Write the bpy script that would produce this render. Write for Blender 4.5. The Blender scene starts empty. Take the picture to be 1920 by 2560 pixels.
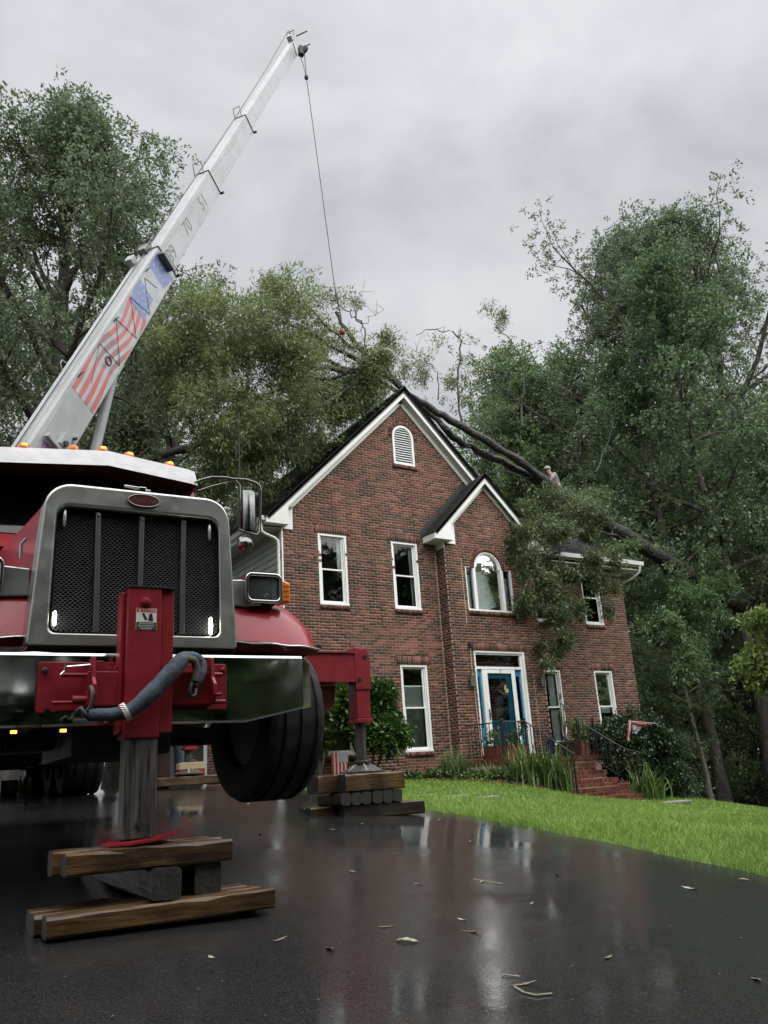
import bpy, bmesh, math, random
import numpy as np
from mathutils import Matrix, Vector

random.seed(7)
RNG = np.random.default_rng(11)
sc = bpy.context.scene
COL = sc.collection
PI = math.pi

# ------------------------------------------------------------------ camera
# camera stands at the origin; x runs along the house front, y into the house, z up
CYAW, CPIT, CROL = (math.radians(a) for a in (33.25, 17.71, -3.67))
FPX = 2060.0


def cam_rows():
    f = np.array([math.sin(CYAW) * math.cos(CPIT), math.cos(CYAW) * math.cos(CPIT), math.sin(CPIT)])
    r = np.array([math.cos(CYAW), -math.sin(CYAW), 0.0])
    u = np.cross(r, f)
    c, s = math.cos(CROL), math.sin(CROL)
    return np.array([c * r + s * u, s * r - c * u, f])


CM = cam_rows()


def ray(x, y):
    return CM.T @ np.array([(x - 960) / FPX, (y - 1280) / FPX, 1.0])


def at_y(x, y, Y):
    d = ray(x, y)
    return d * (Y / d[1])


def at_d(x, y, D):
    d = ray(x, y)
    return d / np.linalg.norm(d) * D


def to_px(P):
    q = np.asarray(P, float) @ CM.T
    return 960 + FPX * q[..., 0] / q[..., 2], 1280 + FPX * q[..., 1] / q[..., 2]


cam_data = bpy.data.cameras.new('camera')
cam = bpy.data.objects.new('camera', cam_data)
COL.objects.link(cam)
R3 = Matrix([list(CM[0]), list(-CM[1]), list(-CM[2])]).transposed()
cam.matrix_world = R3.to_4x4()
cam_data.sensor_fit = 'VERTICAL'
cam_data.sensor_height = 36.0
cam_data.lens = FPX / 2560.0 * 36.0
cam_data.clip_start = 0.05
cam_data.clip_end = 3000.0
sc.camera = cam

# ------------------------------------------------------------------ light: overcast sky + weak broad sun
SUN_ELEV, SUN_AZ = math.radians(64), math.radians(170)      # azimuth from +y towards +x
SKY_GAIN = 0.165
world = bpy.data.worlds.new('World')
sc.world = world
world.use_nodes = True
wn, wl = world.node_tree.nodes, world.node_tree.links
wn.clear()
out = wn.new('ShaderNodeOutputWorld')
bg = wn.new('ShaderNodeBackground')
sky = wn.new('ShaderNodeTexSky')
sky.sky_type = 'NISHITA'
sky.sun_disc = False
sky.sun_elevation = SUN_ELEV
sky.sun_rotation = SUN_AZ
sky.dust_density = 5.0
sky.air_density = 2.0
skyg = wn.new('ShaderNodeMixRGB'); skyg.blend_type = 'MULTIPLY'; skyg.inputs[0].default_value = 1.0
skyg.inputs[2].default_value = (0.012, 0.012, 0.012, 1)
wl.new(sky.outputs[0], skyg.inputs[1])
tc = wn.new('ShaderNodeTexCoord')
mp = wn.new('ShaderNodeMapping'); mp.inputs['Scale'].default_value = (1.0, 1.0, 1.7)
mp.inputs['Rotation'].default_value = (0.0, 0.35, 0.5)
wl.new(tc.outputs['Generated'], mp.inputs[0])
n1 = wn.new('ShaderNodeTexNoise'); n1.inputs['Scale'].default_value = 3.3; n1.inputs['Detail'].default_value = 6; n1.inputs['Roughness'].default_value = 0.52; n1.inputs['Distortion'].default_value = 0.35
wl.new(mp.outputs[0], n1.inputs['Vector'])
cr = wn.new('ShaderNodeValToRGB')
cr.color_ramp.elements[0].position = 0.30; cr.color_ramp.elements[0].color = (0.66, 0.70, 0.75, 1)
cr.color_ramp.elements[1].position = 0.66; cr.color_ramp.elements[1].color = (1.03, 1.055, 1.09, 1)
e = cr.color_ramp.elements.new(0.46); e.color = (0.85, 0.88, 0.92, 1)
wl.new(n1.outputs[0], cr.inputs[0])
gain = wn.new('ShaderNodeMixRGB'); gain.blend_type = 'MULTIPLY'; gain.inputs[0].default_value = 1.0
gain.inputs[2].default_value = (SKY_GAIN, SKY_GAIN, SKY_GAIN, 1)
# overcast skies brighten towards the zenith
sx_ = wn.new('ShaderNodeSeparateXYZ'); wl.new(tc.outputs['Generated'], sx_.inputs[0])
zg = wn.new('ShaderNodeMapRange'); zg.inputs[1].default_value = 0.0; zg.inputs[2].default_value = 1.0; zg.inputs[3].default_value = 0.86; zg.inputs[4].default_value = 1.35
wl.new(sx_.outputs['Z'], zg.inputs[0])
grad = wn.new('ShaderNodeMixRGB'); grad.blend_type = 'MULTIPLY'; grad.inputs[0].default_value = 1.0
wl.new(cr.outputs[0], grad.inputs[1]); wl.new(zg.outputs[0], grad.inputs[2])
wl.new(grad.outputs[0], gain.inputs[1])
mixs = wn.new('ShaderNodeMixRGB'); mixs.inputs[0].default_value = 0.9      # thick cloud over the clear sky
wl.new(skyg.outputs[0], mixs.inputs[1]); wl.new(gain.outputs[0], mixs.inputs[2])
wl.new(mixs.outputs[0], bg.inputs[0])
bg.inputs[1].default_value = 1.0
wl.new(bg.outputs[0], out.inputs[0])

sun_d = bpy.data.lights.new('sun', 'SUN')
sun_d.energy = 1.5
sun_d.angle = math.radians(115)
sun_d.color = (1.0, 0.985, 0.96)
sun = bpy.data.objects.new('sun', sun_d)
COL.objects.link(sun)
sd = Vector((math.sin(SUN_AZ) * math.cos(SUN_ELEV), math.cos(SUN_AZ) * math.cos(SUN_ELEV), math.sin(SUN_ELEV)))
sun.rotation_euler = sd.to_track_quat('Z', 'Y').to_euler()
sun.location = (0, -5, 40)

sc.view_settings.view_transform = 'Standard'
sc.view_settings.look = 'None'
sc.view_settings.gamma = 1.0
sc.view_settings.exposure = 2.07
sc.view_settings.use_curve_mapping = False
sc.cycles.max_bounces = 5
sc.cycles.diffuse_bounces = 2
sc.cycles.glossy_bounces = 3
sc.cycles.transmission_bounces = 3
sc.cycles.transparent_max_bounces = 6
sc.cycles.caustics_reflective = False
sc.cycles.caustics_refractive = False
sc.cycles.use_denoising = True
sc.cycles.use_adaptive_sampling = True
sc.cycles.adaptive_threshold = 0.012
sc.cycles.sample_clamp_indirect = 6.0

# ------------------------------------------------------------------ materials
MATS = {}


def _new(name):
    m = bpy.data.materials.new(name)
    m.use_nodes = True
    nt = m.node_tree
    b = nt.nodes['Principled BSDF']
    return m, nt.nodes, nt.links, b


def mat(name, col, rough=0.5, metal=0.0, var=0.15, scale=6.0, bump=0.0, bscale=60.0, coat=0.0, crough=0.05, spec=0.5,
        emit=None, es=0.0, rvar=0.0, stretch=(1, 1, 1), island=0.0, col2=None, detail=5, cbump=0.0, cbscale=90.0, bdist=0.01):
    m, N, L, b = _new(name)
    t = N.new('ShaderNodeTexCoord')
    mpn = N.new('ShaderNodeMapping'); mpn.inputs['Scale'].default_value = stretch
    L.new(t.outputs['Object'], mpn.inputs[0])
    nz = N.new('ShaderNodeTexNoise'); nz.inputs['Scale'].default_value = scale; nz.inputs['Detail'].default_value = detail
    nz.inputs['Roughness'].default_value = 0.6
    L.new(mpn.outputs[0], nz.inputs['Vector'])
    r = N.new('ShaderNodeValToRGB')
    c1 = [max(0, c * (1 - var)) for c in col]
    c2 = list(col2) if col2 else [min(1, c * (1 + var)) for c in col]
    r.color_ramp.elements[0].position = 0.32; r.color_ramp.elements[0].color = (*c1, 1)
    r.color_ramp.elements[1].position = 0.68; r.color_ramp.elements[1].color = (*c2, 1)
    L.new(nz.outputs[0], r.inputs[0])
    src = r.outputs[0]
    if island > 0:
        g = N.new('ShaderNodeNewGeometry'); oi = N.new('ShaderNodeObjectInfo')
        ad = N.new('ShaderNodeMath'); ad.operation = 'ADD'
        L.new(g.outputs['Random Per Island'], ad.inputs[0]); L.new(oi.outputs['Random'], ad.inputs[1])
        fr = N.new('ShaderNodeMath'); fr.operation = 'FRACT'; L.new(ad.outputs[0], fr.inputs[0])
        mr = N.new('ShaderNodeMapRange'); mr.inputs[3].default_value = 1 - island; mr.inputs[4].default_value = 1 + island
        L.new(fr.outputs[0], mr.inputs[0])
        mu = N.new('ShaderNodeMixRGB'); mu.blend_type = 'MULTIPLY'; mu.inputs[0].default_value = 1
        L.new(src, mu.inputs[1]); L.new(mr.outputs[0], mu.inputs[2])
        src = mu.outputs[0]
    L.new(src, b.inputs['Base Color'])
    b.inputs['Metallic'].default_value = metal
    b.inputs['Roughness'].default_value = rough
    b.inputs['Specular IOR Level'].default_value = spec
    if rvar:
        mr = N.new('ShaderNodeMapRange'); mr.inputs[1].default_value = 0.3; mr.inputs[2].default_value = 0.7
        mr.inputs[3].default_value = max(0.02, rough - rvar); mr.inputs[4].default_value = min(1, rough + rvar)
        nz2 = N.new('ShaderNodeTexNoise'); nz2.inputs['Scale'].default_value = scale * 1.7; nz2.inputs['Detail'].default_value = 4
        L.new(mpn.outputs[0], nz2.inputs['Vector']); L.new(nz2.outputs[0], mr.inputs[0]); L.new(mr.outputs[0], b.inputs['Roughness'])
    if coat:
        b.inputs['Coat Weight'].default_value = coat
        b.inputs['Coat Roughness'].default_value = crough
    if bump:
        nb = N.new('ShaderNodeTexNoise'); nb.inputs['Scale'].default_value = bscale; nb.inputs['Detail'].default_value = 4
        L.new(mpn.outputs[0], nb.inputs['Vector'])
        bp = N.new('ShaderNodeBump'); bp.inputs['Strength'].default_value = bump; bp.inputs['Distance'].default_value = bdist
        L.new(nb.outputs[0], bp.inputs['Height']); L.new(bp.outputs[0], b.inputs['Normal'])
    if cbump:
        vb = N.new('ShaderNodeTexVoronoi'); vb.inputs['Scale'].default_value = cbscale
        L.new(t.outputs['Object'], vb.inputs['Vector'])
        rr = N.new('ShaderNodeValToRGB'); rr.color_ramp.elements[0].color = (1, 1, 1, 1); rr.color_ramp.elements[1].color = (0, 0, 0, 1)
        rr.color_ramp.elements[1].position = 0.28
        L.new(vb.outputs['Distance'], rr.inputs[0])
        bp2 = N.new('ShaderNodeBump'); bp2.inputs['Strength'].default_value = cbump; bp2.inputs['Distance'].default_value = 0.004
        L.new(rr.outputs[0], bp2.inputs['Height'])
        L.new(bp2.outputs[0], b.inputs['Coat Normal' if coat else 'Normal'])
    if emit:
        b.inputs['Emission Color'].default_value = (*emit, 1)
        b.inputs['Emission Strength'].default_value = es
    MATS[name] = m
    return m


def brick_mat(name, stops, wet=0.0):
    m, N, L, b = _new(name)
    g = N.new('ShaderNodeNewGeometry'); oi = N.new('ShaderNodeObjectInfo')
    ad = N.new('ShaderNodeMath'); ad.operation = 'ADD'
    L.new(g.outputs['Random Per Island'], ad.inputs[0]); L.new(oi.outputs['Random'], ad.inputs[1])
    # patches of redder and darker brick across the wall
    nz0 = N.new('ShaderNodeTexNoise'); nz0.inputs['Scale'].default_value = 0.55; nz0.inputs['Detail'].default_value = 2
    L.new(g.outputs['Position'], nz0.inputs['Vector'])
    fr = N.new('ShaderNodeMath'); fr.operation = 'FRACT'; L.new(ad.outputs[0], fr.inputs[0])
    sh = N.new('ShaderNodeMath'); sh.operation = 'MULTIPLY_ADD'; sh.inputs[1].default_value = 0.7; sh.inputs[2].default_value = -0.35
    L.new(nz0.outputs[0], sh.inputs[0])
    a2 = N.new('ShaderNodeMath'); a2.operation = 'ADD'; a2.use_clamp = True
    L.new(fr.outputs[0], a2.inputs[0]); L.new(sh.outputs[0], a2.inputs[1])
    r = N.new('ShaderNodeValToRGB'); r.color_ramp.interpolation = 'LINEAR'
    els = r.color_ramp.elements
    els[0].position, els[0].color = stops[0][0], (*stops[0][1], 1)
    els[1].position, els[1].color = stops[-1][0], (*stops[-1][1], 1)
    for p, c in stops[1:-1]:
        e = els.new(p); e.color = (*c, 1)
    L.new(a2.outputs[0], r.inputs[0])
    nz = N.new('ShaderNodeTexNoise'); nz.inputs['Scale'].default_value = 45; nz.inputs['Detail'].default_value = 5
    L.new(g.outputs['Position'], nz.inputs['Vector'])
    mr = N.new('ShaderNodeMapRange'); mr.inputs[1].default_value = .3; mr.inputs[2].default_value = .7; mr.inputs[3].default_value = .72; mr.inputs[4].default_value = 1.25
    L.new(nz.outputs[0], mr.inputs[0])
    mu = N.new('ShaderNodeMixRGB'); mu.blend_type = 'MULTIPLY'; mu.inputs[0].default_value = 1
    L.new(r.outputs[0], mu.inputs[1]); L.new(mr.outputs[0], mu.inputs[2])
    # damp streaks running down the wall
    mps = N.new('ShaderNodeMapping'); mps.inputs['Scale'].default_value = (1.5, 1.5, .28)
    L.new(g.outputs['Position'], mps.inputs[0])
    ns = N.new('ShaderNodeTexNoise'); ns.inputs['Scale'].default_value = 1.6; ns.inputs['Detail'].default_value = 5; ns.inputs['Roughness'].default_value = .6
    L.new(mps.outputs[0], ns.inputs['Vector'])
    ms = N.new('ShaderNodeMapRange'); ms.inputs[1].default_value = .36; ms.inputs[2].default_value = .62; ms.inputs[3].default_value = .66; ms.inputs[4].default_value = 1.12
    L.new(ns.outputs[0], ms.inputs[0])
    mu2 = N.new('ShaderNodeMixRGB'); mu2.blend_type = 'MULTIPLY'; mu2.inputs[0].default_value = 1
    L.new(mu.outputs[0], mu2.inputs[1]); L.new(ms.outputs[0], mu2.inputs[2])
    L.new(mu2.outputs[0], b.inputs['Base Color'])
    b.inputs['Roughness'].default_value = 0.75 - 0.35 * wet
    b.inputs['Specular IOR Level'].default_value = 0.35
    bp = N.new('ShaderNodeBump'); bp.inputs['Strength'].default_value = 0.5; bp.inputs['Distance'].default_value = 0.006
    L.new(nz.outputs[0], bp.inputs['Height']); L.new(bp.outputs[0], b.inputs['Normal'])
    MATS[name] = m
    return m


def leaf_mat(name, lo, mid, hi, transl=0.25, rough=0.42, spec=0.4):
    m, N, L, b = _new(name)
    g = N.new('ShaderNodeNewGeometry'); oi = N.new('ShaderNodeObjectInfo')
    ad = N.new('ShaderNodeMath'); ad.operation = 'MULTIPLY_ADD'; ad.inputs[1].default_value = 0.22; 
    L.new(oi.outputs['Random'], ad.inputs[0]); L.new(g.outputs['Random Per Island'], ad.inputs[2])
    nz = N.new('ShaderNodeTexNoise'); nz.inputs['Scale'].default_value = 0.9; nz.inputs['Detail'].default_value = 2
    L.new(g.outputs['Position'], nz.inputs['Vector'])
    a2 = N.new('ShaderNodeMath'); a2.operation = 'MULTIPLY_ADD'; a2.inputs[1].default_value = 0.9; 
    L.new(nz.outputs[0], a2.inputs[0])
    a3 = N.new('ShaderNodeMath'); a3.operation = 'SUBTRACT'; a3.inputs[1].default_value = 0.55
    L.new(ad.outputs[0], a3.inputs[0]); L.new(a3.outputs[0], a2.inputs[2])
    r = N.new('ShaderNodeValToRGB')
    r.color_ramp.elements[0].position = 0.05; r.color_ramp.elements[0].color = (*lo, 1)
    r.color_ramp.elements[1].position = 1.0; r.color_ramp.elements[1].color = (*hi, 1)
    e = r.color_ramp.elements.new(0.55); e.color = (*mid, 1)
    L.new(a2.outputs[0], r.inputs[0])
    L.new(r.outputs[0], b.inputs['Base Color'])
    b.inputs['Roughness'].default_value = rough
    b.inputs['Specular IOR Level'].default_value = spec
    tr = N.new('ShaderNodeBsdfTranslucent')
    L.new(r.outputs[0], tr.inputs[0])
    mx = N.new('ShaderNodeMixShader'); mx.inputs[0].default_value = transl
    L.new(b.outputs[0], mx.inputs[1]); L.new(tr.outputs[0], mx.inputs[2])
    L.new(mx.outputs[0], N['Material Output'].inputs[0])
    MATS[name] = m
    return m


def glass_mat(name, tint=(0.85, 0.9, 0.9), rough=0.03, base_reflect=0.0):
    m, N, L, b = _new(name)
    N.remove(b)
    tr = N.new('ShaderNodeBsdfTransparent'); tr.inputs[0].default_value = (*tint, 1)
    gl = N.new('ShaderNodeBsdfGlossy'); gl.inputs['Roughness'].default_value = rough
    fz = N.new('ShaderNodeFresnel'); fz.inputs[0].default_value = 1.5
    sub = N.new('ShaderNodeMath'); sub.operation = 'MULTIPLY_ADD'; sub.inputs[1].default_value = 1.0; sub.inputs[2].default_value = base_reflect
    sub.use_clamp = True
    L.new(fz.outputs[0], sub.inputs[0])
    nz = N.new('ShaderNodeTexNoise'); nz.inputs['Scale'].default_value = 1.5
    bp = N.new('ShaderNodeBump'); bp.inputs['Strength'].default_value = 0.05; bp.inputs['Distance'].default_value = 0.05
    L.new(nz.outputs[0], bp.inputs['Height']); L.new(bp.outputs[0], gl.inputs['Normal'])
    mx = N.new('ShaderNodeMixShader')
    L.new(sub.outputs[0], mx.inputs[0]); L.new(tr.outputs[0], mx.inputs[1]); L.new(gl.outputs[0], mx.inputs[2])
    L.new(mx.outputs[0], N['Material Output'].inputs[0])
    MATS[name] = m
    return m


def asphalt_mat():
    m, N, L, b = _new('wet_asphalt')
    g = N.new('ShaderNodeNewGeometry')
    fine = N.new('ShaderNodeTexNoise'); fine.inputs['Scale'].default_value = 150; fine.inputs['Detail'].default_value = 3
    big = N.new('ShaderNodeTexNoise'); big.inputs['Scale'].default_value = 0.55; big.inputs['Detail'].default_value = 5; big.inputs['Roughness'].default_value = .62
    mid = N.new('ShaderNodeTexNoise'); mid.inputs['Scale'].default_value = 7; mid.inputs['Detail'].default_value = 4
    for n in (fine, big, mid):
        L.new(g.outputs['Position'], n.inputs['Vector'])
    r = N.new('ShaderNodeValToRGB')
    r.color_ramp.elements[0].position = .46; r.color_ramp.elements[0].color = (.004, .0041, .0044, 1)
    r.color_ramp.elements[1].position = .66; r.color_ramp.elements[1].color = (.036, .036, .037, 1)
    L.new(fine.outputs[0], r.inputs[0]); L.new(r.outputs[0], b.inputs['Base Color'])
    b.inputs['Roughness'].default_value = .6
    b.inputs['Specular IOR Level'].default_value = .12
    b.inputs['Coat Weight'].default_value = 1.0
    b.inputs['Coat IOR'].default_value = 1.33
    mr = N.new('ShaderNodeMapRange'); mr.inputs[1].default_value = .36; mr.inputs[2].default_value = .66; mr.inputs[3].default_value = .03; mr.inputs[4].default_value = .14
    L.new(big.outputs[0], mr.inputs[0]); L.new(mr.outputs[0], b.inputs['Coat Roughness'])
    bp = N.new('ShaderNodeBump'); bp.inputs['Strength'].default_value = .55; bp.inputs['Distance'].default_value = .006
    L.new(fine.outputs[0], bp.inputs['Height']); L.new(bp.outputs[0], b.inputs['Normal'])
    # the water film: calm where it is deep, pebbled by the stone where it is thin
    amt = N.new('ShaderNodeMapRange'); amt.inputs[1].default_value = .40; amt.inputs[2].default_value = .64; amt.inputs[3].default_value = .03; amt.inputs[4].default_value = .30
    L.new(big.outputs[0], amt.inputs[0])
    sm = N.new('ShaderNodeTexNoise'); sm.inputs['Scale'].default_value = 110; sm.inputs['Detail'].default_value = 3
    L.new(g.outputs['Position'], sm.inputs['Vector'])
    bp2 = N.new('ShaderNodeBump'); bp2.inputs['Distance'].default_value = .004
    L.new(amt.outputs[0], bp2.inputs['Strength']); L.new(sm.outputs[0], bp2.inputs['Height'])
    bp3 = N.new('ShaderNodeBump'); bp3.inputs['Strength'].default_value = .06; bp3.inputs['Distance'].default_value = .01
    L.new(mid.outputs[0], bp3.inputs['Height']); L.new(bp2.outputs[0], bp3.inputs['Normal'])
    L.new(bp3.outputs[0], b.inputs['Coat Normal'])
    MATS['wet_asphalt'] = m
    return m


def wood_mat(name, dark, light, wet=0.4):
    m, N, L, b = _new(name)
    t = N.new('ShaderNodeTexCoord'); oi = N.new('ShaderNodeObjectInfo')
    ofs = N.new('ShaderNodeVectorMath'); ofs.operation = 'ADD'
    sc_ = N.new('ShaderNodeVectorMath'); sc_.operation = 'SCALE'; sc_.inputs[3].default_value = 30
    cb = N.new('ShaderNodeCombineXYZ')
    for i in range(3):
        L.new(oi.outputs['Random'], cb.inputs[i])
    L.new(cb.outputs[0], sc_.inputs[0]); L.new(sc_.outputs[0], ofs.inputs[1]); L.new(t.outputs['Object'], ofs.inputs[0])
    mpn = N.new('ShaderNodeMapping'); mpn.inputs['Scale'].default_value = (1.2, 14, 14)
    L.new(ofs.outputs[0], mpn.inputs[0])
    nz = N.new('ShaderNodeTexNoise'); nz.inputs['Scale'].default_value = 2.6; nz.inputs['Detail'].default_value = 7; nz.inputs['Roughness'].default_value = .65; nz.inputs['Distortion'].default_value = .4
    L.new(mpn.outputs[0], nz.inputs['Vector'])
    st = N.new('ShaderNodeTexNoise'); st.inputs['Scale'].default_value = 3.0; st.inputs['Detail'].default_value = 4
    L.new(ofs.outputs[0], st.inputs['Vector'])
    r = N.new('ShaderNodeValToRGB')
    r.color_ramp.elements[0].position = .36; r.color_ramp.elements[0].color = (*dark, 1)
    r.color_ramp.elements[1].position = .66; r.color_ramp.elements[1].color = (*light, 1)
    L.new(nz.outputs[0], r.inputs[0])
    r2 = N.new('ShaderNodeValToRGB'); r2.color_ramp.elements[0].position = .34; r2.color_ramp.elements[0].color = (.3, .3, .3, 1); r2.color_ramp.elements[1].position = .6
    L.new(st.outputs[0], r2.inputs[0])
    mu = N.new('ShaderNodeMixRGB'); mu.blend_type = 'MULTIPLY'; mu.inputs[0].default_value = .85
    L.new(r.outputs[0], mu.inputs[1]); L.new(r2.outputs[0], mu.inputs[2])
    L.new(mu.outputs[0], b.inputs['Base Color'])
    b.inputs['Roughness'].default_value = .6 - .3 * wet
    bp = N.new('ShaderNodeBump'); bp.inputs['Strength'].default_value = .5; bp.inputs['Distance'].default_value = .008
    L.new(nz.outputs[0], bp.inputs['Height']); L.new(bp.outputs[0], b.inputs['Normal'])
    MATS[name] = m
    return m


# ------------------------------------------------------------------ mesh helpers
class MB:
    """collects faces for ONE mesh object"""

    def __init__(self):
        self.v, self.f, self.mi, self.cur = [], [], [], 0

    def add(self, verts, faces):
        n = len(self.v)
        self.v.extend([tuple(float(c) for c in p) for p in verts])
        self.f.extend([tuple(i + n for i in fc) for fc in faces])
        self.mi.extend([self.cur] * len(faces))
        return self

    def box(self, x0, x1, y0, y1, z0, z1):
        v = [(x0, y0, z0), (x1, y0, z0), (x1, y1, z0), (x0, y1, z0), (x0, y0, z1), (x1, y0, z1), (x1, y1, z1), (x0, y1, z1)]
        return self.add(v, [(0, 3, 2, 1), (4, 5, 6, 7), (0, 1, 5, 4), (1, 2, 6, 5), (2, 3, 7, 6), (3, 0, 4, 7)])

    def obox(self, c, ax, ay, az, hx, hy, hz):
        c, ax, ay, az = (np.asarray(q, float) for q in (c, ax, ay, az))
        v = []
        for sz in (-1, 1):
            for sx, sy in ((-1, -1), (1, -1), (1, 1), (-1, 1)):
                v.append(c + ax * hx * sx + ay * hy * sy + az * hz * sz)
        return self.add(v, [(0, 3, 2, 1), (4, 5, 6, 7), (0, 1, 5, 4), (1, 2, 6, 5), (2, 3, 7, 6), (3, 0, 4, 7)])

    def prism(self, poly, o, u, w, n, d):
        """polygon (a,b) in the plane o + a*u + b*w, pushed by d along n"""
        o, u, w, n = (np.asarray(q, float) for q in (o, u, w, n))
        k = len(poly)
        A = [o + u * p[0] + w * p[1] for p in poly]
        B = [a + n * d for a in A]
        fs = [tuple(range(k)), tuple(range(2 * k - 1, k - 1, -1))]
        fs += [((i + 1) % k, i, k + i, k + (i + 1) % k) for i in range(k)]
        return self.add(A + B, fs)

    def sheet(self, poly, o, u, w):
        o, u, w = (np.asarray(q, float) for q in (o, u, w))
        return self.add([o + u * p[0] + w * p[1] for p in poly], [tuple(range(len(poly)))])

    def tube(self, pts, r, n=8, cap=True, flat=None):
        P = np.asarray(pts, float)
        k = len(P)
        rr = np.broadcast_to(np.asarray(r, float), (k,))
        T = np.gradient(P, axis=0)
        T /= np.linalg.norm(T, axis=1)[:, None] + 1e-12
        ref = np.array([0, 0, 1.0]) if abs(T[0][2]) < .9 else np.array([1.0, 0, 0])
        N_ = np.cross(T[0], ref); N_ /= np.linalg.norm(N_)
        verts = []
        for i in range(k):
            N_ = N_ - T[i] * (N_ @ T[i]); N_ /= np.linalg.norm(N_) + 1e-12
            B_ = np.cross(T[i], N_)
            for j in range(n):
                a = 2 * PI * j / n
                verts.append(P[i] + rr[i] * (math.cos(a) * N_ + math.sin(a) * B_ * (flat or 1.0)))
        faces = [(i * n + j, i * n + (j + 1) % n, (i + 1) * n + (j + 1) % n, (i + 1) * n + j) for i in range(k - 1) for j in range(n)]
        if cap:
            faces += [tuple(range(n - 1, -1, -1)), tuple((k - 1) * n + j for j in range(n))]
        return self.add(verts, faces)

    def lathe(self, prof, o, axis, n=24, close=False):
        """profile (radius, height along axis)"""
        o, axis = np.asarray(o, float), np.asarray(axis, float)
        axis = axis / np.linalg.norm(axis)
        ref = np.array([0, 0, 1.0]) if abs(axis[2]) < .9 else np.array([1.0, 0, 0])
        u = np.cross(axis, ref); u /= np.linalg.norm(u); w = np.cross(axis, u)
        k = len(prof)
        v = [o + axis * h + r * (math.cos(2 * PI * j / n) * u + math.sin(2 * PI * j / n) * w) for r, h in prof for j in range(n)]
        f = [(i * n + j, i * n + (j + 1) % n, (i + 1) * n + (j + 1) % n, (i + 1) * n + j) for i in range(k - 1) for j in range(n)]
        if close:
            f += [((k - 1) * n + j, (k - 1) * n + (j + 1) % n, (j + 1) % n, j) for j in range(n)]
        else:
            f += [tuple(range(n - 1, -1, -1)), tuple((k - 1) * n + j for j in range(n))]
        return self.add(v, f)

    def sphere(self, c, r, n=12, m=8, sx=1, sy=1, sz=1):
        c = np.asarray(c, float)
        v = [c + np.array([0, 0, r * sz])]
        for i in range(1, m):
            for j in range(n):
                t, a = PI * i / m, 2 * PI * j / n
                v.append(c + r * np.array([sx * math.sin(t) * math.cos(a), sy * math.sin(t) * math.sin(a), sz * math.cos(t)]))
        v.append(c - np.array([0, 0, r * sz]))
        f = [(0, 1 + j, 1 + (j + 1) % n) for j in range(n)]
        for i in range(m - 2):
            f += [(1 + i * n + j, 1 + (i + 1) * n + j, 1 + (i + 1) * n + (j + 1) % n, 1 + i * n + (j + 1) % n) for j in range(n)]
        e = len(v) - 1
        f += [(e, 1 + (m - 2) * n + (j + 1) % n, 1 + (m - 2) * n + j) for j in range(n)]
        return self.add(v, f)

    def grid(self, rows):
        """list of equally long rows of points"""
        k, n = len(rows), len(rows[0])
        v = [p for r in rows for p in r]
        f = [(i * n + j, i * n + j + 1, (i + 1) * n + j + 1, (i + 1) * n + j) for i in range(k - 1) for j in range(n - 1)]
        return self.add(v, f)


def finish(o, smooth=None, bevel=0.0, seg=2):
    if smooth is not None:
        me = o.data
        me.polygons.foreach_set('use_smooth', [True] * len(me.polygons))
        if smooth < 179:
            try:
                me.set_sharp_from_angle(angle=math.radians(smooth))
            except Exception:
                pass
    if bevel:
        md = o.modifiers.new('bevel', 'BEVEL')
        md.width = bevel; md.segments = seg; md.limit_method = 'ANGLE'; md.angle_limit = math.radians(35)
        md.harden_normals = smooth is not None
    return o


def link_mesh(name, mb, mats, parent=None, off=(0, 0, 0), smooth=None, bevel=0.0, seg=2):
    me = bpy.data.meshes.new(name)
    v = np.asarray(mb.v, float) - np.asarray(off, float)
    me.from_pydata(v.tolist(), [], mb.f)
    mats = mats if isinstance(mats, (list, tuple)) else [mats]
    for m in mats:
        me.materials.append(MATS[m] if isinstance(m, str) else m)
    if len(mats) > 1:
        me.polygons.foreach_set('material_index', mb.mi)
    bm = bmesh.new(); bm.from_mesh(me)
    bmesh.ops.recalc_face_normals(bm, faces=bm.faces)
    bm.to_mesh(me); bm.free()
    o = bpy.data.objects.new(name, me)
    COL.objects.link(o)
    o.parent = parent
    return finish(o, smooth, bevel, seg)


def fast_mesh(name, V, F, m, parent=None, off=(0, 0, 0), smooth=False):
    """numpy mesh: V (n,3), F (k,3) or (k,4)"""
    me = bpy.data.meshes.new(name)
    V = np.asarray(V, np.float32) - np.asarray(off, np.float32)
    F = np.asarray(F, np.int32)
    k = F.shape[1]
    me.vertices.add(len(V)); me.vertices.foreach_set('co', V.ravel())
    me.loops.add(F.size); me.loops.foreach_set('vertex_index', F.ravel())
    me.polygons.add(len(F))
    me.polygons.foreach_set('loop_start', np.arange(0, F.size, k, dtype=np.int32))
    me.polygons.foreach_set('loop_total', np.full(len(F), k, dtype=np.int32))
    if smooth:
        me.polygons.foreach_set('use_smooth', np.ones(len(F), bool))
    me.update(calc_edges=True)
    me.materials.append(MATS[m] if isinstance(m, str) else m)
    o = bpy.data.objects.new(name, me)
    COL.objects.link(o)
    o.parent = parent
    return o


def tag(o, label, cat, group=None, kind=None):
    o['label'] = label
    o['category'] = cat
    if group:
        o['group'] = group
    if kind:
        o['kind'] = kind
    return o


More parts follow.
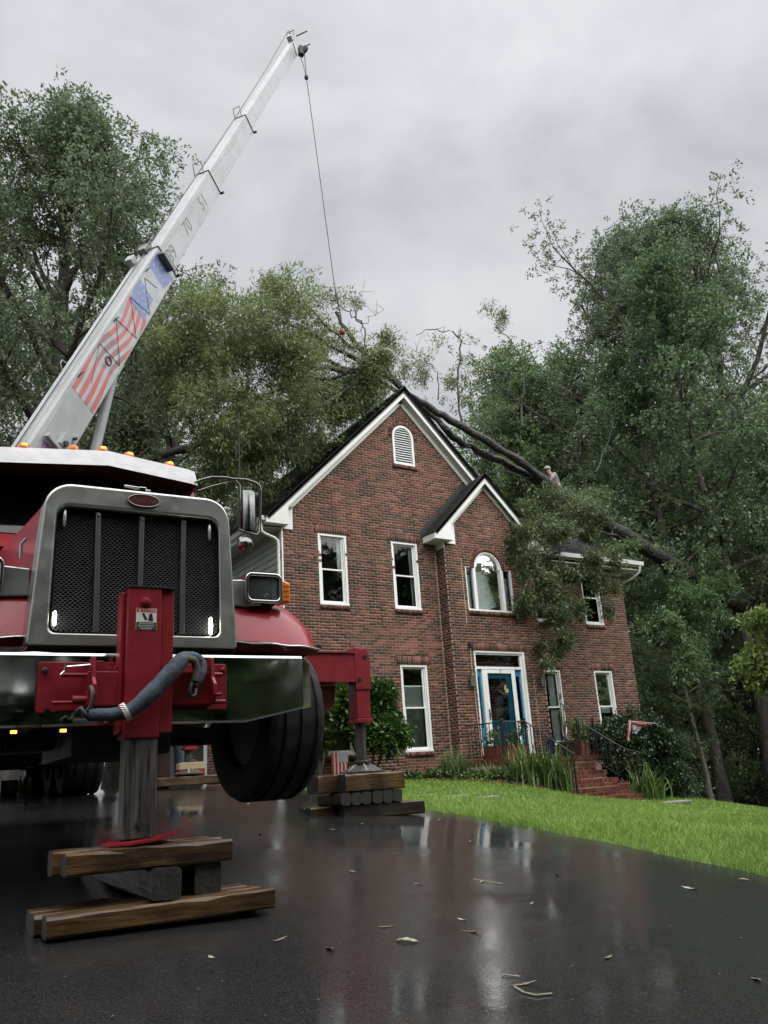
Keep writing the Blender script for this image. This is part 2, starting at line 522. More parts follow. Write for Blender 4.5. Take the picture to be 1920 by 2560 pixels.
class Thing:
    """an Empty at the thing's base; parts are given in world coordinates, or in the thing's own frame when local"""

    def __init__(self, name, label, cat, loc=(0, 0, 0), rz=0.0, group=None, local=False):
        self.root = bpy.data.objects.new(name, None)
        COL.objects.link(self.root)
        self.root.empty_display_size = 0.2
        self.root.location = loc
        self.root.rotation_euler = (0, 0, rz)
        tag(self.root, label, cat, group)
        self.off = (0, 0, loc[2] if local == 'z' else 0) if local else loc

    def part(self, name, mb, m, parent=None, smooth=None, bevel=0.0, seg=2, label=None, kind=None):
        o = link_mesh(name, mb, m, parent or self.root, self.off, smooth, bevel, seg)
        if label:
            o['label'] = label
        if kind:
            o['kind'] = kind
        return o

    def fast(self, name, V, F, m, parent=None, kind=None, smooth=False):
        o = fast_mesh(name, V, F, m, parent or self.root, self.off, smooth)
        if kind:
            o['kind'] = kind
        return o


def copy_tree(o, parent=None):
    c = o.copy(); COL.objects.link(c); c.parent = parent
    for ch in o.children:
        copy_tree(ch, c)
    return c


def text_geo(txt, size=1.0, shear=0.0, extrude=0.0, bold=0.0, spacing=1.0):
    cu = bpy.data.curves.new('lettering', 'FONT')
    cu.body = txt; cu.size = size; cu.shear = shear; cu.extrude = extrude; cu.offset = bold; cu.space_character = spacing
    cu.align_x = 'CENTER'; cu.align_y = 'CENTER'; cu.resolution_u = 4
    o = bpy.data.objects.new('lettering', cu); COL.objects.link(o)
    bpy.context.view_layer.update()
    dg = bpy.context.evaluated_depsgraph_get()
    me = bpy.data.meshes.new_from_object(o.evaluated_get(dg))
    v = [tuple(p.co) for p in me.vertices]; f = [tuple(p.vertices) for p in me.polygons]
    bpy.data.objects.remove(o); bpy.data.curves.remove(cu); bpy.data.meshes.remove(me)
    return v, f


def put_text(mb, txt, o, u, w, n, size, d=0.003, **k):
    v, f = text_geo(txt, size, **k)
    o, u, w, n = (np.asarray(q, float) for q in (o, u, w, n))
    mb.add([o + u * p[0] + w * p[1] + n * (d + p[2]) for p in v], f)
    return mb

# ------------------------------------------------------------------ material library
asphalt_mat()
brick_mat('brick_face', [(0.0, (.048, .032, .026)), (.22, (.078, .042, .031)), (.42, (.120, .050, .036)), (.62, (.152, .060, .041)), (.82, (.188, .075, .052)), (1.0, (.230, .106, .074))])
brick_mat('brick_step', [(0.0, (.085, .030, .020)), (.5, (.140, .045, .030)), (1.0, (.19, .070, .045))], wet=.8)
mat('mortar', (.40, .305, .22), .9, var=.18, scale=9, bump=.3, bscale=120)
mat('caulk', (.42, .34, .24), .7)
mat('trim_white', (.74, .75, .73), .45, var=.06, scale=2.5, rvar=.1)
mat('vinyl_white', (.80, .81, .80), .35, var=.04, scale=3)
mat('siding_grey', (.36, .38, .37), .5, var=.06, scale=2)
mat('soffit', (.55, .56, .53), .6, var=.05)
mat('shingle', (.040, .041, .044), .7, var=.35, scale=60, bump=.8, bscale=220, island=.35)
mat('flashing', (.012, .012, .014), .5, var=.3, scale=20)
mat('door_blue', (.018, .240, .420), .35, var=.10, scale=5)
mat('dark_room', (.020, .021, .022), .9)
mat('garage_wall', (.30, .29, .27), .8)
mat('blind', (.74, .78, .76), .6, var=.05)
mat('shade_cell', (.78, .80, .80), .7, var=.04)
mat('curtain', (.66, .72, .70), .8, var=.10, scale=4)
mat('iron', (.012, .012, .013), .4, var=.3, scale=20)
mat('brass_old', (.10, .085, .045), .45, metal=.7, var=.3, scale=20)
mat('lamp_glass', (.16, .17, .15), .2, var=.2, spec=.6)
mat('cable_tan', (.45, .35, .20), .6)
mat('terracotta', (.20, .060, .032), .6, var=.25, scale=8)
mat('pot_black', (.020, .021, .023), .4)
mat('lantern_blue', (.010, .018, .070), .35)
mat('soil', (.030, .021, .015), .95, var=.4, scale=15, bump=.6, bscale=40)
mat('edging', (.13, .055, .038), .7, var=.35, scale=9, bump=.5)
mat('concrete', (.22, .215, .19), .7, var=.2, scale=6, bump=.3, bscale=50)
mat('ground', (.055, .075, .022), .95, var=.45, scale=1.3, bump=.6, bscale=14)
glass_mat('pane', (.80, .86, .85), .02)
leaf_mat('leaf_oak', (.056, .084, .042), (.115, .165, .082), (.190, .240, .135), .45, rough=.34, spec=.7)
leaf_mat('leaf_willow', (.066, .096, .034), (.150, .205, .072), (.270, .320, .145), .42, rough=.32, spec=.8)
leaf_mat('leaf_wood', (.054, .092, .040), (.110, .178, .076), (.180, .250, .120), .45, rough=.34, spec=.7)
leaf_mat('leaf_pale', (.070, .128, .045), (.135, .215, .080), (.215, .300, .130), .45, rough=.36, spec=.7)
leaf_mat('leaf_lime', (.080, .130, .026), (.145, .215, .045), (.225, .300, .080), .35)
leaf_mat('leaf_shrub', (.025, .062, .014), (.050, .110, .022), (.150, .260, .040), .2, rough=.28, spec=.6)
leaf_mat('leaf_dark', (.014, .034, .013), (.030, .060, .024), (.060, .100, .040), .18, rough=.3, spec=.55)
leaf_mat('leaf_strap', (.055, .105, .022), (.105, .180, .040), (.240, .310, .100), .25, rough=.3, spec=.5)
leaf_mat('blade', (.115, .220, .036), (.210, .355, .062), (.350, .490, .125), .38, rough=.45, spec=.3)
mat('bark', (.055, .048, .042), .85, var=.5, scale=5, bump=1.0, bscale=16, bdist=.05, stretch=(1, 1, .35))
mat('bark_wet', (.014, .0125, .0115), .55, var=.6, scale=5, bump=1.0, bscale=14, bdist=.06, col2=(.046, .044, .040))
mat('bark_pale', (.16, .145, .125), .8, var=.3, scale=8, bump=.8, bscale=24, stretch=(1, 1, .3))
mat('twig', (.055, .050, .044), .7, var=.3, scale=10)

# ------------------------------------------------------------------ ground
GP = np.array([
    (0, 0, -.98), (-5, 0, -.95), (1.75, 4.6, -.64), (-3.5, 5, -.60), (5.3, 3.7, -.82), (5.6, 5.5, -.665), (6, 8.8, -.425), (4.9, 7.9, -.40),
    (2.3, 14, .02), (4.2, 12.8, .0), (7.87, 16.25, -.06), (7.9, 21, .0), (10.9, 16.2, -.18), (12.2, 14.3, -.34), (13.0, 13.2, -.66),
    (14.9, 13.0, -.87), (20, 16.4, -1.06), (21.4, 14.65, -1.55), (12, 8, -1.05), (18, 10, -1.5), (9.5, 3, -1.15), (9, 12, -.37), (26, 20, -1.7),
    (-10, 10, -.3), (-8, 20, .05), (0, -12, -1.7), (10, -12, -2.1), (12, 32, .1), (32, 32, -2.0), (0, 32, .2), (32, 4, -2.4)], float)


def _tps():
    P = GP[:, :2]; n = len(P)
    d = np.linalg.norm(P[:, None] - P[None], axis=2)
    K = np.where(d > 0, d * d * np.log(d + 1e-12), 0) + np.eye(n) * 0.02
    A = np.zeros((n + 3, n + 3)); A[:n, :n] = K
    A[:n, n] = 1; A[:n, n + 1:] = P; A[n, :n] = 1; A[n + 1:, :n] = P.T
    return np.linalg.solve(A, np.concatenate([GP[:, 2], [0, 0, 0]]))


TW = _tps()


def gz(x, y):
    x, y = np.broadcast_arrays(np.asarray(x, float), np.asarray(y, float))
    sh = x.shape
    Q = np.stack([x.ravel(), y.ravel()], 1)
    d = np.linalg.norm(Q[:, None] - GP[None, :, :2], axis=2)
    z = np.where(d > 0, d * d * np.log(d + 1e-12), 0) @ TW[:-3] + TW[-3] + Q @ TW[-2:]
    r = np.hypot(Q[:, 0] - 8, Q[:, 1] - 10)
    w = np.clip((r - 24) / 30, 0, 1); w = w * w * (3 - 2 * w)
    z = (1 - w) * z + w * (-1.3)
    return z.reshape(sh) if sh else float(z[0])


def axis_pts(a, b, step, far):
    core = np.arange(a, b + 1e-6, step)
    out_ = [core]
    s, lo, hi, L, H = step, a, b, [], []
    while hi < far or lo > -far:
        s *= 1.5
        lo -= s; hi += s
        L.append(lo); H.append(hi)
    return np.concatenate([np.array(L[::-1]), core, np.array(H)])


gx, gy = axis_pts(-12, 34, .5, 900), axis_pts(-14, 36, .5, 900)
GXX, GYY = np.meshgrid(gx, gy)
GZZ = gz(GXX, GYY)
V = np.stack([GXX.ravel(), GYY.ravel(), GZZ.ravel()], 1)
ny, nx = GXX.shape
I = np.arange(nx * ny).reshape(ny, nx)
Fq = np.stack([I[:-1, :-1].ravel(), I[:-1, 1:].ravel(), I[1:, 1:].ravel(), I[1:, :-1].ravel()], 1)
g = fast_mesh('ground', V, Fq, 'ground', smooth=True); g['kind'] = 'structure'; g['label'] = 'wet soil and turf ground under lawn and woods'

EDGE = np.array([(-16, 4.3), (-4, 4.7), (1, 5.05), (3.7, 5.3), (5.5, 5.6), (8.8, 6.0), (10, 6.1), (12, 6.25), (14, 6.8), (16, 7.7), (20, 7.8), (34, 7.8)])


def edge_x(y):
    return np.interp(y, EDGE[:, 0], EDGE[:, 1])


ys = np.concatenate([np.arange(-16, 2, .5), np.arange(2, 18, .12), np.arange(18, 33, .5)])
cols = 40
rows = []
for y in ys:
    ex = edge_x(y) + .025 * math.sin(y * 5.1) + .03 * math.sin(y * 1.7 + 1) + random.uniform(-.012, .012)
    rows.append(np.stack([np.linspace(-6, ex, cols), np.full(cols, y)], 1))
Rw = np.array(rows)
zz = gz(Rw[..., 0], Rw[..., 1]) + .018
V = np.concatenate([Rw, zz[..., None]], 2).reshape(-1, 3)
I = np.arange(len(ys) * cols).reshape(len(ys), cols)
Fq = np.stack([I[:-1, :-1].ravel(), I[:-1, 1:].ravel(), I[1:, 1:].ravel(), I[1:, :-1].ravel()], 1)
dw = fast_mesh('driveway', V, Fq, 'wet_asphalt', smooth=True); dw['kind'] = 'structure'; dw['label'] = 'wet black asphalt driveway'


def gd(x, y):
    return float(gz(x, y)) + .018


# ------------------------------------------------------------------ house
HZ = -0.25
house = Thing('brick_house', 'two storey red brick house with steep gable, white trim and blue front door', 'house', (7.87, 16.25, HZ))
YM, YB, YR = 16.25, 15.92, 16.60
XL, XBL, XBR, XR = 7.87, 12.16, 15.05, 19.25
GC, GW = 11.36, 3.49                  # main gable centre and half width
CO = .0677


def sub_iv(iv, a, b):
    o = []
    for p, q in iv:
        if b <= p or a >= q:
            o.append((p, q))
        else:
            if a > p: o.append((p, a))
            if b < q: o.append((b, q))
    return o


class Wall:
    """courses of brick in the plane o + u*U, z, facing n"""

    def __init__(self, o, U, n):
        self.o, self.U, self.n = np.array(o, float), np.array(U, float), np.array(n, float)
        self.bricks, self.mortar, self.odd = [], [], []

    def courses(self, z0, z1, span, holes=(), start=0):
        k = 0
        z = z0
        while z < z1 - .02:
            zt = min(z + CO, z1)
            zm = (z + zt) / 2
            iv = span(zm)
            for h in holes:
                for a, b in h(zm):
                    iv = sub_iv(iv, a, b)
            for a, b in iv:
                if b - a < .015: continue
                self.mortar.append((a, b, z, zt))
                # running bond anchored to the wall origin
                ofs = .1015 if (k + start) % 2 else 0.0
                i0 = math.floor((a - ofs) / .203)
                p = ofs + i0 * .203
                while p < b:
                    l, r = max(p + .0052, a), min(p + .1978, b)
                    if r - l > .03:
                        self.bricks.append((l, r, z + .0052, zt - .0052))
                    p += .203
            z += CO; k += 1

    def soldiers(self, a, b, z, h=.2, proud=.0):
        n = max(1, round((b - a) / .0677)); st = (b - a) / n
        self.mortar.append((a, b, z, z + h))
        for i in range(n):
            self.odd.append(((a + (i + .5) * st, z + h / 2), (1, 0), st / 2 - .0045, h / 2 - .004, proud))

    def sill(self, a, b, z):
        n = max(1, round((b - a) / .0677)); st = (b - a) / n
        for i in range(n):
            self.odd.append(((a + (i + .5) * st, z - .05), (1, 0), st / 2 - .004, .048, .035))

    def arch(self, c, zc, r, h=.12, n=20, a0=0., a1=PI):
        for i in range(n):
            t = a0 + (i + .5) / n * (a1 - a0)
            rm = r + h / 2
            wd = rm * (a1 - a0) / n / 2 - .003
            self.odd.append(((c + rm * math.cos(t), zc + rm * math.sin(t)), (-math.sin(t), math.cos(t)), wd, h / 2 - .003, .012))

    def build(self, T, wallname, pieces=0, occl=None):
        U, n, o = self.U, self.n, self.o
        Z = np.array([0, 0, 1.0])
        mb = MB()
        for a, b, z0, z1 in self.mortar:
            q = o - n * .003
            mb.add([q + U * a + Z * z0, q + U * b + Z * z0, q + U * b + Z * z1, q + U * a + Z * z1], [(0, 1, 2, 3)])
        wall = T.part(wallname, mb, 'mortar')
        B = np.array(self.bricks)
        jit = RNG.uniform(-.001, .002, len(B))
        cen = o + np.outer((B[:, 0] + B[:, 1]) / 2, U) + np.outer((B[:, 2] + B[:, 3]) / 2, Z)
        sel = np.zeros(len(B), bool)
        if pieces:
            full = (B[:, 1] - B[:, 0]) > .18
            px, py = to_px(cen)
            ok = full & occl(px, py, cen)
            dd = np.where(ok, np.linalg.norm(cen, axis=1), 1e9)
            sel[np.argsort(dd)[:pieces]] = True
        # most of the brickwork: one joined part
        R_ = B[~sel]; J = jit[~sel]
        f0 = np.array([(0, 1, 2, 3), (0, 4, 5, 1), (1, 5, 6, 2), (2, 6, 7, 3), (3, 7, 4, 0)])
        vs = []
        for d in (J, np.full(len(J), -.095)):
            for (ia, iz) in ((0, 2), (1, 2), (1, 3), (0, 3)):
                vs.append(o + np.outer(R_[:, ia], U) + np.outer(R_[:, iz], Z) + np.outer(d, n))
        VV = np.stack(vs, 1).reshape(-1, 3)
        FF = (f0[None] + 8 * np.arange(len(R_))[:, None, None]).reshape(-1, 4)
        # soldiers, sills, arch bricks
        vo, k0 = [], len(VV)
        for (c, t, hw, hh, pr) in self.odd:
            tu = U * t[0] + Z * t[1]; tw = -U * t[1] + Z * t[0]
            if t == (1, 0): tu, tw = U, Z
            cc = o + U * c[0] + Z * c[1]
            pj = pr + random.uniform(-.001, .003)
            for d in (pj, -.095):
                for sx, sz in ((-1, -1), (1, -1), (1, 1), (-1, 1)):
                    vo.append(cc + tu * hw * sx + tw * hh * sz + n * d)
        if vo:
            VV = np.concatenate([VV, np.array(vo)])
            FF = np.concatenate([FF, (f0[None] + k0 + 8 * np.arange(len(self.odd))[:, None, None]).reshape(-1, 4)])
        bw = T.fast('brickwork', VV, FF, 'brick_face', wall, kind='stuff')
        if pieces:
            me = bpy.data.meshes.new('brick')
            h, hd = (.1926 / 2, .0573 / 2), .095
            pts = [(-h[0], 0, -h[1]), (h[0], 0, -h[1]), (h[0], 0, h[1]), (-h[0], 0, h[1]), (-h[0], hd, -h[1]), (h[0], hd, -h[1]), (h[0], hd, h[1]), (-h[0], hd, h[1])]
            me.from_pydata(pts, [], [tuple(q) for q in ((0, 1, 2, 3), (1, 0, 4, 5), (2, 1, 5, 6), (3, 2, 6, 7), (0, 3, 7, 4))])
            me.materials.append(MATS['brick_face'])
            for c, j in zip(cen[sel], jit[sel]):
                bo = bpy.data.objects.new('brick', me)
                COL.objects.link(bo); bo.parent = wall
                bo.location = c + n * j - np.array(T.off)
                bo.rotation_euler = (0, random.uniform(-.006, .006), 0)
        return wall


def rect(a, b, z0, z1):
    return lambda z: [(a, b)] if z0 < z < z1 else []


def archhole(c, r, zc):
    return lambda z: [(c - math.sqrt(r * r - (z - zc) ** 2), c + math.sqrt(r * r - (z - zc) ** 2))] if zc <= z < zc + r else []


WM = [(8.77, 9.54, 3.78, 5.48), (10.80, 11.58, 3.78, 5.48), (10.83, 11.61, .47, 2.46), (8.77, 9.54, .47, 2.46)]
wm = Wall((0, YM, 0), (1, 0, 0), (0, -1, 0))
HM = [rect(*w) for w in WM] + [rect(11.05, 11.70, 7.55, 8.33), archhole(11.375, .325, 8.33)]
HM += [rect(w[0] - .1, w[1] + .1, w[3], w[3] + .2) for w in WM] + [archhole(11.375, .445, 8.33)]
HM += [rect(w[0], w[1], w[2] - .1, w[2]) for w in WM]
HM += [rect(11.0, 11.75, 7.45, 7.55)]


def span_main(z):
    if z < 5.75:
        return [(XL, GC + GW)]
    h = GW - (z - 5.75) + .1
    return [(GC - h, GC + h)] if h > .05 else []


wm.courses(-.50, 9.3, span_main, HM)
for w in WM:
    wm.soldiers(w[0] - .1, w[1] + .1, w[3]); wm.sill(w[0], w[1], w[2])
wm.sill(11.0, 11.75, 7.55)
wm.arch(11.375, 8.33, .325, .115, 17)
wm.build(house, 'wall', 300, lambda px, py, c: (px > 870) & (px < 1095) & (py < 1935) & (py > 1560) & ~((px < 1010) & (py > 1690)))

wb = Wall((0, YB, 0), (1, 0, 0), (0, -1, 0))
BW = (12.77, 14.30, 3.78, 4.95)
DO = (12.80, 14.44, .30, 2.79)
HB = [rect(*BW), archhole(13.52, .455, 4.90), rect(*DO), rect(DO[0] - .06, DO[1] + .08, DO[3], DO[3] + .2),
      archhole(13.52, .455 + .118, 4.90), rect(BW[0], BW[1], BW[2] - .1, BW[2])]
BC, BH = 13.60, 1.445


def span_bay(z):
    if z < 5.75:
        return [(XBL, XBR)]
    h = BH - (z - 5.75) + .1
    return [(BC - h, BC + h)] if h > .05 else []


wb.courses(-.9, 7.25, span_bay, HB, 1)
wb.soldiers(DO[0] - .06, DO[1] + .08, DO[3]); wb.sill(BW[0], BW[1], BW[2]); wb.arch(13.52, 4.90, .455, .118, 22)
wb.build(house, 'wall')

wr = Wall((0, YR, 0), (1, 0, 0), (0, -1, 0))
WR = [(17.54, 18.27, 3.75, 5.36), (17.57, 18.30, .48, 2.45), (15.55, 16.29, .48, 2.45), (15.55, 16.29, 3.75, 5.36)]
HR = [rect(*w) for w in WR] + [rect(w[0] - .1, w[1] + .1, w[3], w[3] + .2) for w in WR if w[3] < 4] + [rect(w[0], w[1], w[2] - .1, w[2]) for w in WR]
wr.courses(-1.4, 5.45, lambda z: [(15.0, XR)], HR)
for w in WR:
    wr.sill(w[0], w[1], w[2])
    if w[3] < 4: wr.soldiers(w[0] - .1, w[1] + .1, w[3])
wr.build(house, 'wall')

for nm, X, y0, y1, zt, sgn in (('a', XBL, YB, YM, 5.6, -1), ('b', XBR, YB, YR, 5.6, 1), ('c', XR, YR, 26.0, 5.45, 1)):
    ws = Wall((X, 0, 0), (0, 1, 0), (sgn, 0, 0))
    ws.courses(-1.4 if X > 14 else -.9, zt, lambda z: [(y0 + .005, y1)], (), 1)
    ws.build(house, 'wall')
wl_ = Wall((XL, 0, 0), (0, 1, 0), (-1, 0, 0))
wl_.courses(-.3, 2.65, lambda z: [(YM + .005, 26.0)], [rect(21.1, 25.4, -1, 2.3)])
wl_.build(house, 'wall')

# caulked movement joints and the loose cable by the door
mb = MB().box(12.105, 12.125, YM - .006, YM + .02, -.4, 5.3); mb.box(12.655, 12.672, YB - .006, YB + .02, 3.45, 5.1); mb.box(14.655, 14.665, YB - .005, YB + .02, .2, 2.3)
house.part('caulk_joint', mb, 'caulk')
mb = MB().tube([(12.70, YB - .015, 2.9), (12.68, YB - .02, 2.4), (12.70, YB - .02, 1.7), (12.72, YB - .018, .9), (12.73, YB - .02, .2)], .011, 6)
house.part('cable', mb, 'cable_tan')
house.part('junction_box', MB().box(12.65, 12.75, YB - .07, YB - .001, 2.86, 2.98), 'iron', bevel=.006)

# back shell so the rooms are dark and the house stands from every side
mb = MB().box(7.98, 18.9, 25.7, 26.0, -1.4, 5.4)
mb.box(7.98, 18.9, 17.6, 25.7, -.35, -.30)
house.part('rear_wall', mb, 'siding_grey')
mb = MB()
mb.add([(GC - GW, YM + .13, 5.6), (GC + GW, YM + .13, 5.6), (GC, YM + .13, 5.6 + GW)], [(0, 1, 2)])
mb.box(8.0, 15.0, YM + .12, YM + .125, 2.6, 2.9)
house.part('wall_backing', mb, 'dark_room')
mb = MB().box(7.99, 19.1, 17.75, 17.8, -.3, 5.4); mb.box(7.99, 15.0, 16.4, 17.75, 2.55, 2.6); mb.box(15.0, 19.1, 16.7, 17.75, 2.55, 2.6)
mb.box(7.99, 19.1, 16.45, 17.75, 5.38, 5.42); mb.box(10.0, 10.05, 16.4, 17.75, -.3, 5.4); mb.box(15.1, 15.15, 16.7, 17.75, -.3, 5.4); mb.box(7.99, 19.1, 16.45, 17.75, -.34, -.3)
mb.box(11.7, 11.75, 16.4, 17.75, -.3, 5.4)
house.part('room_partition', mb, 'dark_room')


def pbox(name, mat_, *bx, parent=None, bevel=.004, T=None):
    mb_ = MB()
    for b in bx:
        mb_.box(*b)
    return (T or house).part(name, mb_, mat_, parent, bevel=bevel, seg=1)


def window(w, Y, dress=None, full=True):
    x0, x1, z0, z1 = w
    f = .055
    # outer frame, set back in the opening; its head shows as a soffit from below
    fr = MB()
    ya, yb = Y + .012, Y + .115
    fr.box(x0, x0 + f, ya, yb, z0, z1); fr.box(x1 - f, x1, ya, yb, z0, z1)
    fr.box(x0 + f, x1 - f, ya + .002, yb, z1 - f, z1); fr.box(x0 - .0, x1 + .0, ya - .02, yb, z0, z0 + .05)
    fr.box(x0 + f, x0 + f + .03, ya + .03, yb, z0 + .05, z1 - f); fr.box(x1 - f - .03, x1 - f, ya + .03, yb, z0 + .05, z1 - f)
    win = house.part('window', fr, 'vinyl_white', bevel=.004, seg=1)
    a, b = x0 + f + .03, x1 - f - .03
    zm = (z0 + z1) / 2
    for nm, s0, s1, y in (('upper', zm - .02, z1 - f, Y + .082), ('lower', z0 + .05, zm + .02, Y + .06)):
        s = .038
        mb_ = MB()
        mb_.box(a, a + s, y, y + .03, s0, s1); mb_.box(b - s, b, y, y + .03, s0, s1)
        mb_.box(a + s, b - s, y + .001, y + .03, s0, s0 + s + (.02 if nm == 'lower' else 0)); mb_.box(a + s, b - s, y + .001, y + .03, s1 - s, s1)
        sash = house.part('sash', mb_, 'vinyl_white', win, bevel=.003, seg=1)
        gl = MB().add([(a + s, y + .015, s0 + s), (b - s, y + .015, s0 + s), (b - s, y + .015, s1 - s), (a + s, y + .015, s1 - s)], [(0, 1, 2, 3)])
        house.part('pane', gl, 'pane', win)
    if dress and dress[0] == 'blind':
        zb = z0 + .07 + dress[1]
        mb_ = MB(); z = zb
        while z > z0 + .08:
            mb_.add([(a + .02, Y + .15, z), (b - .02, Y + .15, z), (b - .02, Y + .175, z - .020), (a + .02, Y + .175, z - .020)], [(0, 1, 2, 3)])
            z -= .026
        mb_.box(a + .01, b - .01, Y + .15, Y + .18, zb, zb + .03)
        house.part('blind', mb_, 'blind', win)
    if dress and dress[0] == 'curtain':
        for c0, c1, zb in dress[1]:
            rows_ = []
            for z in np.linspace(zb, z1 - .06, 8):
                rows_.append([(c0 + (c1 - c0) * t, Y + .18 + .022 * math.sin(t * 26 + 1.3 * z) * (1 - .3 * t), z) for t in np.linspace(0, 1, 40)])
            house.part('curtain', MB().grid(rows_), 'curtain', win, smooth=180)
    return win


window(WM[0], YM, ('curtain', [(9.36, 9.52, 4.6)]))
window(WM[1], YM, ('curtain', [(11.42, 11.56, 3.9)]))
window(WM[2], YM, ('blind', 1.42))
window(WM[3], YM, ('blind', 1.2))
window(WR[0], YR)
window(WR[1], YR, ('curtain', [(17.63, 17.85, 1.2), (17.88, 18.24, 1.3)]))
window(WR[2], YR, ('curtain', [(15.6, 15.86, .5), (15.95, 16.2, .5)]))
window(WR[3], YR)

# arched window of the entrance bay
x0, x1, z0, z1 = BW
ya, yb = YB + .012, YB + .12
m0, m1 = 13.065, 13.975
fr = MB()
fr.box(x0, x1, ya - .02, yb, z0, z0 + .05)
fr.box(x0, x0 + .045, ya, yb, z0 + .05, z1); fr.box(x1 - .045, x1, ya, yb, z0 + .05, z1)
for m in (m0, m1):
    fr.box(m - .045, m + .045, ya - .004, yb, z0 + .05, z1 - .0)
fr.box(x0 + .045, m0 - .045, ya + .002, yb, z1 - .05, z1); fr.box(m1 + .045, x1 - .045, ya + .002, yb, z1 - .05, z1)
awin = house.part('window', fr, 'vinyl_white', bevel=.004, seg=1, label='arched three light window over the front door')
for r0, r1, yy in ((.41, .455, ya), (.375, .41, ya + .03)):
    mb = MB(); n = 20
    for i in range(n):
        t0, t1 = PI * i / n, PI * (i + 1) / n
        q = [(13.52 + r * math.cos(t), z_, 4.90 + r * math.sin(t)) for z_ in (yy, yb) for r, t in ((r0, t0), (r1, t0), (r1, t1), (r0, t1))]
        mb.add(q, [(0, 1, 2, 3), (4, 7, 6, 5), (0, 3, 7, 4), (1, 5, 6, 2)])
    house.part('arch_frame', mb, 'vinyl_white', awin)
poly = [(m0 + .045, z0 + .05), (m1 - .045, z0 + .05), (m1 - .045, 4.9)] + [(13.52 + .41 * math.cos(t), 4.9 + .41 * math.sin(t)) for t in np.linspace(.05, PI - .05, 18)] + [(m0 + .045, 4.9)]
house.part('pane', MB().sheet(poly, (0, YB + .075, 0), (1, 0, 0), (0, 0, 1)), 'pane', awin)
for a, b in ((x0 + .045, m0 - .045), (m1 + .045, x1 - .045)):
    house.part('pane', MB().sheet([(a, z0 + .05), (b, z0 + .05), (b, z1 - .05), (a, z1 - .05)], (0, YB + .07, 0), (1, 0, 0), (0, 0, 1)), 'pane', awin)
for a, b, top, sag in ((m0 + .03, m1 - .03, 4.84, True), (x0 + .05, m0 - .05, 4.74, False), (m1 + .05, x1 - .05, 4.74, False)):
    rows_ = []
    zs = np.linspace(z0 + .06, top, 44)
    for i, z in enumerate(zs):
        yo = YB + .16 + (.018 if i % 2 else 0)
        rr = []
        for t in np.linspace(0, 1, 14):
            lift = 0
            if sag and z < z0 + .55:        # the shade hangs crumpled on the sill
                k = (z0 + .55 - z) / .55
                lift = k * (.05 + .30 * max(0, t - .35)) + .04 * k * math.sin(9 * t + 5 * z)
            rr.append((a + (b - a) * t, yo + lift * .15, z + lift * .55))
        rows_.append(rr)
    house.part('shade', MB().grid(rows_), 'shade_cell', awin, label='white pleated shade crumpled at its foot' if sag else None)

# louvred gable vent
vc, vz0, vzc, vr = 11.375, 7.55, 8.33, .325
fr = MB()
fr.box(vc - vr, vc - vr + .06, YM - .012, YM + .09, vz0, vzc); fr.box(vc + vr - .06, vc + vr, YM - .012, YM + .09, vz0, vzc)
fr.box(vc - vr + .06, vc + vr - .06, YM - .010, YM + .09, vz0, vz0 + .05)
n = 18
for i in range(n):
    t0, t1 = PI * i / n, PI * (i + 1) / n
    q = [(vc + r * math.cos(t), y_, vzc + r * math.sin(t)) for y_ in (YM - .012, YM + .09) for r, t in ((vr - .06, t0), (vr, t0), (vr, t1), (vr - .06, t1))]
    fr.add(q, [(0, 1, 2, 3), (4, 7, 6, 5), (0, 3, 7, 4), (1, 5, 6, 2)])
vent = house.part('gable_vent', fr, 'trim_white')
house.part('vent_backing', MB().box(vc - vr, vc + vr, YM + .085, YM + .088, vz0, vzc + vr), 'dark_room', vent)
z = vz0 + .06
while z < vzc + vr - .06:
    h = vr - .055 if z < vzc else math.sqrt(max(.0004, (vr - .055) ** 2 - (z - vzc) ** 2))
    mb = MB().add([(vc - h, YM + .005, z), (vc + h, YM + .005, z), (vc + h, YM + .07, z + .055), (vc - h, YM + .07, z + .055),
                   (vc - h, YM + .005, z + .012), (vc + h, YM + .005, z + .012), (vc + h, YM + .07, z + .067), (vc - h, YM + .07, z + .067)],
                  [(0, 1, 2, 3), (4, 7, 6, 5), (0, 4, 5, 1), (2, 6, 7, 3), (0, 3, 7, 4), (1, 5, 6, 2)])
    house.part('slat', mb, 'trim_white', vent)
    z += .066

# siding, corner board, downspout on the garage side
z = 2.65
while z < 5.5:
    mb = MB().add([(XL - .028, YM + .10, z), (XL - .028, 26, z), (XL - .006, 26, z + .155), (XL - .006, YM + .10, z + .155), (XL + .02, YM + .10, z), (XL + .02, 26, z)],
                  [(0, 1, 2, 3), (0, 4, 5, 1)])
    house.part('siding_board', mb, 'siding_grey')
    z += .15
house.part('corner_board', MB().box(XL - .035, XL + .004, YM - .012, YM + .10, -.1, 5.47), 'trim_white', bevel=.003, seg=1)
Q = [at_y(590 + a / 9.217, 1240 + b / 9.217, 16.17) for a, b in ((560, 560), (575, 700), (590, 800), (660, 865), (880, 960), (960, 1030), (975, 1130), (985, 1950))]
Q[-1][2] = .0
mb = MB().tube(Q, .042, 8, flat=.75)
house.part('downspout', mb, 'trim_white', smooth=60)

# ---------------- roofs
Z3 = np.array([0, 0, 1.0])


